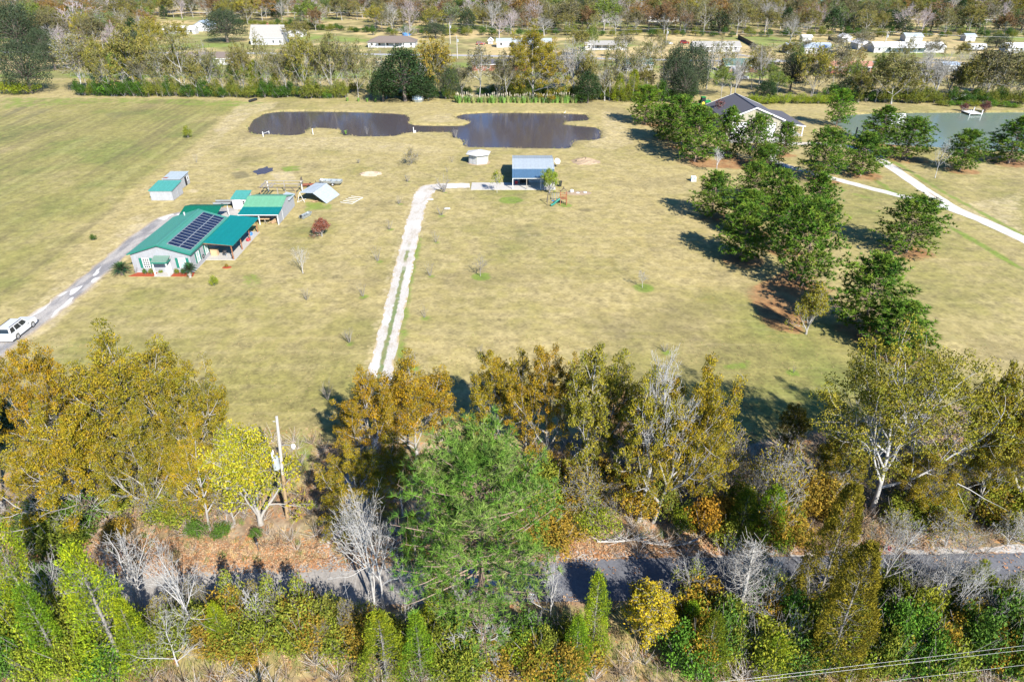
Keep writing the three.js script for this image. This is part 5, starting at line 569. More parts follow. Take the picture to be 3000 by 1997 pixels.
{ // the near line, its poles stand just below the view
  const A = V(-10.8, 0, -17.7), B = V(58, 0, -28.3); for (const [o, lab] of [[A, 'utility pole below the bottom edge whose shadow falls on the grass'], [B, 'utility pole beyond the right edge carrying the near wires']]) { const t = thing('utility_pole', lab, 'utility pole', o); part('shaft', new Geo().tube([V(0, 0, 0), V(0, 10.6, 0)], [.17, .12], 10, true), M.poleOld, t, true); part('crossarm', new Geo().bar(V(-.3, 9.9, 1.1), V(.3, 9.9, -1.1), .11), M.greyWood, t, true); }
  const W = (px, py, px2, py2, h, lab) => { const p = g(px, py, h), q = g(px2, py2, h), d = q.clone().sub(p), t0 = (-10.8 - p.x) / d.x, t1 = (58 - p.x) / d.x; return wire(lab, p.clone().addScaledVector(d, t0), p.clone().addScaledVector(d, t1), .12, .011); };
  W(2115, 1993, 3000, 1887, 9.95, 'uppermost of the three wires crossing the bottom right corner'); W(2161, 1996, 3000, 1900, 9.95, 'middle one of the three wires crossing the bottom right corner'); W(2563, 1996, 3000, 1944, 8.6, 'lowest of the three wires crossing the bottom right corner');
}
// ---------------------------------------------------------------- trees and shrubs
const leafMat = (c) => new THREE.MeshPhysicalMaterial({ color: rgb(...c), vertexColors: true, roughness: 1, transmission: .1, thickness: 0, specularIntensity: .15, side: THREE.DoubleSide });
const tints = { plain: leafMat([1, 1, 1]), orange: leafMat([1.25, 1.02, .8]), gold: leafMat([1.18, 1.12, .9]), green: leafMat([.72, 1.02, .9]), lime: leafMat([1.15, 1.2, .8]), dull: leafMat([.85, .82, 1.1]), dark: leafMat([.6, .66, .7]), red: leafMat([.85, .3, 2.2]), brown: leafMat([1.1, .72, 1.0]), bright: leafMat([1.2, 1.3, 1.0]), grey: leafMat([.95, .95, 2.2]) };
const barkMap = colorMap(64, 256, (x, y) => { const v = .62 + .38 * (.5 * tnoise(x / 8, y / 32, 8) + .5 * tnoise(x / 2, y / 4, 64)); return [v, v, v]; }); barkMap.repeat.set(.6, .3);
const bark = { pale: mat([.36, .345, .32], { map: barkMap, roughness: 1 }), white: mat([.46, .45, .435], { map: barkMap, roughness: 1 }), grey: mat([.27, .25, .225], { map: barkMap, roughness: 1 }), pine: mat([.3, .22, .17], { map: barkMap, roughness: 1 }), dark: mat([.16, .13, .11], { map: barkMap, roughness: 1 }), dead: mat([.42, .3, .24], { map: barkMap, roughness: 1 }), pink: mat([.42, .36, .36], { map: barkMap, roughness: 1 }) };
const turnBy = (d, a, az) => { const up = Math.abs(d.y) > .98 ? V(1, 0, 0) : V(0, 1, 0), s = d.clone().cross(up).normalize(), t = s.clone().cross(d); return d.clone().multiplyScalar(Math.cos(a)).addScaledVector(s, Math.sin(a) * Math.cos(az)).addScaledVector(t, Math.sin(a) * Math.sin(az)).normalize(); };
const jit = (r, k) => V((r() - .5) * k, (r() - .5) * k, (r() - .5) * k);
function branches(r, o, P, D, len, rad, lv, out) {
  const n = [7, 5, 4, 3, 2][lv] ?? 2, max = o.kids.length, pts = [P.clone()], rads = [rad], d = D.clone(); let p = P.clone();
  for (let i = 1; i <= n; i++) { d.add(jit(r, o.wig[lv] ?? .5)); d.y += o.up[lv] ?? .02; d.normalize(); p = p.clone().addScaledVector(d, len / n); pts.push(p); rads.push(Math.max(o.min ?? .012, rad * (1 - i / n * (lv >= max ? .75 : o.taper ?? .5)))); }
  if (lv === 0 && o.flare) rads[0] *= 1.45;
  out.bark.tube(pts, rads, lv === 0 ? 9 : lv === 1 ? 6 : lv === 2 ? 4 : 3);
  if (lv >= max - (o.leafLevels ?? 0)) for (let i = 1; i <= n; i++) if (lv >= max ? (i === n || r() < (o.midTips ?? .3)) : (r() < .25)) out.tips.push([pts[i], d.clone()]);
  if (lv >= max) return; const k = o.kids[lv], az0 = r() * 6.28;
  for (let j = 0; j < k; j++) { const t = clamp(o.from[lv] + (1 - o.from[lv]) * (j + .2 + .6 * r()) / k, 0, .99), f = t * n, i = f | 0, q = pts[i].clone().lerp(pts[i + 1], f - i), rr = (rads[i] + (rads[i + 1] - rads[i]) * (f - i)) * (o.shrink ?? .62), dd = pts[i + 1].clone().sub(pts[i]).normalize(); branches(r, o, q, turnBy(dd, (o.ang[lv] + (r() - .5) * 25) * R2, az0 + j * 2.4 + r() * .7), len * o.ratio[lv] * (1.15 - .5 * (t - o.from[lv]) / (1 - o.from[lv] + .01)) * (.8 + .4 * r()), rr, lv + 1, out); }
  branches(r, o, p, d, len * o.ratio[lv] * .75, rads[n] * .95, lv + 1, out);
}
function leaf(b, c, n, s, w, a) { const up = Math.abs(n.y) > .9 ? V(1, 0, 0) : V(0, 1, 0), u = n.clone().cross(up).normalize(), v = n.clone().cross(u), x = u.clone().multiplyScalar(Math.cos(a)).addScaledVector(v, Math.sin(a)), y = n.clone().cross(x); b.quad(c.clone().addScaledVector(x, -s), c.clone().addScaledVector(y, -s * w), c.clone().addScaledVector(x, s), c.clone().addScaledVector(y, s * w)); }
const dirOf = (r, lift = 0) => { const z = r() * 2 - 1, a = r() * 6.283, q = Math.sqrt(1 - z * z); return V(q * Math.cos(a), z + lift, q * Math.sin(a)).normalize(); };
const pick = (r, pal) => { const a = pal[r() * pal.length | 0], b = pal[r() * pal.length | 0]; return mix3(a, b, r()); };
function clump(b, r, c, n, rad, size, pal, flat = .7, w = .5, lift = .5) { const base = pick(r, pal), cv = .8 + .4 * r(); for (let i = 0; i < n; i++) { const q = dirOf(r).multiplyScalar(rad * Math.cbrt(r() * .95 + .05)); q.y *= flat; const k = cv * (.7 + .6 * r()), m = pick(r, pal), col = mix3(base, m, .45); b.col = [col[0] * k, col[1] * k, col[2] * k]; leaf(b, q.add(c), dirOf(r, lift), size * (.6 + .7 * r()), w, r() * 6.28); } }
function finish(name, cat, barkGeo, barkM, leafGeo, leafM = tints.plain) {
  const t = new THREE.Group(); t.name = name; t.userData.category = cat; let pos = []; const add = (nm, gg, m) => { const me = new THREE.Mesh(gg.build(), m); me.name = nm; me.castShadow = me.receiveShadow = true; t.add(me); pos.push(gg.p); };
  if (barkGeo) add(cat === 'bush' || cat === 'shrub' ? 'stem' : 'trunk', barkGeo, barkM); if (leafGeo && leafGeo.p.length) add(cat === 'bush' || cat === 'shrub' ? 'foliage' : 'crown', leafGeo, leafM);
  const P = pos[pos.length - 1], ys = [], rs = []; for (let i = 0; i < P.length; i += 30) { ys.push(P[i + 1]); rs.push(Math.hypot(P[i], P[i + 2])); } ys.sort((a, b) => a - b); rs.sort((a, b) => a - b);
  return { t, h: ys[ys.length * .99 | 0], r: rs[rs.length * .9 | 0] };
}
const oakPal = [[.19, .16, .012], [.24, .18, .014], [.14, .14, .015], [.28, .175, .016], [.1, .115, .016], [.25, .21, .02]], oakPal2 = [[.18, .175, .018], [.23, .2, .02], [.125, .145, .018], [.26, .21, .03]], farPal = [[.13, .135, .035], [.17, .155, .045], [.09, .11, .03], [.2, .165, .06], [.15, .14, .07]];
function oak(seed, { h = 15, bole = .24, spread = 1.08, kids = [8, 4, 3], nl = 95, ls = .12, br = .85, ang = [56, 50, 50], barkM = bark.pale, pal = oakPal, name = 'oak_tree', wig = [.18, .42, .5, .6, .6], rad = .3, midTips = .28, flat = .5, up = [.05, .09, .07, .04, 0], twigs = true } = {}) {
  const r = rng(seed), out = { bark: new Geo(), tips: [] }, o = { kids, ang, ratio: [.78 * spread, .6, .58, .5], from: [bole, .3, .25, .2], wig, up, flare: 1, midTips };
  branches(r, o, V(0, -.1, 0), V(0, 1, 0), h * .52, rad, 0, out); const L = new Geo(); for (const [p] of out.tips) if (p.y > 1) { clump(L, r, p, nl * (.5 + 1.0 * r()), br * (.75 + .5 * r()), ls, pal, flat); if (twigs) for (let i = 0; i < 2; i++) { const e = p.clone().add(V((r() - .5) * 2.2 * br, r() * br * .6, (r() - .5) * 2.2 * br)); out.bark.tube([p, p.clone().lerp(e, .5).add(jit(r, .2)), e], [.02, .014, .008], 3); } } return finish(name, 'tree', out.bark, barkM, L);
}
function bare(seed, { h = 11, kids = [6, 4, 3, 2], bole = .3, barkM = bark.white, rad = .2, name = 'bare_tree', spread = 1, ang = [42, 42, 44, 46], min = .016, nl = 0, pal = oakPal } = {}) {
  const r = rng(seed), out = { bark: new Geo(), tips: [] }; branches(r, { kids, ang, ratio: [.72 * spread, .62, .6, .6], from: [bole, .25, .2, .2], wig: [.16, .4, .55, .7, .7], up: [.04, .06, .05, .02, 0], min, midTips: .2, flare: 1 }, V(0, -.1, 0), V(0, 1, 0), h * .55, rad, 0, out);
  const L = new Geo(); if (nl) for (const [p] of out.tips) if (r() < .6) clump(L, r, p, nl, .4, .12, pal); return finish(name, 'tree', out.bark, barkM, nl ? L : null);
}
function tuft(b, r, p, d, len, w, n) { for (let i = 0; i < n; i++) { const a = dirOf(r).multiplyScalar(.85).add(d).normalize(), s = a.clone().cross(dirOf(r)).normalize().multiplyScalar(w * .5); b.tri(p.clone().add(s), p.clone().sub(s), p.clone().addScaledVector(a, len * (.75 + .5 * r()))); } }
const pinePal = [[.055, .13, .016], [.085, .175, .018], [.125, .21, .022], [.04, .1, .016], [.17, .21, .025]];
function pine(seed, { h = 10, r0 = 3.4, nb = 70, tw = 9, nn = 8, len = .42, w = .1, low = .16, shape = .6, pal = pinePal, rad = .17, name = 'pine_tree', jitter = .9 } = {}) {
  const r = rng(seed), B = new Geo(), L = new Geo(), tp = []; for (let i = 0; i <= 8; i++) tp.push(V((noise(i * .7, seed) - .5) * .5 * i / 8, h * .97 * i / 8, (noise(i * .7, seed + 9) - .5) * .5 * i / 8)); B.tube(tp, tp.map((_, i) => rad * (1 - i / 8.6)), 8);
  for (let j = 0; j < nb; j++) {
    const t = low + (1 - low) * ((j + r()) / nb) ** .9, y = h * t, az = j * 2.4 + r(), k = (t - low) / (1 - low), L0 = r0 * (Math.min(1, .62 + k * 1.6) * (1 - k ** 2.2) ** shape + .06) * (.72 + .5 * r()), lift = -.05 + .8 * k + (r() - .5) * .6; const i = Math.min(7, t * 8 | 0), o = tp[i].clone().lerp(tp[i + 1], t * 8 - i), d = V(Math.cos(az), lift, Math.sin(az)).normalize(), pts = [o]; for (let q = 1; q <= 4; q++) { const e = pts[q - 1].clone().addScaledVector(d, L0 / 4).add(jit(r, .12 * L0 / 4)); d.y += .09; d.normalize(); pts.push(e); } B.tube(pts, pts.map((_, q) => Math.max(.012, rad * .3 * (1 - k * .5) * (1 - q / 5))), 4);
    const m = Math.max(3, tw * (.35 + .65 * L0 / r0) | 0), shade = pick(r, pal);
    for (let q = 0; q < m; q++) { const f = .28 + .72 * (q + r()) / m, u = f * 4, a = Math.min(3, u | 0), c = pts[a].clone().lerp(pts[a + 1], u - a), side = V(-d.z, 0, d.x).multiplyScalar((r() - .5) * 2 * jitter * (1.15 - f * .5) * L0 * .28), e = c.clone().add(side).add(V(0, (r() - .35) * .9 * jitter, 0)); if (side.length() > .35) B.tube([c, e], [.014, .008], 3); const kk = .75 + .5 * r(), col = mix3(shade, pick(r, pal), .4); L.col = col.map((v) => v * kk); tuft(L, r, e, V(d.x * .45, .6, d.z * .45), len, w, nn); }
  } L.col = pick(r, pal); tuft(L, r, tp[8], V(0, 1, 0), len * 1.2, w, 14); return finish(name, 'tree', B, bark.pine, L);
}
const cedarPal = [[.15, .2, .012], [.22, .24, .012], [.1, .155, .014], [.27, .27, .012], [.06, .1, .014]];
function cedar(seed, { h = 9, r0 = 2.1, nc = 200, nf = 50, size = .1, pal = cedarPal, name = 'cedar_tree', pow = .7, rag = .5 } = {}) {
  const r = rng(seed), B = new Geo(), L = new Geo(); B.tube([V(0, -.1, 0), V(.05, h * .5, 0), V(0, h * .96, .05)], [.2, .13, .03], 7);
  for (let j = 0; j < nc; j++) { const t = .05 + .95 * ((j + r()) / nc) ** 1.15, R = r0 * (1 - t) ** pow * (1 - rag + 2 * rag * noise(t * 6 + seed, j * 2.4 % 6.28 * 1.2)) + .12, az = j * 2.4 + r() * .8, c = V(Math.cos(az) * R, h * t, Math.sin(az) * R), d = V(Math.cos(az) * .8, .9, Math.sin(az) * .8).normalize(), base = pick(r, pal), cv = .75 + .5 * r(); if (j % 3 === 0) B.tube([V(0, h * t * .92, 0), c], [.035, .012], 3);
    for (let i = 0; i < nf; i++) { const f = Math.cbrt(r()), q = c.clone().add(dirOf(r).multiplyScalar(f * .55 * (.6 + .5 * R / r0))).addScaledVector(d, (r() - .35) * .5), k = cv * (.7 + .6 * r()), m = mix3(base, pick(r, pal), .35); L.col = m.map((v) => v * k); const a = d.clone().add(dirOf(r).multiplyScalar(.8)).normalize(), s = a.clone().cross(dirOf(r)).normalize(), sz = size * (.6 + .8 * r()); L.tri(q.clone().addScaledVector(s, sz * .42), q.clone().addScaledVector(s, -sz * .42), q.clone().addScaledVector(a, sz * 1.7)); } }
  return finish(name, 'tree', B, bark.grey, L);
}
const darkPal = [[.022, .045, .016], [.03, .06, .02], [.04, .07, .024], [.018, .032, .014]];
function roundTree(seed, { h = 10, r0 = 4.4, nc = 190, nl = 36, ls = .2, pal = darkPal, name = 'live_oak', base = .12, cone = 0, barkM = bark.dark, cat = 'tree' } = {}) {
  const r = rng(seed), B = new Geo(), L = new Geo(); B.tube([V(0, -.1, 0), V(.1, h * .3, 0), V(0, h * .6, .1)], [r0 * .09, r0 * .07, r0 * .03], 8);
  for (let j = 0; j < nc; j++) { const u = (j + .5) / nc, el = Math.asin(1 - 1.55 * u), az = j * 2.4, lump = .72 + .5 * noise(Math.cos(az) * 2.1 + 5 + seed, Math.sin(az) * 2.1 + el * 2.2), k = cone ? 1 - cone * clamp(Math.sin(el)) : 1, R = r0 * Math.cos(el) * lump * k * (r() < .25 ? .7 : 1), c = V(Math.cos(az) * R, h * (base + (1 - base) * (.42 + .56 * Math.sin(el) * lump)), Math.sin(az) * R); if (j % 5 === 0) B.tube([V(0, h * .3, 0), V(c.x * .5, h * .3 + (c.y - h * .3) * .6, c.z * .5), c], [r0 * .03, r0 * .018, .015], 4); clump(L, r, c, nl, r0 * .26, ls, pal, .75, .5, .4); }
  return finish(name, cat, B, barkM, L);
}
const bushPal = [[.14, .18, .018], [.18, .21, .022], [.095, .14, .02], [.23, .22, .03]];
function bush(seed, { h = 2.2, r0 = 1.3, nc = 60, nl = 44, ls = .07, pal = bushPal, name = 'bush', tw = 14 } = {}) { const r = rng(seed), B = new Geo(), L = new Geo(); for (let i = 0; i < tw; i++) { const a = r() * 6.28, e = V(Math.cos(a) * r0 * (.3 + .8 * r()), h * (.5 + .6 * r()), Math.sin(a) * r0 * (.3 + .8 * r())), m = e.clone().multiplyScalar(.5).add(jit(r, .3)); B.tube([V(0, -.05, 0), m, e], [.03, .02, .008], 3); } for (let j = 0; j < nc; j++) { const d = dirOf(r, .35), c = V(d.x * r0 * (.5 + .5 * r()), h * (.45 + .48 * d.y * r()), d.z * r0 * (.5 + .5 * r())); clump(L, r, c, nl, r0 * .34, ls, pal); } return finish(name, 'bush', B, bark.grey, L); }
function fan(seed, { h = 3, n = 11, spread = .35, barkM = bark.grey, r0 = .03, name = 'bare_shrub', forks = 3 } = {}) { const r = rng(seed), B = new Geo(); for (let i = 0; i < n; i++) { const a = i * 2.4 + r(), l = spread * (.3 + .8 * r()), d = V(Math.cos(a) * l, 1, Math.sin(a) * l).normalize(), p = [V(Math.cos(a) * .08, -.03, Math.sin(a) * .08)]; const H = h * (.65 + .4 * r()); for (let q = 1; q <= 4; q++) p.push(p[q - 1].clone().addScaledVector(d, H / 4).add(jit(r, .07 * H / 4 * 2))); B.tube(p, [r0, r0 * .85, r0 * .65, r0 * .45, r0 * .25], 4); for (let f = 0; f < forks; f++) { const q = 1 + (r() * 3 | 0), e = p[q].clone().addScaledVector(turnBy(d, .45, r() * 6.28), H * .3); B.tube([p[q], p[q].clone().lerp(e, .5).add(jit(r, .08)), e], [r0 * .45, r0 * .35, r0 * .2], 3); } } return finish(name, 'shrub', B, barkM, null); }
function spiky(seed) { const r = rng(seed), B = new Geo(), h = 8; B.tube([V(0, 0, 0), V(.1, h * .5, .05), V(.05, h, 0)], [.17, .11, .03], 7); for (let j = 0; j < 190; j++) { const t = .18 + .8 * r(), a = r() * 6.28, l = 2.1 * (1 - t * .75) * (.6 + .6 * r()), o = V(.08, h * t, .03), d = V(Math.cos(a), .1 + .3 * r(), Math.sin(a)), e = o.clone().addScaledVector(d, l), m = o.clone().lerp(e, .55).add(V(0, -.08 * l, 0)); B.tube([o, m, e], [.022, .016, .01], 3); for (let k = 0; k < 3; k++) { const q = m.clone().lerp(e, r()); B.tube([q, q.clone().add(jit(r, .8)).add(V(0, .15, 0))], [.012, .008], 3); } } return finish('dead_cedar', 'tree', B, bark.pale, null); }

const P = {
  oak: [oak(11, { kids: [9, 5, 3] }), oak(12, { spread: 1.16, kids: [9, 4, 4] }), oak(13, { bole: .32, kids: [8, 5, 3] }), oak(14, { h: 14, spread: 1.25, kids: [10, 5, 4], bole: .2 })],
  slender: [oak(21, { h: 16, bole: .4, spread: .62, kids: [9, 4, 3], nl: 55, br: .65, rad: .2, pal: oakPal2, barkM: bark.white }), oak(22, { h: 16, bole: .36, spread: .7, kids: [8, 4, 3], nl: 55, br: .65, rad: .21, pal: oakPal2, barkM: bark.pale })],
  fanoak: [oak(31, { h: 17, bole: .3, spread: 1.2, kids: [12, 6, 4], nl: 50, br: .85, twigs: false, ang: [48, 44, 48], pal: oakPal2, rad: .3, barkM: bark.white, up: [.03, .06, .05, .03, 0] })],
  willow: [oak(41, { h: 8, bole: .08, spread: 1.0, kids: [13, 5, 4], nl: 24, ang: [30, 36, 42], rad: .2, ls: .11, br: .52, flat: .8, pal: [[.25, .25, .018], [.31, .29, .022], [.18, .22, .02], [.36, .28, .022]] })],
  bare: [bare(51), bare(52, { spread: 1.15, bole: .2 }), bare(53, { kids: [7, 4, 3, 2], bole: .4 }), bare(54, { kids: [8, 4, 3, 2], bole: .15, spread: 1.25, ang: [62, 48, 46, 46] })],
  barebig: [bare(61, { h: 16, rad: .28, bole: .4, kids: [7, 5, 4, 3], spread: .75, ang: [30, 34, 40, 44] })], twiggy: [bare(62, { h: 7, rad: .12, kids: [8, 5, 4, 3], bole: .1, spread: 1.1, barkM: bark.pale, nl: 2 }), bare(63, { h: 6, rad: .1, kids: [9, 5, 4, 3], bole: .05, spread: 1.2, barkM: bark.grey, ang: [55, 46, 46, 46], nl: 1 })],
  sapling: [bare(64, { h: 5, rad: .06, kids: [8, 4, 3], bole: .35, spread: .5, barkM: bark.white, min: .014 }), bare(65, { h: 5, rad: .05, kids: [7, 4, 3], bole: .3, spread: .6, barkM: bark.pale, nl: 5, min: .014, pal: bushPal })],
  droop: [bare(66, { h: 5, rad: .3, kids: [8, 5, 4, 3], bole: .55, spread: 1.5, ang: [98, 50, 48, 46], barkM: bark.white })],
  pine: [pine(71, { nb: 110, tw: 13, nn: 10, w: .12, low: .07 }), pine(72, { nb: 100, r0: 3.1, shape: .75, tw: 13, nn: 10, w: .12, low: .05 }), pine(73, { r0: 3.6, nb: 115, tw: 13, nn: 10, low: .1, w: .12, shape: .5 })], bigpine: [pine(79, { h: 20, r0: 7, nb: 150, tw: 30, nn: 15, len: .5, w: .055, low: .36, shape: .55, rad: .38, jitter: 1.1, pal: [[.07, .16, .02], [.1, .2, .024], [.14, .24, .035], [.05, .12, .02], [.2, .25, .07]] })],
  cedar: [cedar(81), cedar(82, { r0: 2.4, rag: .4 }), cedar(83, { h: 10, pow: .6, r0: 1.9 })], olivecedar: [cedar(84, { h: 18, r0: 4, nc: 380, nf: 56, size: .15, pow: .62, rag: .42, pal: [[.17, .14, .012], [.21, .17, .014], [.12, .11, .014], [.09, .09, .012], [.24, .19, .016]] })],
  magnolia: [roundTree(91, { cone: .45, h: 12, name: 'magnolia' }), roundTree(92, { h: 9 })], liveoak: [roundTree(93, { h: 11, r0: 6, nc: 240, nl: 34, pal: [[.035, .055, .028], [.05, .07, .035], [.028, .045, .025], [.065, .08, .045]] })],
  bush: [bush(101), bush(102, { r0: 1.6, h: 1.9 }), bush(103, { h: 2.8, r0: 1.2, pal: [[.2, .14, .02], [.26, .16, .02], [.15, .13, .02], [.3, .19, .03]] }), bush(104, { pal: [[.07, .14, .02], [.1, .19, .022], [.05, .1, .02]] })],
  fan: [fan(111), fan(112, { n: 8, spread: .45 }), fan(113, { n: 14, h: 3.4, spread: .28 })], spiky: [spiky(121)],
  // far trees: fewer and larger leaves
  far: [oak(131, { kids: [9, 4, 3], nl: 16, ls: .23, br: .95, midTips: .4, pal: farPal, rad: .19, spread: .9, twigs: false }), oak(132, { kids: [8, 4, 3], nl: 12, ls: .23, br: .95, spread: 1.0, pal: farPal, rad: .2, twigs: false }), oak(133, { kids: [9, 4, 3], nl: 20, ls: .24, br: 1.0, pal: [...farPal, ...oakPal2], rad: .19, twigs: false }), oak(134, { kids: [8, 4, 3], nl: 8, ls: .21, br: .9, bole: .36, midTips: .4, pal: farPal, rad: .17, spread: .85 })],
  farbare: [bare(141, { h: 15, kids: [8, 5, 4], rad: .3, min: .035, barkM: bark.pale, spread: 1.05 }), bare(142, { h: 15, kids: [7, 5, 5], rad: .26, min: .04, barkM: bark.pink, spread: .9 })],
  fardark: [roundTree(151, { h: 11, r0: 5, nc: 100, nl: 22, ls: .36, pal: [[.035, .055, .028], [.045, .065, .03], [.025, .042, .02]] }), roundTree(152, { h: 12, r0: 4, nc: 90, nl: 22, ls: .34, cone: .5 })],
};
const palm = (() => { const r = rng(161), B = new Geo(), L = new Geo(); B.tube([V(0, -.05, 0), V(0, .6, 0)], [.2, .22], 8); for (let j = 0; j < 46; j++) { const a = j * 2.4, el = .1 + 1.2 * (j / 46), l = 1.35 + .25 * r(), pts = []; for (let q = 0; q <= 6; q++) { const f = q / 6; pts.push(V(Math.cos(a) * Math.cos(el) * l * f, .6 + Math.sin(el) * l * f - .55 * f * f, Math.sin(a) * Math.cos(el) * l * f)); } B.tube(pts, pts.map((_, q) => .016 * (1 - q / 8)), 3); const s = V(-Math.sin(a), 0, Math.cos(a)); for (let q = 1; q <= 18; q++) { const f = q / 18, u = f * 6, i = Math.min(5, u | 0), c = pts[i].clone().lerp(pts[i + 1], u - i), d = pts[i + 1].clone().sub(pts[i]).normalize(), w = .3 * Math.sin(Math.PI * (.15 + .8 * f)); const k = .6 + .8 * r(); L.col = [.02 * k, .07 * k, .02 * k]; for (const e of [-1, 1]) L.tri(c.clone().addScaledVector(d, -.025), c.clone().addScaledVector(d, .025), c.clone().addScaledVector(s, e * w).addScaledVector(d, .12).add(V(0, .05, 0))); } } return finish('sago_palm', 'shrub', B, bark.dark, L); })();
P.palm = [palm];
const reedMats = [mat([.1, .2, .03]), mat([.16, .28, .05]), mat([.24, .27, .08])];
let treeNo = 0;
// a tree or shrub whose foot is seen at (px, py), its top on the row topY, hw pixels to each side
function T(kind, px, py, topY, hw, label, { k, tint, lean = 0, mid, group, bark: bk, name, turn, cat, hMax } = {}) {
  const list = P[kind], i = treeNo++, pr = list[(k ?? (hash(i, 77) * list.length | 0)) % list.length], at = g(mid || (kind === 'cedar' && py > 1560) ? 1500 + (px - 1500) * (4467 - py) / (4467 - (py + topY) / 2) : px, py); let h = rise(at.z, topY); if (hMax) h = Math.min(h, hMax); const s = h / pr.h, sr = clamp(span(hw, at.z, h * .6) / pr.r, s * .45, s * 2.1), c = pr.t.clone();
  c.name = numbered(name ?? pr.t.name); c.position.copy(at); c.rotation.set(0, turn ?? hash(i, 5) * 6.28, -lean * R2, 'ZYX'); c.scale.set(sr, s, sr); tag(c, label, cat ?? (pr.t.userData.category), group); if (tint) c.children[c.children.length - 1].material = tints[tint]; if (bk) c.children[0].material = bark[bk]; scene.add(c); return c;
}
// ---------------------------------------------------------------- front wood, north of the road
T('oak', 10, 1490, 1040, 125, 'olive oak with a leaning pale trunk at the left edge', { k: 2, lean: -3 });
T('oak', 215, 1400, 1008, 115, 'orange-topped olive oak second from the left behind the front oaks', { k: 0, tint: 'orange' });
T('oak', 440, 1375, 990, 185, 'widest olive oak at left, its crown highest over the lawn', { k: 3 });
T('oak', 596, 1398, 1062, 115, 'olive oak at the right side of the left grove beside the open lawn', { k: 1 });
T('oak', 262, 1540, 1215, 150, 'low olive oak with bare lower limbs behind the bright yellow cedar', { k: 3, tint: 'gold' });
T('oak', 455, 1532, 1230, 120, 'olive oak with a thick white trunk right of the brown leaning trunk', { k: 1 });
T('oak', 615, 1552, 1255, 85, 'pale-trunked olive oak at the verge just left of the yellow-green tree', { k: 2, tint: 'gold' });
T('bare', 165, 1520, 1310, 110, 'leafless grey tree in shade behind the yellow-green cedar at left', { bark: 'grey', k: 3 });
T('bare', 330, 1535, 1400, 55, 'brown leaning bare trunk between the verge oaks at left', { bark: 'dead', lean: -32, k: 2 });
T('bare', 250, 1535, 1380, 120, 'bare white spreading limbs low in front of the left oaks', { k: 3 });
T('willow', 764, 1535, 1262, 96, 'rounded yellow-green tree beside the utility pole', {});
T('magnolia', 5, 1330, 1110, 45, 'dark evergreen at the left edge behind the oaks', { k: 1 });
T('fan', 876, 1385, 1310, 26, 'bare many-stemmed shrub right of the utility pole', { k: 2 });
T('fan', 960, 1170, 1118, 20, 'bare many-stemmed shrub left of the foot of the gravel drive', { k: 2 });
T('oak', 1100, 1385, 1108, 110, 'orange-gold oak over the foot of the gravel drive', { k: 0, tint: 'orange' });
T('oak', 1222, 1345, 1062, 140, 'broad golden oak just right of the gravel drive', { k: 3, tint: 'orange' });
T('oak', 1060, 1560, 1335, 110, 'golden oak low beside the road, left of the big pine', { k: 1, tint: 'gold' });
T('oak', 1180, 1510, 1300, 80, 'dark-trunked golden oak between the drive and the big pine', { k: 2, tint: 'gold' });
T('oak', 1466, 1325, 1030, 95, 'thin-leaved grey-limbed oak behind the big pine', { k: 2, tint: 'gold' });
T('slender', 1540, 1340, 1040, 70, 'orange tree behind the right shoulder of the big pine', { k: 1, tint: 'orange' });
T('oak', 1600, 1370, 1024, 85, 'orange-topped oak with twin pale trunks right of the big pine', { k: 0, tint: 'orange' });
T('slender', 1712, 1437, 1018, 60, 'tall slender white trunk with thin olive leaves, left of its leaning neighbour', { k: 0 });
T('slender', 1743, 1416, 1030, 60, 'slender olive tree leaning right beside the tall white trunk', { k: 1, lean: 5 });
T('slender', 1855, 1513, 1085, 65, 'twin pale trunk with olive leaves at the verge, left of the bare white tree', { k: 1, tint: 'gold' });
T('barebig', 1872, 1528, 1025, 80, 'tall bare white tree standing in front of the lawn', { lean: 3 });
T('oak', 1800, 1400, 1180, 70, 'low olive tree behind the slender white trunks', { k: 1 });
T('oak', 1914, 1530, 1085, 110, 'golden-olive oak leaning right from the verge beside the bare white tree', { k: 1, lean: 11, tint: 'gold' });
T('oak', 2003, 1480, 1235, 90, 'olive oak with pale trunk right of the leaning golden oak', { k: 0, tint: 'gold' });
T('twiggy', 1720, 1505, 1370, 75, 'grey twiggy thicket tree right of the big pine', { k: 0 });
T('twiggy', 2235, 1560, 1300, 85, 'grey bare crown tree over the dark cedars right of centre', { k: 0, bark: 'pale' });
T('twiggy', 2140, 1420, 1260, 70, 'thin grey-green tree behind the grey bare crown', { k: 1 });
T('cedar', 2180, 1590, 1440, 65, 'dark green cedar by the road right of the golden bushes', { k: 0, tint: 'dark' });
T('cedar', 2260, 1600, 1430, 65, 'dull green cedar by the road left of the tall olive cedar', { k: 1, tint: 'green' });
T('oak', 2306, 1330, 1182, 52, 'small dark olive tree at the lawn corner', { k: 2, tint: 'dark' });
T('fanoak', 2555, 1500, 1025, 205, 'great fan-limbed white oak with thin olive leaves at right', {});
T('slender', 2762, 1496, 1085, 95, 'olive tree with a slim leaning trunk right of the fan-limbed oak', { k: 0, tint: 'gold', lean: 3 });
T('oak', 2840, 1524, 1215, 75, 'olive tree with short grey trunk near the right edge', { k: 2 });
T('oak', 2955, 1518, 1030, 150, 'tall olive oak cut by the right edge of the view', { k: 3 });
T('twiggy', 2860, 1330, 1110, 70, 'grey leafless bushy tree behind the olive trees at right', { k: 1 });
T('oak', 2690, 1520, 1330, 90, 'low yellow-olive tree below the fan-limbed oak', { k: 1, tint: 'gold' });
T('oak', 2420, 1480, 1260, 80, 'low olive tree left of the fan-limbed oak', { k: 2 });
T('bush', 1745, 1555, 1500, 65, 'yellow-green bush at the verge right of the big pine', { k: 1, tint: 'lime' });
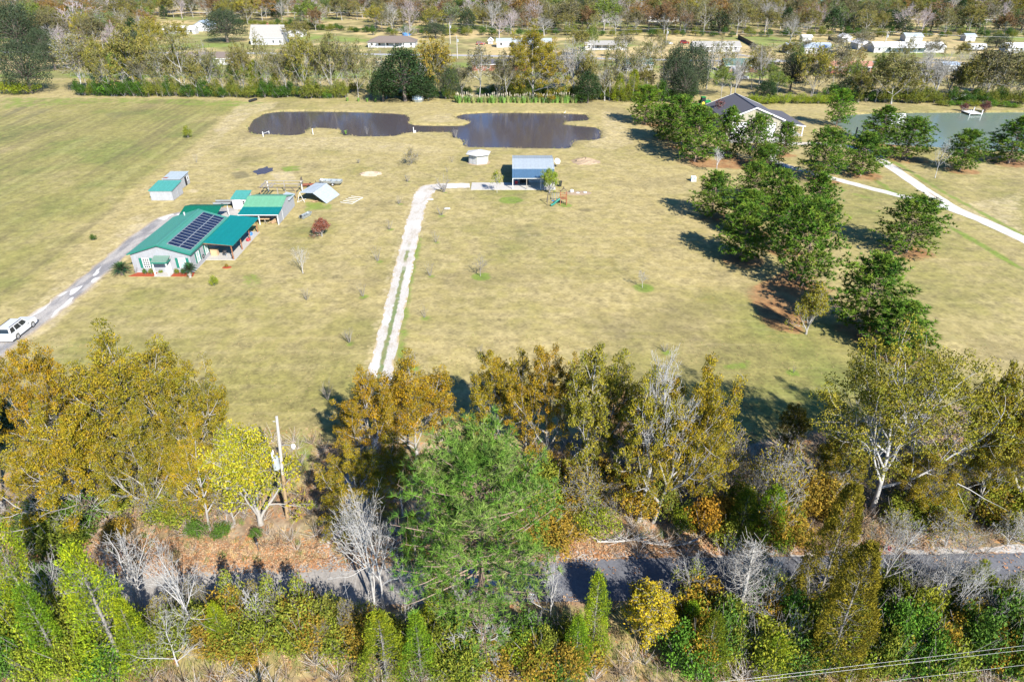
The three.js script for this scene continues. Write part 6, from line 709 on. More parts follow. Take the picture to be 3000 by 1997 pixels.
T('bush', 2060, 1570, 1460, 50, 'orange-brown leafy bush at the verge beside the fallen branches', { k: 2, tint: 'orange' });
T('bush', 2005, 1555, 1480, 45, 'yellow-green bush left of the orange-brown one', { k: 1, tint: 'lime' });
T('bush', 1640, 1530, 1490, 40, 'pale dry bush under the right side of the big pine', { k: 2 });
T('bush', 580, 1570, 1530, 32, 'low green bush at the foot of the pale-trunked oak', { k: 3 }); T('bush', 650, 1570, 1540, 30, 'low green bush left of the yellow-green tree', { k: 3 }); T('bush', 752, 1578, 1550, 18, 'tiny green bush above the mailbox', { k: 3 }); T('bush', 235, 1575, 1540, 45, 'low green bush in front of the bare limbs at left', { k: 3 }); T('bush', 350, 1580, 1530, 40, 'yellow-olive bush under the left verge oaks', { k: 2 }); T('bush', 2775, 1545, 1490, 22, 'bright green bush under the trees at right', { k: 3, tint: 'bright' }); T('bush', 2920, 1545, 1500, 30, 'dark green bush near the right edge verge', { k: 3 });
T('twiggy', 2590, 1610, 1490, 60, 'grey twiggy shrub at the road edge left of the red bucket', { k: 1, bark: 'white', cat: 'shrub' }); T('twiggy', 2770, 1600, 1500, 70, 'grey twiggy shrub at the road edge right of the red bucket', { k: 0, bark: 'white', cat: 'shrub' }); T('twiggy', 2950, 1600, 1510, 50, 'grey twiggy shrub at the road edge near the right side', { k: 1, bark: 'white', cat: 'shrub' });
// ---------------------------------------------------------------- front wood, south of the road
T('bigpine', 1416, 1925, 1285, 205, 'very large pine in the middle foreground overhanging the road', {});
T('cedar', 30, 1840, 1490, 62, 'bright yellow-green cedar at the left edge of the road', { k: 2, tint: 'lime' });
T('cedar', 285, 1960, 1605, 100, 'large bright yellow cedar in the lower left', { k: 1, tint: 'bright' }); T('cedar', 385, 1960, 1760, 60, 'green-yellow cedar right of the large bright yellow one', { k: 0, tint: 'lime' }); T('cedar', 120, 1960, 1720, 60, 'dull green cedar left of the large bright yellow one', { k: 2, tint: 'green' });
T('bush', 330, 1988, 1905, 65, 'emerald green bush at the bottom left', { k: 3, tint: 'bright' }); T('bush', 20, 1985, 1850, 55, 'green bush in the bottom left corner', { k: 3, tint: 'bright' }); T('bush', 120, 1985, 1900, 50, 'olive bush beside the bottom left corner bush', { k: 0 });
T('bare', 182, 1815, 1640, 65, 'small white bare tree in front of the road at far left', { k: 0 }); T('bare', 410, 1790, 1580, 100, 'white bare tree rising from the yellow cedar', { k: 1 }); T('sapling', 426, 1795, 1630, 36, 'slim white bare sapling right of the yellow cedar', { k: 0, bark: 'white' }); T('bare', 570, 1868, 1612, 95, 'tall white bare tree in the lower left centre', { k: 2 }); T('bare', 520, 1950, 1800, 90, 'low white bare tree on the grass slope', { k: 3 }); T('droop', 92, 1835, 1740, 95, 'brown dead tree with drooping limbs at the left edge', { bark: 'dead' }); T('bare', 8, 1760, 1610, 70, 'bare white tree leaning from the left edge', { k: 0, lean: 20 });
T('sapling', 700, 1825, 1675, 32, 'thin leafy sapling left of the roadside saplings', { k: 1 }); T('sapling', 776, 1855, 1725, 30, 'thin white bare sapling, second of the roadside row', { k: 0 }); T('sapling', 815, 1840, 1690, 38, 'thin leafy sapling in the middle of the roadside row', { k: 1 }); T('sapling', 893, 1822, 1690, 36, 'thin leafy sapling at the right end of the roadside row', { k: 1 });
T('cedar', 640, 1900, 1770, 45, 'yellowish cedar below the thin saplings', { k: 0, tint: 'lime' });
T('bare', 1100, 1790, 1440, 95, 'tall white bare tree left of the big pine', { k: 1 }); T('bare', 1124, 1790, 1470, 75, 'second white bare tree touching the big pine', { k: 2 }); T('droop', 1060, 1830, 1770, 95, 'white bare limbs sweeping low left of the green cedars', {}); T('bare', 1190, 1840, 1690, 45, 'small white bare tree before the yellowish cedar', { k: 3 });
T('cedar', 1120, 1985, 1800, 80, 'green cedar at the bottom left of the big pine', { k: 1 }); T('cedar', 1225, 1990, 1800, 60, 'darker green cedar beside the pine foot', { k: 0, tint: 'green' }); T('cedar', 1290, 1870, 1670, 65, 'yellow cedar in front of the big pine', { k: 1, tint: 'gold' }); T('cedar', 1212, 1650, 1505, 36, 'bright green cedar at the left flank of the big pine', { k: 2, tint: 'lime' });
T('droop', 1408, 1940, 1815, 95, 'broken white tree with hanging limbs below the big pine', {}); T('bare', 1612, 1835, 1640, 60, 'white bare tree right of the big pine', { k: 2 }); T('bare', 1560, 1900, 1790, 55, 'small white bare tree below the pine right side', { k: 3 });
T('cedar', 1745, 1920, 1685, 48, 'brightest yellow-green cedar beside the open road', { k: 2, tint: 'bright' }); T('cedar', 1690, 1970, 1810, 55, 'green cedar left of the brightest cedar', { k: 0, tint: 'green' });
T('willow', 1895, 1905, 1722, 74, 'golden leafy tree below the open road', { tint: 'orange', name: 'small_tree' }); T('spiky', 2142, 1865, 1578, 70, 'dead spiky grey cedar over the road', {}); T('bare', 2222, 1820, 1600, 58, 'pale bare tree right of the dead spiky cedar', { k: 2 }); T('sapling', 2008, 1785, 1645, 48, 'small leafy sapling left of the dead spiky cedar', { k: 1 }); T('bare', 2200, 1860, 1750, 60, 'low white bare tree under the dead spiky cedar', { k: 3 }); T('bare', 2300, 1900, 1800, 70, 'crooked low white tree left of the tall olive cedar', { k: 3 });
T('olivecedar', 2445, 1800, 1425, 82, 'tall ragged olive-yellow cedar crossing the road at right, the upper one', { mid: 1 }); T('olivecedar', 2485, 1985, 1600, 92, 'broad olive-yellow cedar below the road, in front of the tall ragged one', { mid: 1, turn: 2 });
T('bare', 2560, 1755, 1525, 55, 'thin white bare tree right of the tall olive cedar', { k: 2, lean: 6 }); T('sapling', 2695, 1795, 1640, 40, 'slim grey bare sapling right of the road bend', { k: 0 }); T('bare', 2740, 1800, 1550, 75, 'wide grey bare tree over the road at right', { k: 1, bark: 'pale' }); T('bare', 2725, 1855, 1650, 50, 'white bare tree leaning right below the road', { k: 2, lean: 18 }); T('bare', 2838, 1862, 1660, 50, 'slender white tree leaning right near the right edge', { k: 2, lean: 20 }); T('bare', 2862, 1895, 1780, 55, 'crooked white tree leaning right at the lower right', { k: 0, lean: 30 }); T('bare', 2975, 1850, 1660, 60, 'grey bare tree at the right edge of the road', { k: 1, bark: 'pale' });
T('cedar', 2865, 1760, 1645, 38, 'rounded green cedar beside the road near the right edge', { k: 1, tint: 'lime' }); T('cedar', 2020, 1900, 1770, 62, 'green cedar below the dead spiky cedar', { k: 0, tint: 'green' }); T('cedar', 2080, 1980, 1800, 60, 'dark green cedar at the bottom right of the golden tree', { k: 1, tint: 'dark' }); T('cedar', 2270, 1985, 1860, 50, 'lime green cedar at the bottom right of centre', { k: 2, tint: 'bright' });
// brush along the bottom: nothing tells these bushes apart within each patch
{
  const tone = (k, tint) => ({ lime: 'lime', bright: 'bright green', gold: 'yellowish', dark: 'dark', dull: 'grey-green' })[tint] ?? ['olive', 'yellow-green', 'golden-brown', 'deep green'][k];
  const r = rng(901), put = (n, x0, x1, y0, y1, kinds, label, group, lo = 80, hi = 150) => { for (let i = 0; i < n; i++) { const px = x0 + (x1 - x0) * r(), py = y0 + (y1 - y0) * r(), [k, tint] = kinds[r() * kinds.length | 0], w = tone(k, tint); T('bush', px, py, py - lo - (hi - lo) * r(), 40 + 34 * r(), w + label, { k, tint, group: w + group }); } };
  const mix = [[0], [1, 'lime'], [3], [0, 'gold'], [3, 'bright'], [2, 'gold'], [1]];
  put(18, 1960, 2250, 1830, 1998, mix, ' bush in the brush below the dead spiky cedar', ' bushes below the dead spiky cedar'); put(20, 2250, 2620, 1880, 1998, mix, ' bush in the brush around the foot of the tall olive cedar', ' bushes around the tall olive cedar'); put(30, 2600, 3040, 1840, 1998, mix, ' bush in the brush under the three wires', ' bushes under the three wires'); put(20, 2150, 3040, 1750, 1830, [[0], [3], [1], [0, 'gold']], ' bush just below the road at right', ' bushes below the road at right', 60, 110);
  put(20, 400, 780, 1810, 1930, [[0], [1], [3], [2], [0, 'dull']], ' bush under the white bare trees at lower left', ' bushes under the lower left bare trees', 50, 110); put(16, 780, 1080, 1800, 1920, [[0], [1], [2], [0, 'dull']], ' bush below the thin saplings left of the pine', ' bushes below the thin saplings', 50, 110); put(15, 1450, 1700, 1890, 1998, [[3], [0], [1, 'lime'], [2]], ' bush between the big pine foot and the brightest cedar', ' bushes right of the big pine foot', 60, 110); put(12, 1130, 1420, 1860, 1990, [[3], [0], [1]], ' bush left of the big pine foot', ' bushes left of the big pine foot', 60, 110); put(14, 0, 250, 1790, 1990, [[3], [0], [1, 'lime']], ' bush under the left edge cedar', ' bushes at the lower left edge'); put(9, 1480, 1640, 1560, 1600, [[2], [0]], ' low bush on the verge below the big pine', ' verge bushes under the pine', 40, 80); put(13, 2100, 2440, 1500, 1600, [[3], [0], [2]], ' bush in the shade of the roadside cedars', ' verge bushes right of centre', 60, 130); put(14, 2600, 2990, 1500, 1560, [[2], [0], [0, 'gold']], ' low bush under the right oaks', ' bushes under the right oaks', 50, 100); put(9, 60, 240, 1520, 1640, [[3], [0, 'dark']], ' bush in the shade beside the left road edge', ' shaded bushes at left', 60, 110); put(12, 1500, 1960, 1420, 1520, [[2, 'gold'], [0, 'dull'], [0]], ' thin undergrowth bush among the slender white trunks', ' undergrowth among the white trunks', 50, 110); put(10, 300, 660, 1440, 1540, [[2, 'gold'], [0]], ' undergrowth bush among the left verge oaks', ' undergrowth among the left oaks', 40, 90);
  const extra = (n, x0, x1, y0, y1, kind, up, hw, label, group, o = {}) => { for (let i = 0; i < n; i++) { const px = x0 + (x1 - x0) * (i + r()) / n, py = y0 + (y1 - y0) * r(); T(kind, px, py, py - up * (.7 + .6 * r()), hw * (.8 + .4 * r()), label, { group, ...o }); } };
  extra(14, 1920, 3020, 1740, 1860, 'bare', 150, 55, 'small white bare tree in the brush just below the road at right', 'small bare trees below the road at right'); extra(9, 2100, 3020, 1860, 1960, 'bare', 120, 55, 'crooked white bare sapling in the lower right brush', 'bare saplings in the lower right brush'); extra(8, 0, 420, 1740, 1900, 'bare', 110, 50, 'small white bare sapling in the lower left brush', 'bare saplings in the lower left brush'); extra(8, 440, 1080, 1800, 1900, 'twiggy', 100, 45, 'grey twiggy shrub in the lower left centre brush', 'twiggy shrubs in the lower left centre', { cat: 'shrub' }); extra(12, 1640, 2460, 1400, 1540, 'twiggy', 130, 60, 'grey twiggy thicket shrub under the trees right of the big pine', 'twiggy shrubs under the right trees', { cat: 'shrub' }); extra(8, 100, 700, 1420, 1540, 'twiggy', 110, 55, 'grey twiggy shrub under the left verge oaks', 'twiggy shrubs under the left oaks', { cat: 'shrub' }); extra(8, 2560, 3020, 1420, 1540, 'twiggy', 130, 60, 'grey twiggy shrub under the oaks at right', 'twiggy shrubs under the oaks at right', { cat: 'shrub' });
}
{ // fallen branches at the verge
  const mk = (label, pts, sd) => { const r = rng(sd), w = pts.map(([x, y, h]) => g(x, y, h)), t = thing('fallen_branch', label, 'branch', w[0].clone().setY(0)); part('limb', new Geo().tube(w, w.map((_, i) => .1 - .07 * i / w.length), 6), bark.white, t); const tw = new Geo(); for (let i = 0; i < 34; i++) { const k = 1 + (r() * (w.length - 1) | 0), p = w[Math.min(k, w.length - 1)].clone().lerp(w[k - 1], r()), e = p.clone().add(V((r() - .4) * 3.2, .1 + r() * .7, (r() - .5) * 1.6)); tw.tube([p, p.clone().lerp(e, .5).add(jit(r, .4)), e], [.035, .025, .012], 3); } part('twig', tw, bark.white, t).userData.kind = 'stuff'; };
  mk('fallen white branch lying along the verge, straight left one', [[1750, 1586, .2], [1800, 1586, .3], [1850, 1582, .5], [1885, 1575, .6]], 31); mk('fallen white branch curving up at its right end beside the road', [[2045, 1578, .8], [2010, 1592, .3], [1970, 1598, .2], [1925, 1594, .3], [1880, 1588, .4]], 32); mk('bleached fallen limbs heaped by the right pond treeline', [[2760, 296, .5], [2800, 290, 1.5], [2830, 278, 3], [2790, 285, 1]], 33);
}
// ---------------------------------------------------------------- lawn trees and shrubs
lawnPines.forEach((t, i) => { const L = ['pale green young pine at the top left end of the pine row', 'dark pine left of the red tree, furthest back', 'tall pine behind the left end of the pine row', 'large pine in front of the left end of the pine row', 'pine right of the red tree before the garage', 'pine directly before the cream garage wall', 'slim pine before the garage porch', 'low pine in front of the middle of the row', 'spreading pine left of the drive before the garage', 'pine between the two white drives', 'round pine in front of the white dock shelter', 'flat-topped pine with a bare trunk by the pond near the white drive', 'small round pine at the near pond bank', 'pine by the pond near the right edge', 'bright light green pine at the left end of the right pond', 'separate pine left of the dense clump', 'left pine of the dense clump', 'topmost pine of the dense clump', 'dark pine at the back of the dense clump', 'right pine at the back of the dense clump', 'largest pine at the front right of the dense clump', 'lowest left pine of the dense clump', 'inner dark pine in the middle of the dense clump', 'solitary spreading pine right of the dense clump', 'large round pine below the dense clump', 'lowest pine of the row, above the fan-limbed oak'][i]; T('pine', t.px, t.py, t.top, t.hw * .98, L, { k: t.k, tint: t.tint > 1.2 ? 'bright' : t.tint < .9 ? 'gold' : undefined }); });
T('willow', PX(1115), PY(1345), PY(1090), 38, 'narrow grey-olive leafy tree between the pines', { tint: 'dull', name: 'small_tree' }); T('sapling', PX(636), PY(485), PY(345), 20, 'small bare whitish tree at the left end of the pine row', { k: 0 }); T('bare', PX(1805), PY(512), PY(300), 24, 'bare pale tree beside the white drive near the pond', { k: 2 }); T('sapling', PX(640), PY(232), PY(92), 22, 'small red-leaved tree before the left side of the garage', { k: 1, tint: 'red', name: 'maple_tree' });
T('willow', 943, 692, 643, 23, 'small red-brown leafed tree right of the workshop', { tint: 'red', name: 'maple_tree' }); T('bare', 887, 800, 722, 24, 'white bare tree on the lawn right of the solar house', { k: 1 }); T('bush', 551, 404, 369, 12, 'round olive bush in the mown field', { k: 0 }); T('bush', 628, 837, 806, 9, 'small clipped yellow-green bush on the lawn before the patio', { k: 1, tint: 'lime' }); T('bush', 273, 704, 686, 9, 'small dark bush in the field left of the solar house', { k: 3, tint: 'dark' });
for (const [px, py, ty, hw, lab] of [[1106, 764, 722, 16, 'bare shrub left of the drive with a dark mulch ring'], [1063, 868, 830, 14, 'bare shrub left of the drive below the ringed one'], [1023, 1003, 960, 16, 'bare shrub above the orange oaks left of the drive'], [1141, 672, 640, 12, 'bare shrub left of the drive, fourth from the top'], [1169, 597, 572, 10, 'bare shrub left of the drive, second from the top'], [1193, 532, 508, 10, 'topmost small bare shrub left of the drive'], [1300, 562, 515, 25, 'large grey bare shrub at the bend of the drive'], [1292, 630, 602, 18, 'grey bare shrub beside the small white stone right of the drive'], [1277, 710, 676, 12, 'bare shrub right of the drive, middle of its row'], [1260, 808, 768, 14, 'bare shrub right of the drive, fourth from the top'], [1243, 930, 890, 12, 'bare shrub right of the drive above the lowest one'], [1210, 1077, 1030, 16, 'lowest bare shrub right of the drive'], [898, 878, 842, 18, 'bare forked shrub on the lawn below the white bare tree'], [1407, 1040, 1005, 8, 'thin bare whip in a bright green ring above the golden oaks'], [1948, 1030, 1005, 14, 'bare twig tree behind the top of the bare white tree'], [2325, 1092, 1068, 6, 'thin bare stick in a green ring at the lawn edge'], [575, 475, 452, 7, 'pale bare twig shrub in the field behind the left sheds'], [1310, 505, 485, 7, 'bare shrub up the slope left of the cabin'], [1324, 474, 455, 7, 'tiny bare shrub left of the hexagonal shed'], [1050, 478, 462, 7, 'tiny bare twig shrub behind the boat'], [1335, 402, 372, 8, 'bare sapling at the left shore of the square pond arm'], [1367, 428, 408, 6, 'short bare sapling at the lower left pond corner'], [1673, 430, 412, 6, 'bare sapling at the lower right pond corner'], [1747, 406, 388, 6, 'bare sapling on the right shore of the pond'], [1075, 394, 368, 6, 'thin bare sapling before the middle of the pond']]) T('fan', px, py, ty, hw, lab, {});
T('bare', 1407, 808, 750, 26, 'small bare tree with a round green ring in the middle of the lawn', { k: 1, bark: 'grey' }); T('sapling', 1882, 842, 792, 14, 'small bare tree with green ring at the right of the lawn', { k: 0, bark: 'pale' }); T('twiggy', 1206, 480, 432, 28, 'wide grey twiggy tree between the drive and the pond', { k: 1 });
T('sapling', 1456, 564, 500, 17, 'thin yellow-green leafy tree before the concrete slab', { k: 1, tint: 'gold', bark: 'white' }); T('willow', 1610, 566, 497, 22, 'dense green leafy tree at the right front corner of the cabin', { tint: 'green', name: 'small_tree' });
T('palm', 358, 805, 768, 28, 'sago palm left of the front of the solar house', {}); T('palm', 558, 805, 770, 22, 'sago palm in a pot at the right front corner of the solar house', {});
{ const o = g(557, 812), t = thing('planter_urn', 'stone urn under the right sago palm', 'planter', o); part('bowl', new Geo().lathe(0, 0, [[.2, 0], [.16, .12], [.34, .55], [.3, .56], [.12, .3], [0, .3]], 10), M.concrete, t, true); part('soil', new Geo().lathe(0, 0, [[.28, .5], [0, .52]], 10), M.earth, t, true); }
for (const [px, lab] of [[425, 'clipped dark bush left of the porch, outer one'], [443, 'leafy bush left of the porch, inner one'], [518, 'leafy bush right of the porch'], [537, 'dark clipped bush at the right end of the mulch bed']]) T('bush', px, 803, 786, 7, lab, { k: px === 443 || px === 518 ? 0 : 3 }); T('fan', 398, 801, 778, 7, 'thin shrub at the left end of the mulch bed', {}); T('bush', 471, 800, 790, 6, 'yellow-green potted plant on the porch step', { k: 1, tint: 'bright' }); T('bush', 664, 783, 772, 5, 'small bush in a red mulch ring before the patio', { k: 2 });
{ const o = g(664, 783); single('mulch_ring', new Geo().lathe(o.x, o.z, [[.75, .015], [.6, .06], [0, .08]], 14, 1, .7), M.mulch, 'round red mulch ring around the small bush before the patio', 'mulch', o); }
// ---------------------------------------------------------------- the treeline behind the ponds, trees one by one [kind, foot x, foot y, top y, half width, label, look]
const X1 = (c) => c / 2.356, X2 = (c) => 1000 + c / 2.356, X3 = (c) => 2000 + c / 2.356;
for (const [k, px, py, ty, hw, lab, o] of [
  ['far', X1(10), 272, 85, 45, 'olive tree at the left end of the treeline', { k: 0 }], ['liveoak', X1(215), 274, 118, 62, 'broad dark live oak near the left end of the treeline'], ['liveoak', X1(150), 150, 12, 72, 'big dark live oak in the top left corner', {}], ['far', X1(570), 276, 100, 62, 'thin-leaved treeline tree with a thick fanning white trunk', { k: 3, bark: 'white' }], ['farbare', X1(575), 130, 4, 75, 'large pinkish bare tree near the top left', { k: 1 }], ['farbare', X1(410), 145, 55, 42, 'pale mauve bare tree below the large pinkish one', { k: 1, bark: 'white' }], ['far', X1(890), 278, 150, 42, 'small gold-tipped tree left of the white trunked one', { k: 2, tint: 'gold' }], ['far', X1(940), 280, 78, 58, 'tall gold-topped tree with white trunk in the left treeline', { k: 0, tint: 'gold' }], ['far', X1(740), 278, 120, 50, 'green-olive tree in the left treeline', { k: 2 }], ['far', X1(1090), 150, 58, 40, 'gold tree before the white mobile home at left', { k: 1, tint: 'gold' }], ['far', X1(1250), 150, 62, 45, 'gold tree in front of the pale blue gable', { k: 2, tint: 'gold' }], ['far', X1(1135), 281, 135, 36, 'slim white trunked tree left of the carport house', { k: 3, bark: 'white' }], ['far', X1(1292), 281, 78, 52, 'tall olive tree before the brown roofed house', { k: 1, bark: 'white' }], ['far', X1(1460), 282, 130, 34, 'olive tree before the dark carport', { k: 3 }], ['liveoak', X1(1570), 124, 28, 58, 'round dark live oak between the far houses at left'], ['far', X1(1690), 283, 125, 30, 'upright brown-green tree right of the carport house', { k: 2, tint: 'dull' }], ['far', X1(1860), 283, 95, 40, 'olive tree in front of the steep roofed house', { k: 1 }], ['far', X1(1985), 284, 130, 36, 'thin olive tree right of the steep roofed house', { k: 3 }], ['far', X1(2110), 284, 95, 50, 'broad olive tree before the small white garage', { k: 2 }], ['far', X1(2290), 286, 100, 45, 'olive tree before the brown hip roof', { k: 0 }], ['cedar', X1(1790), 282, 178, 28, 'bright green cedar in the left treeline', { k: 1 }], ['cedar', X1(1915), 282, 215, 22, 'small green cedar in the left treeline', { k: 0 }], ['bush', X1(765), 279, 228, 32, 'bright green evergreen bush in the left treeline', { k: 3, tint: 'bright' }], ['bush', X1(1000), 280, 222, 30, 'second bright green bush in the left treeline', { k: 3 }], ['bush', X1(1470), 282, 252, 26, 'low green bush under the left treeline', { k: 3 }], ['bush', X1(2262), 288, 262, 15, 'small round green bush by the pond treeline', { k: 3, tint: 'bright' }], ['bush', X1(60), 274, 232, 30, 'yellow bamboo-like bush at the left edge of the field', { k: 1, tint: 'gold' }], ['bush', X1(170), 275, 236, 40, 'yellow-green brush under the left live oak', { k: 1, tint: 'lime' }],
  ['far', X2(30), 284, 110, 40, 'thin tree right of the small round bush', { k: 3 }], ['far', X2(118), 285, 120, 42, 'thin olive tree left of the magnolia', { k: 1 }], ['far', X2(205), 285, 140, 34, 'grey-olive tree touching the magnolia', { k: 3 }], ['magnolia', X2(440), 296, 142, 78, 'big cone shaped dark magnolia above the pond', { k: 0 }], ['magnolia', X2(290), 298, 208, 40, 'dark round evergreen left of the magnolia', { k: 1 }], ['magnolia', X2(560), 296, 218, 42, 'dark round evergreen right of the magnolia', { k: 1 }], ['far', X2(652), 284, 108, 58, 'orange-gold tree right of the magnolia', { k: 2, tint: 'orange' }], ['liveoak', X2(740), 288, 195, 34, 'leaning dark live oak right of the orange-gold tree', { lean: 8 }], ['liveoak', X2(650), 112, 66, 32, 'round dark live oak behind the hip roofed ranch'], ['far', X2(955), 292, 132, 46, 'grey thin-leaved tree with white trunk left of the big olive oak', { k: 3, bark: 'white', tint: 'dull' }], ['far', X2(1075), 288, 175, 34, 'small olive tree beside the grey white-trunked one', { k: 1 }], ['far', X2(1120), 288, 150, 30, 'thin dark tree before the brick house', { k: 3 }], ['oak', X2(1320), 290, 78, 84, 'big spreading olive oak in the middle of the treeline', { k: 3 }], ['far', X2(1415), 284, 190, 24, 'slim tree right of the big spreading oak', { k: 3, tint: 'gold' }], ['farbare', X2(1540), 288, 130, 36, 'slim bare tree left of the bare clump', { k: 0 }], ['farbare', X2(1605), 290, 118, 55, 'many-limbed grey bare tree right of the big spreading oak', { k: 0 }], ['farbare', X2(1690), 288, 125, 40, 'second grey bare tree of the middle clump', { k: 0 }], ['magnolia', X2(1700), 302, 210, 36, 'dark round evergreen at the right end of the reeds', { k: 1 }], ['bush', X2(1660), 300, 262, 24, 'dark yellowish bush right of the reeds', { k: 3 }], ['far', X2(1850), 294, 112, 42, 'olive tree before the mossy roof', { k: 1 }], ['far', X2(1960), 292, 130, 40, 'pale olive tree right of the mossy roof', { k: 3 }], ['cedar', X2(2010), 296, 205, 30, 'green cedar in the right treeline', { k: 1 }], ['cedar', X2(1915), 296, 215, 24, 'yellow-green cedar before the mossy roof', { k: 0, tint: 'lime' }], ['far', X2(2110), 250, 110, 46, 'thin tree in front of the far power pole', { k: 1 }], ['liveoak', X2(2290), 292, 132, 46, 'grey-green live oak before the grey roofed mobile home'], 
  ['liveoak', X3(60), 284, 128, 48, 'second grey-green live oak left of the log house'], ['liveoak', X3(10), 300, 190, 40, 'dark oak behind the top of the pine row'], ['far', X3(230), 240, 112, 42, 'white trunked olive tree before the log house', { k: 1, bark: 'white' }], ['farbare', X3(385), 258, 180, 26, 'dead dark stump-like tree before the pump house', { k: 0, bark: 'dark' }], ['magnolia', X3(575), 298, 235, 30, 'round dark evergreen behind the garage roof', { k: 1 }], ['far', X3(545), 245, 130, 36, 'thin gold tree right of the log house', { k: 3, tint: 'gold' }], ['liveoak', X3(740), 270, 155, 38, 'blue-green conifer-like oak left of the gold tree', { tint: 'dark' }], ['far', X3(895), 284, 132, 48, 'tall gold-olive tree before the blue roofed mobile home', { k: 2, tint: 'gold' }], ['fardark', X3(1110), 298, 228, 32, 'low dark evergreen at the right end of the hedge', { k: 0 }], ['far', X3(1150), 230, 135, 40, 'brownish tree over the faded red roof', { k: 1, tint: 'orange' }], ['far', X3(1215), 300, 205, 36, 'olive tree right of the low dark evergreen', { k: 2 }], ['far', X3(1440), 304, 158, 70, 'broad olive-brown oak above the right pond', { k: 0 }], ['far', X3(1330), 300, 190, 44, 'smaller olive oak beside the broad one above the right pond', { k: 2 }], ['far', X3(1540), 302, 215, 40, 'low olive oak right of the broad one above the right pond', { k: 2 }], ['farbare', X3(1640), 296, 140, 46, 'grey bare tree left of the blue shed', { k: 0 }], ['farbare', X3(1740), 294, 150, 44, 'grey bare tree right of the blue shed', { k: 0 }], ['farbare', X3(1820), 290, 170, 36, 'small grey bare tree below the blue shed', { k: 0 }], ['far', X3(2080), 300, 132, 74, 'broad dark olive oak near the right end of the treeline', { k: 0, tint: 'dull' }], ['far', X3(1960), 298, 175, 44, 'olive oak left of the broad dark one', { k: 2 }], ['far', X3(2230), 298, 160, 50, 'olive oak right of the broad dark one', { k: 1 }], ['far', X3(2330), 300, 170, 44, 'olive tree at the right end of the treeline', { k: 3 }], ['liveoak', X3(2165), 140, 100, 34, 'dark round oak before the right edge mobile home'], ['bush', 2823, 326, 302, 12, 'small dull red shrub at the left of the fishing dock', { k: 0, tint: 'red' }], ['bush', 2884, 328, 296, 14, 'dark red shrub at the right of the fishing dock', { k: 0, tint: 'red' }], ['far', X1(2060), 130, 60, 40, 'dark olive tree behind the small white garage', { k: 2, tint: 'dull' }], ['farbare', X2(470), 120, 70, 30, 'bare tree before the hip roofed porch', { k: 0 }], ['farbare', X2(1090), 116, 46, 34, 'pinkish bare tree left of the long mobile home', { k: 1 }], ['farbare', X2(1400), 104, 46, 34, 'pale bare tree behind the long mobile home', { k: 0 }], ['farbare', X3(740), 124, 50, 36, 'pale bare tree at the wood edge above the blue roof', { k: 0 }], ['far', X2(2190), 46, -12, 30, 'red autumn tree at the top right of centre', { k: 2, tint: 'red' }], ['farbare', X3(480), 168, 122, 14, 'little bare tree right of the dark fence', { k: 0 }], ['farbare', X3(670), 150, 130, 26, 'low bare brush left of the blue roofed mobile home', { k: 1 }]
]) T(k, px, py, ty, hw, lab, o ?? {});
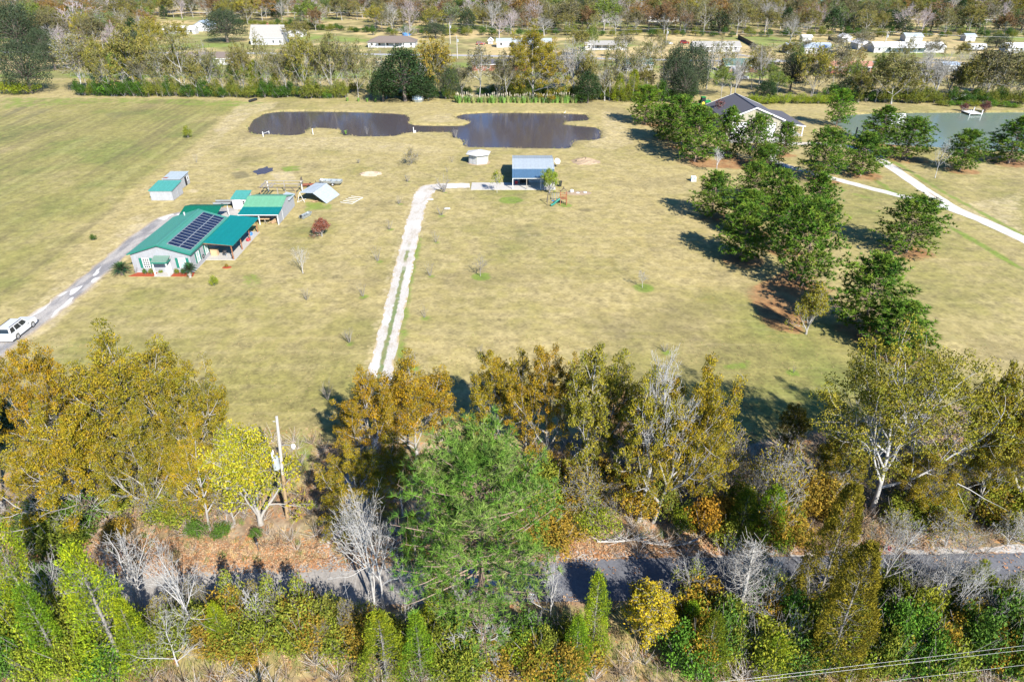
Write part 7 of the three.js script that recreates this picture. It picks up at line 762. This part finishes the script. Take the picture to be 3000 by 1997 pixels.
// hedges, brush and the wood behind
{
  const r = rng(333); const rowStuff = (name, label, sets) => { const gp = new THREE.Group(); gp.name = name; gp.userData.kind = 'stuff'; tag(gp, label, 'brush'); const at = [[], [], [], []]; for (const [n, x0, x1, y0, y1, up, hw] of sets) for (let i = 0; i < n; i++) { const f = (i + r() * .9) / n, px = x0 + (x1 - x0) * f, w = g(px, y0 + (y1 - y0) * f + (r() - .5) * 6), k = r() < .5 ? 3 : r() < .6 ? 0 : 1, h = rise(w.z, y0 + (y1 - y0) * f - up * (.6 + .8 * r())), pr = P.bush[k], s2 = h / pr.h, sr = span(hw * (.8 + .7 * r()), w.z, 1) / pr.r; at[k].push(new THREE.Matrix4().compose(w, new THREE.Quaternion().setFromAxisAngle(V(0, 1, 0), r() * 6.28), V(sr, s2, sr))); } at.forEach((list, k) => { if (list.length) for (const ch of P.bush[k].t.children) { const im = new THREE.InstancedMesh(ch.geometry, ch.name === 'foliage' ? tints[k === 3 ? 'dark' : 'dull'] : ch.material, list.length); list.forEach((m, i) => im.setMatrixAt(i, m)); im.name = ch.name; im.userData.kind = 'stuff'; im.castShadow = im.receiveShadow = true; gp.add(im); } }); scene.add(gp); };
  rowStuff('understory', 'dense dark brush along the foot of the treeline behind the ponds', [[60, 230, 1020, 279, 287, 42, 14], [14, 1120, 1340, 287, 290, 30, 12], [40, 1480, 2030, 286, 299, 46, 15], [40, 2420, 3020, 296, 306, 40, 17], [26, 1020, 1700, 268, 280, 26, 13]]); rowStuff('wood_edge_brush', 'dark understory brush along the edge of the far wood', [[70, 1090, 3020, 101, 110, 22, 10], [30, 640, 1090, 66, 96, 18, 10]]);
  const row = (n, x0, x1, y0, y1, up, hw, kinds, label, group) => { for (let i = 0; i < n; i++) { const f = (i + r() * .8) / n, px = x0 + (x1 - x0) * f, py = y0 + (y1 - y0) * f + (r() - .5) * 5, [k, tint] = kinds[r() * kinds.length | 0]; T('bush', px, py, py - up * (.7 + .6 * r()), hw * (.8 + .5 * r()), label, { k, tint, group }); } };
  row(20, 2190, 2440, 303, 303, 26, 14, [[1, 'lime'], [1, 'bright']], 'yellow-green hedge bush in the row right of the garage roof', 'hedge right of the garage'); row(14, 2745, 2990, 308, 314, 16, 14, [[3, 'lime'], [1]], 'low green bush along the far bank of the right pond', 'bushes on the far bank of the right pond'); 
  const fill = (n, x0, x1, y0, y1, up, hw, kinds, where) => { for (let i = 0; i < n; i++) { const px = x0 + (x1 - x0) * (i + r()) / n, py = y0 + (y1 - y0) * r(), [kd, k, tint, w] = kinds[r() * kinds.length | 0]; T(kd, px, py, py - up * (.65 + .6 * r()), hw * (.7 + .6 * r()), `${w} ${where}`, { k, tint, group: `${w} ${where}`.replace('tree', 'trees') }); } };
  const thin = [['far', 3, 'dull', 'thin grey-olive tree'], ['far', 1, 'plain', 'thin olive tree'], ['far', 0, 'gold', 'thin golden tree'], ['farbare', 0, undefined, 'thin grey bare tree'], ['far', 2, 'green', 'thin green tree']];
  fill(30, 240, 1020, 268, 283, 130, 27, thin, 'filling the left half of the treeline'); fill(12, 1120, 1360, 276, 290, 120, 25, thin, 'filling the treeline right of the magnolia'); fill(16, 1480, 2010, 270, 296, 130, 30, thin, 'filling the treeline above the reeds'); fill(14, 2030, 2440, 255, 290, 115, 30, thin, 'filling the treeline behind the garage'); fill(20, 2440, 3020, 270, 302, 120, 34, thin, 'filling the treeline above the right pond'); fill(14, 120, 480, 150, 250, 105, 34, [['far', 2, 'gold', 'golden tree'], ['liveoak', 0, 'plain', 'dark live oak'], ['far', 0, 'dull', 'grey-olive tree'], ['farbare', 1, undefined, 'pinkish bare tree']], 'in the left wood behind the treeline'); fill(12, 1560, 2420, 150, 200, 70, 26, thin, 'in the yards behind the right half of the treeline'); fill(9, 2440, 3020, 160, 240, 80, 30, thin, 'in the yards above the right pond');
  const edge = (x) => x < 430 ? 146 : x < 640 ? 56 : x < 730 ? 74 : x < 900 ? 64 : x < 1090 ? 92 : x < 2000 ? 100 : 105, open = (x, y) => (x > 1180 && x < 1480 && y > 24 && y < 47) || (x > 2630 && x < 2990 && y > 50 && y < 84) || (x > 360 && x < 600 && y < 30 && y > 20) || (x > 2370 && x < 2440 && y > 28 && y < 44) || (x > 1890 && x < 1995 && y > 56 && y < 70) || (x > 940 && x < 1090 && y > 62);
  const spots = [], grid = new Map(); for (let i = 0; i < 26000; i++) { const px = -60 + 3120 * r(), py = -16 + 164 * Math.sqrt(r()); if (py > edge(px) || open(px, py)) continue; const w = g(px, py), s = 9.5, key = (a, b) => a * 1000 + b, a = Math.floor(w.x / s), b = Math.floor(w.z / s); let ok = true; for (let m = -1; m <= 1 && ok; m++) for (let n = -1; n <= 1 && ok; n++) for (const q of grid.get(key(a + m, b + n)) ?? []) if ((q.x - w.x) ** 2 + (q.z - w.z) ** 2 < s * s) ok = false; if (!ok) continue; const kk = key(a, b); grid.set(kk, [...(grid.get(kk) ?? []), w]); spots.push({ px, py, w }); }
  spots.sort((a, b) => b.w.z - a.w.z); const marks = [[250, 'in the top left corner'], [500, 'behind the white mobile home at left'], [730, 'around the round live oak'], [900, 'behind the steep grey roof'], [1090, 'right of the small white garage'], [1250, 'behind the brown hip roof'], [1420, 'behind the bright green lawn'], [1620, 'behind the long mobile home'], [1850, 'behind the grey roofed mobile home'], [2030, 'behind the grey pad'], [2200, 'behind the dark diagonal fence'], [2440, 'behind the light blue roof'], [2640, 'behind the white gabled garage'], [2800, 'behind the very long white house'], [9999, 'behind the camper']], zone = (p) => marks.find((m) => p.px < m[0])[1], stuff = new Map(); let n = 0;
  for (const s of spots) {
    const q = r(), kind = q < .62 ? 'far' : q < .85 ? 'farbare' : 'fardark', list = P[kind], k = r() * list.length | 0, h = (kind === 'fardark' ? 11 : 14.5) * (.75 + .5 * r()), tint = kind === 'far' ? ['plain', 'gold', 'dull', 'dull', 'green', 'brown'][r() * 6 | 0] : undefined, pr = list[k], sc = h / pr.h, sr = sc * (.8 + .35 * r());
    if (n < 230) { n++; const c = pr.t.clone(), what = { far: { plain: 'olive', gold: 'golden', dull: 'grey-olive', green: 'green', brown: 'brownish' }[tint] + ' leafed', farbare: k ? 'pinkish bare' : 'grey bare', fardark: k ? 'conical dark evergreen' : 'round dark evergreen' }[kind]; c.name = numbered(pr.t.name); c.position.copy(s.w); c.rotation.y = r() * 6.28; c.scale.set(sr, sc, sr); tag(c, `${what} tree of the far wood ${zone(s)}`, 'tree', `${what} trees of the far wood ${zone(s)}`); if (tint) c.children[c.children.length - 1].material = tints[tint]; scene.add(c); }
    else { const key = kind + k + (tint ?? ''); if (!stuff.has(key)) stuff.set(key, { pr, tint, at: [] }); stuff.get(key).at.push(new THREE.Matrix4().compose(s.w, new THREE.Quaternion().setFromAxisAngle(V(0, 1, 0), r() * 6.28), V(sr, sc, sr))); }
  }
  const wood = new THREE.Group(); wood.name = 'far_wood'; wood.userData.kind = 'stuff'; tag(wood, 'far wood of mixed bare and leafy trees reaching back from the houses', 'wood');
  for (const { pr, tint, at } of stuff.values()) for (const ch of pr.t.children) { const m = new THREE.InstancedMesh(ch.geometry, ch.name === 'crown' && tint ? tints[tint] : ch.material, at.length); at.forEach((x, i) => m.setMatrixAt(i, x)); m.name = ch.name; m.castShadow = m.receiveShadow = true; m.userData.kind = 'stuff'; wood.add(m); } scene.add(wood); console.log('far trees', spots.length);
}
// ---------------------------------------------------------------- ground cover nobody could count
function cover(name, label, cat, geo, m, spots, r) { const im = new THREE.InstancedMesh(geo, m, spots.length), q = new THREE.Quaternion(), e = new THREE.Euler(); spots.forEach(([p, s, c, tilt = 0], i) => { e.set((r() - .5) * tilt, r() * 6.283, (r() - .5) * tilt); im.setMatrixAt(i, new THREE.Matrix4().compose(p, q.setFromEuler(e), V(s, s * (.8 + .4 * r()), s))); im.setColorAt(i, rgb(...c)); }); im.name = name; im.castShadow = im.receiveShadow = true; im.userData.kind = 'stuff'; tag(im, label, cat); scene.add(im); return im; }
{
  const r = rng(71), grass = new Geo(); for (let i = 0; i < 22; i++) { const a = r() * 6.28, l = .25 + .5 * r(), d = V(Math.cos(a) * l * .7, l, Math.sin(a) * l * .7), o = V((r() - .5) * .5, 0, (r() - .5) * .5), s = V(-Math.sin(a), 0, Math.cos(a)).multiplyScalar(.018); grass.tri(o.clone().add(s), o.clone().sub(s), o.clone().add(d)); }
  const gm = new THREE.MeshStandardMaterial({ color: rgb(1, 1, 1), roughness: 1, side: THREE.DoubleSide }), gg = grass.build(), spots = [];
  const roadZ = (x) => g(1500 + x * 20, 1701).z; const onRoad = (w) => { const c = g(1500, 1701).z + (w.x) * (-.05); return Math.abs(w.z - c) < 3; };
  for (let i = 0; i < 14000; i++) { const w = V((r() - .5) * 96, 0, -16 - 38 * r()); if (onRoad(w) || (w.z < -36 && r() < .6)) continue; const t = r(); spots.push([w, .4 + .7 * r(), t < .5 ? [.42, .31, .15] : t < .75 ? [.2, .2, .06] : t < .9 ? [.1, .16, .03] : [.36, .19, .08]]); }
  cover('dry_grass', 'dry tan and green grass on the road verges', 'grass', gg, gm, spots, r);
  const lg = new Geo(); for (let i = 0; i < 9; i++) leaf(lg, V((r() - .5) * .9, .03 + .04 * r(), (r() - .5) * .9), V((r() - .5) * .7, 1, (r() - .5) * .7).normalize(), .07, .55, r() * 6.28); const ls = []; for (let i = 0; i < 9500; i++) { const band = r() < .6, w = V((r() - .5) * 94, 0, band ? -38.5 - 3.5 * r() : -22 - 36 * r()); const c = g(1500, 1701).z - w.x * .05; if (Math.abs(w.z - c) < 2.1 && r() < .97) continue; const t = r(); ls.push([w.setY(Math.abs(w.z - c) < 3 ? .02 : 0), .8 + .8 * r(), t < .35 ? [.36, .17, .07] : t < .8 ? [.4, .27, .16] : [.24, .14, .08]]); }
  cover('leaf_litter', 'fallen orange-brown leaves along the road and under the trees', 'leaves', lg.build(), gm, ls, r);
  const tw = new Geo(); for (let i = 0; i < 16; i++) { const a = r() * 6.28, e = V(Math.cos(a) * (.3 + .7 * r()), .3 + 1.1 * r(), Math.sin(a) * (.3 + .7 * r())); tw.tube([V(0, 0, 0), e.clone().multiplyScalar(.5).add(jit(r, .3)), e], [.016, .012, .007], 3); } const ts = []; for (let i = 0; i < 1500; i++) { const south = r() < .6, w = V((r() - .5) * 94, 0, south ? -21 - 10 * r() : -40 - 16 * r()); ts.push([w, .6 + .9 * r(), r() < .6 ? [.42, .38, .34] : [.26, .2, .15]]); }
  cover('twig_brush', 'grey bare twig brush under the trees on both sides of the road', 'brush', tw.build(), gm, ts, r);
  // reeds along the treeline and pond edges
  const rd = new Geo(); for (let i = 0; i < 60; i++) { const a = r() * 6.28, l = 1.2 + 1.1 * r(), o = .5 * r(), p0 = V(Math.cos(a) * .3, 0, Math.sin(a) * .3), p1 = V(Math.cos(a) * (.4 + o * .6), l * .75, Math.sin(a) * (.4 + o * .6)), p2 = V(Math.cos(a) * (.7 + o), l * .8, Math.sin(a) * (.7 + o)), s = V(-Math.sin(a), 0, Math.cos(a)).multiplyScalar(.045); rd.quad(p0.clone().add(s), p0.clone().sub(s), p1.clone().sub(s), p1.clone().add(s)); rd.tri(p1.clone().add(s), p1.clone().sub(s), p2); } const rg = rd.build();
  const pl = new Geo(); for (let i = 0; i < 4; i++) { const x = (r() - .5) * .9, z = (r() - .5) * .6; pl.tube([V(x, 0, z), V(x * 1.2, 2.0, z)], [.012, .01], 3); pl.tube([V(x * 1.2, 1.9, z), V(x * 1.25, 2.2, z), V(x * 1.3, 2.6, z)], [.03, .08, .01], 5); } const plume = mat([.42, .38, .28]), pg = pl.build();
  for (let i = 0; i < 34; i++) { const px = 1333 + 360 * (i + r() * .7) / 34, o = g(px, 300 + r() * 2), t = new THREE.Group(); t.name = numbered('reed_clump'); t.position.copy(o); t.rotation.y = r() * 6.28; const s = .95 + .5 * r(); t.scale.set(s * 1.15, s * .95, s * 1.15); const a = new THREE.Mesh(rg, reedMats[i % 3]); a.name = 'blades'; const b = new THREE.Mesh(pg, plume); b.name = 'plume'; for (const m of [a, b]) { m.castShadow = m.receiveShadow = true; t.add(m); } tag(t, 'green pampas grass clump with pale plumes in the row behind the pond', 'grass clump', 'pampas grass behind the pond'); scene.add(t); }
  for (const [px, py] of [[1018, 296], [1050, 297], [1076, 298], [1100, 298]]) { const o = g(px, py), a = new THREE.Mesh(rg, reedMats[1]); a.name = numbered('reed_clump'); a.position.copy(o); a.scale.setScalar(.7); tag(a, 'small green grass clump in the short row left of the magnolia', 'grass clump', 'grass clumps left of the magnolia'); scene.add(a); }
  { const a = new THREE.Mesh(rg, reedMats[1]); a.name = numbered('reed_clump'); a.position.copy(g(1013, 392)); a.scale.setScalar(.55); tag(a, 'green rushes at the near shore of the main pond', 'grass clump'); scene.add(a); }
  const es = []; for (let k = 0; k < 2; k++) { const S = k ? shoreRight : shore; for (let i = 0; i < S.length; i++) { const a = S[i], b = S[(i + 1) % S.length], n = a.distanceTo(b) * 2.2; for (let j = 0; j < n; j++) if (r() < .6) { const w = a.clone().lerp(b, r()).add(V((r() - .5) * .8, 0, (r() - .5) * .8)); if (Math.abs(w.x) < 180) es.push([w.setY(Math.max(-.3, heightAt(w.x, w.z) - .02)), .4 + .5 * r(), r() < .6 ? [.3, .24, .11] : [.14, .17, .05]]); } } } cover('shore_grass', 'dry tufts of grass along the edges of both ponds', 'grass', gg, gm, es, r);
  const fs = []; for (let i = 0; i < 9000; i++) { const w = V((r() - .5) * 130, 0, -44 - 34 * r()); const t = r(); fs.push([w, .12 + .16 * r(), t < .6 ? [.4, .31, .15] : t < .85 ? [.25, .23, .08] : [.14, .19, .04]]); } cover('lawn_tufts', 'short tufts in the mown lawn behind the front trees', 'grass', gg, gm, fs, r);
}
renderer.render(scene, camera);
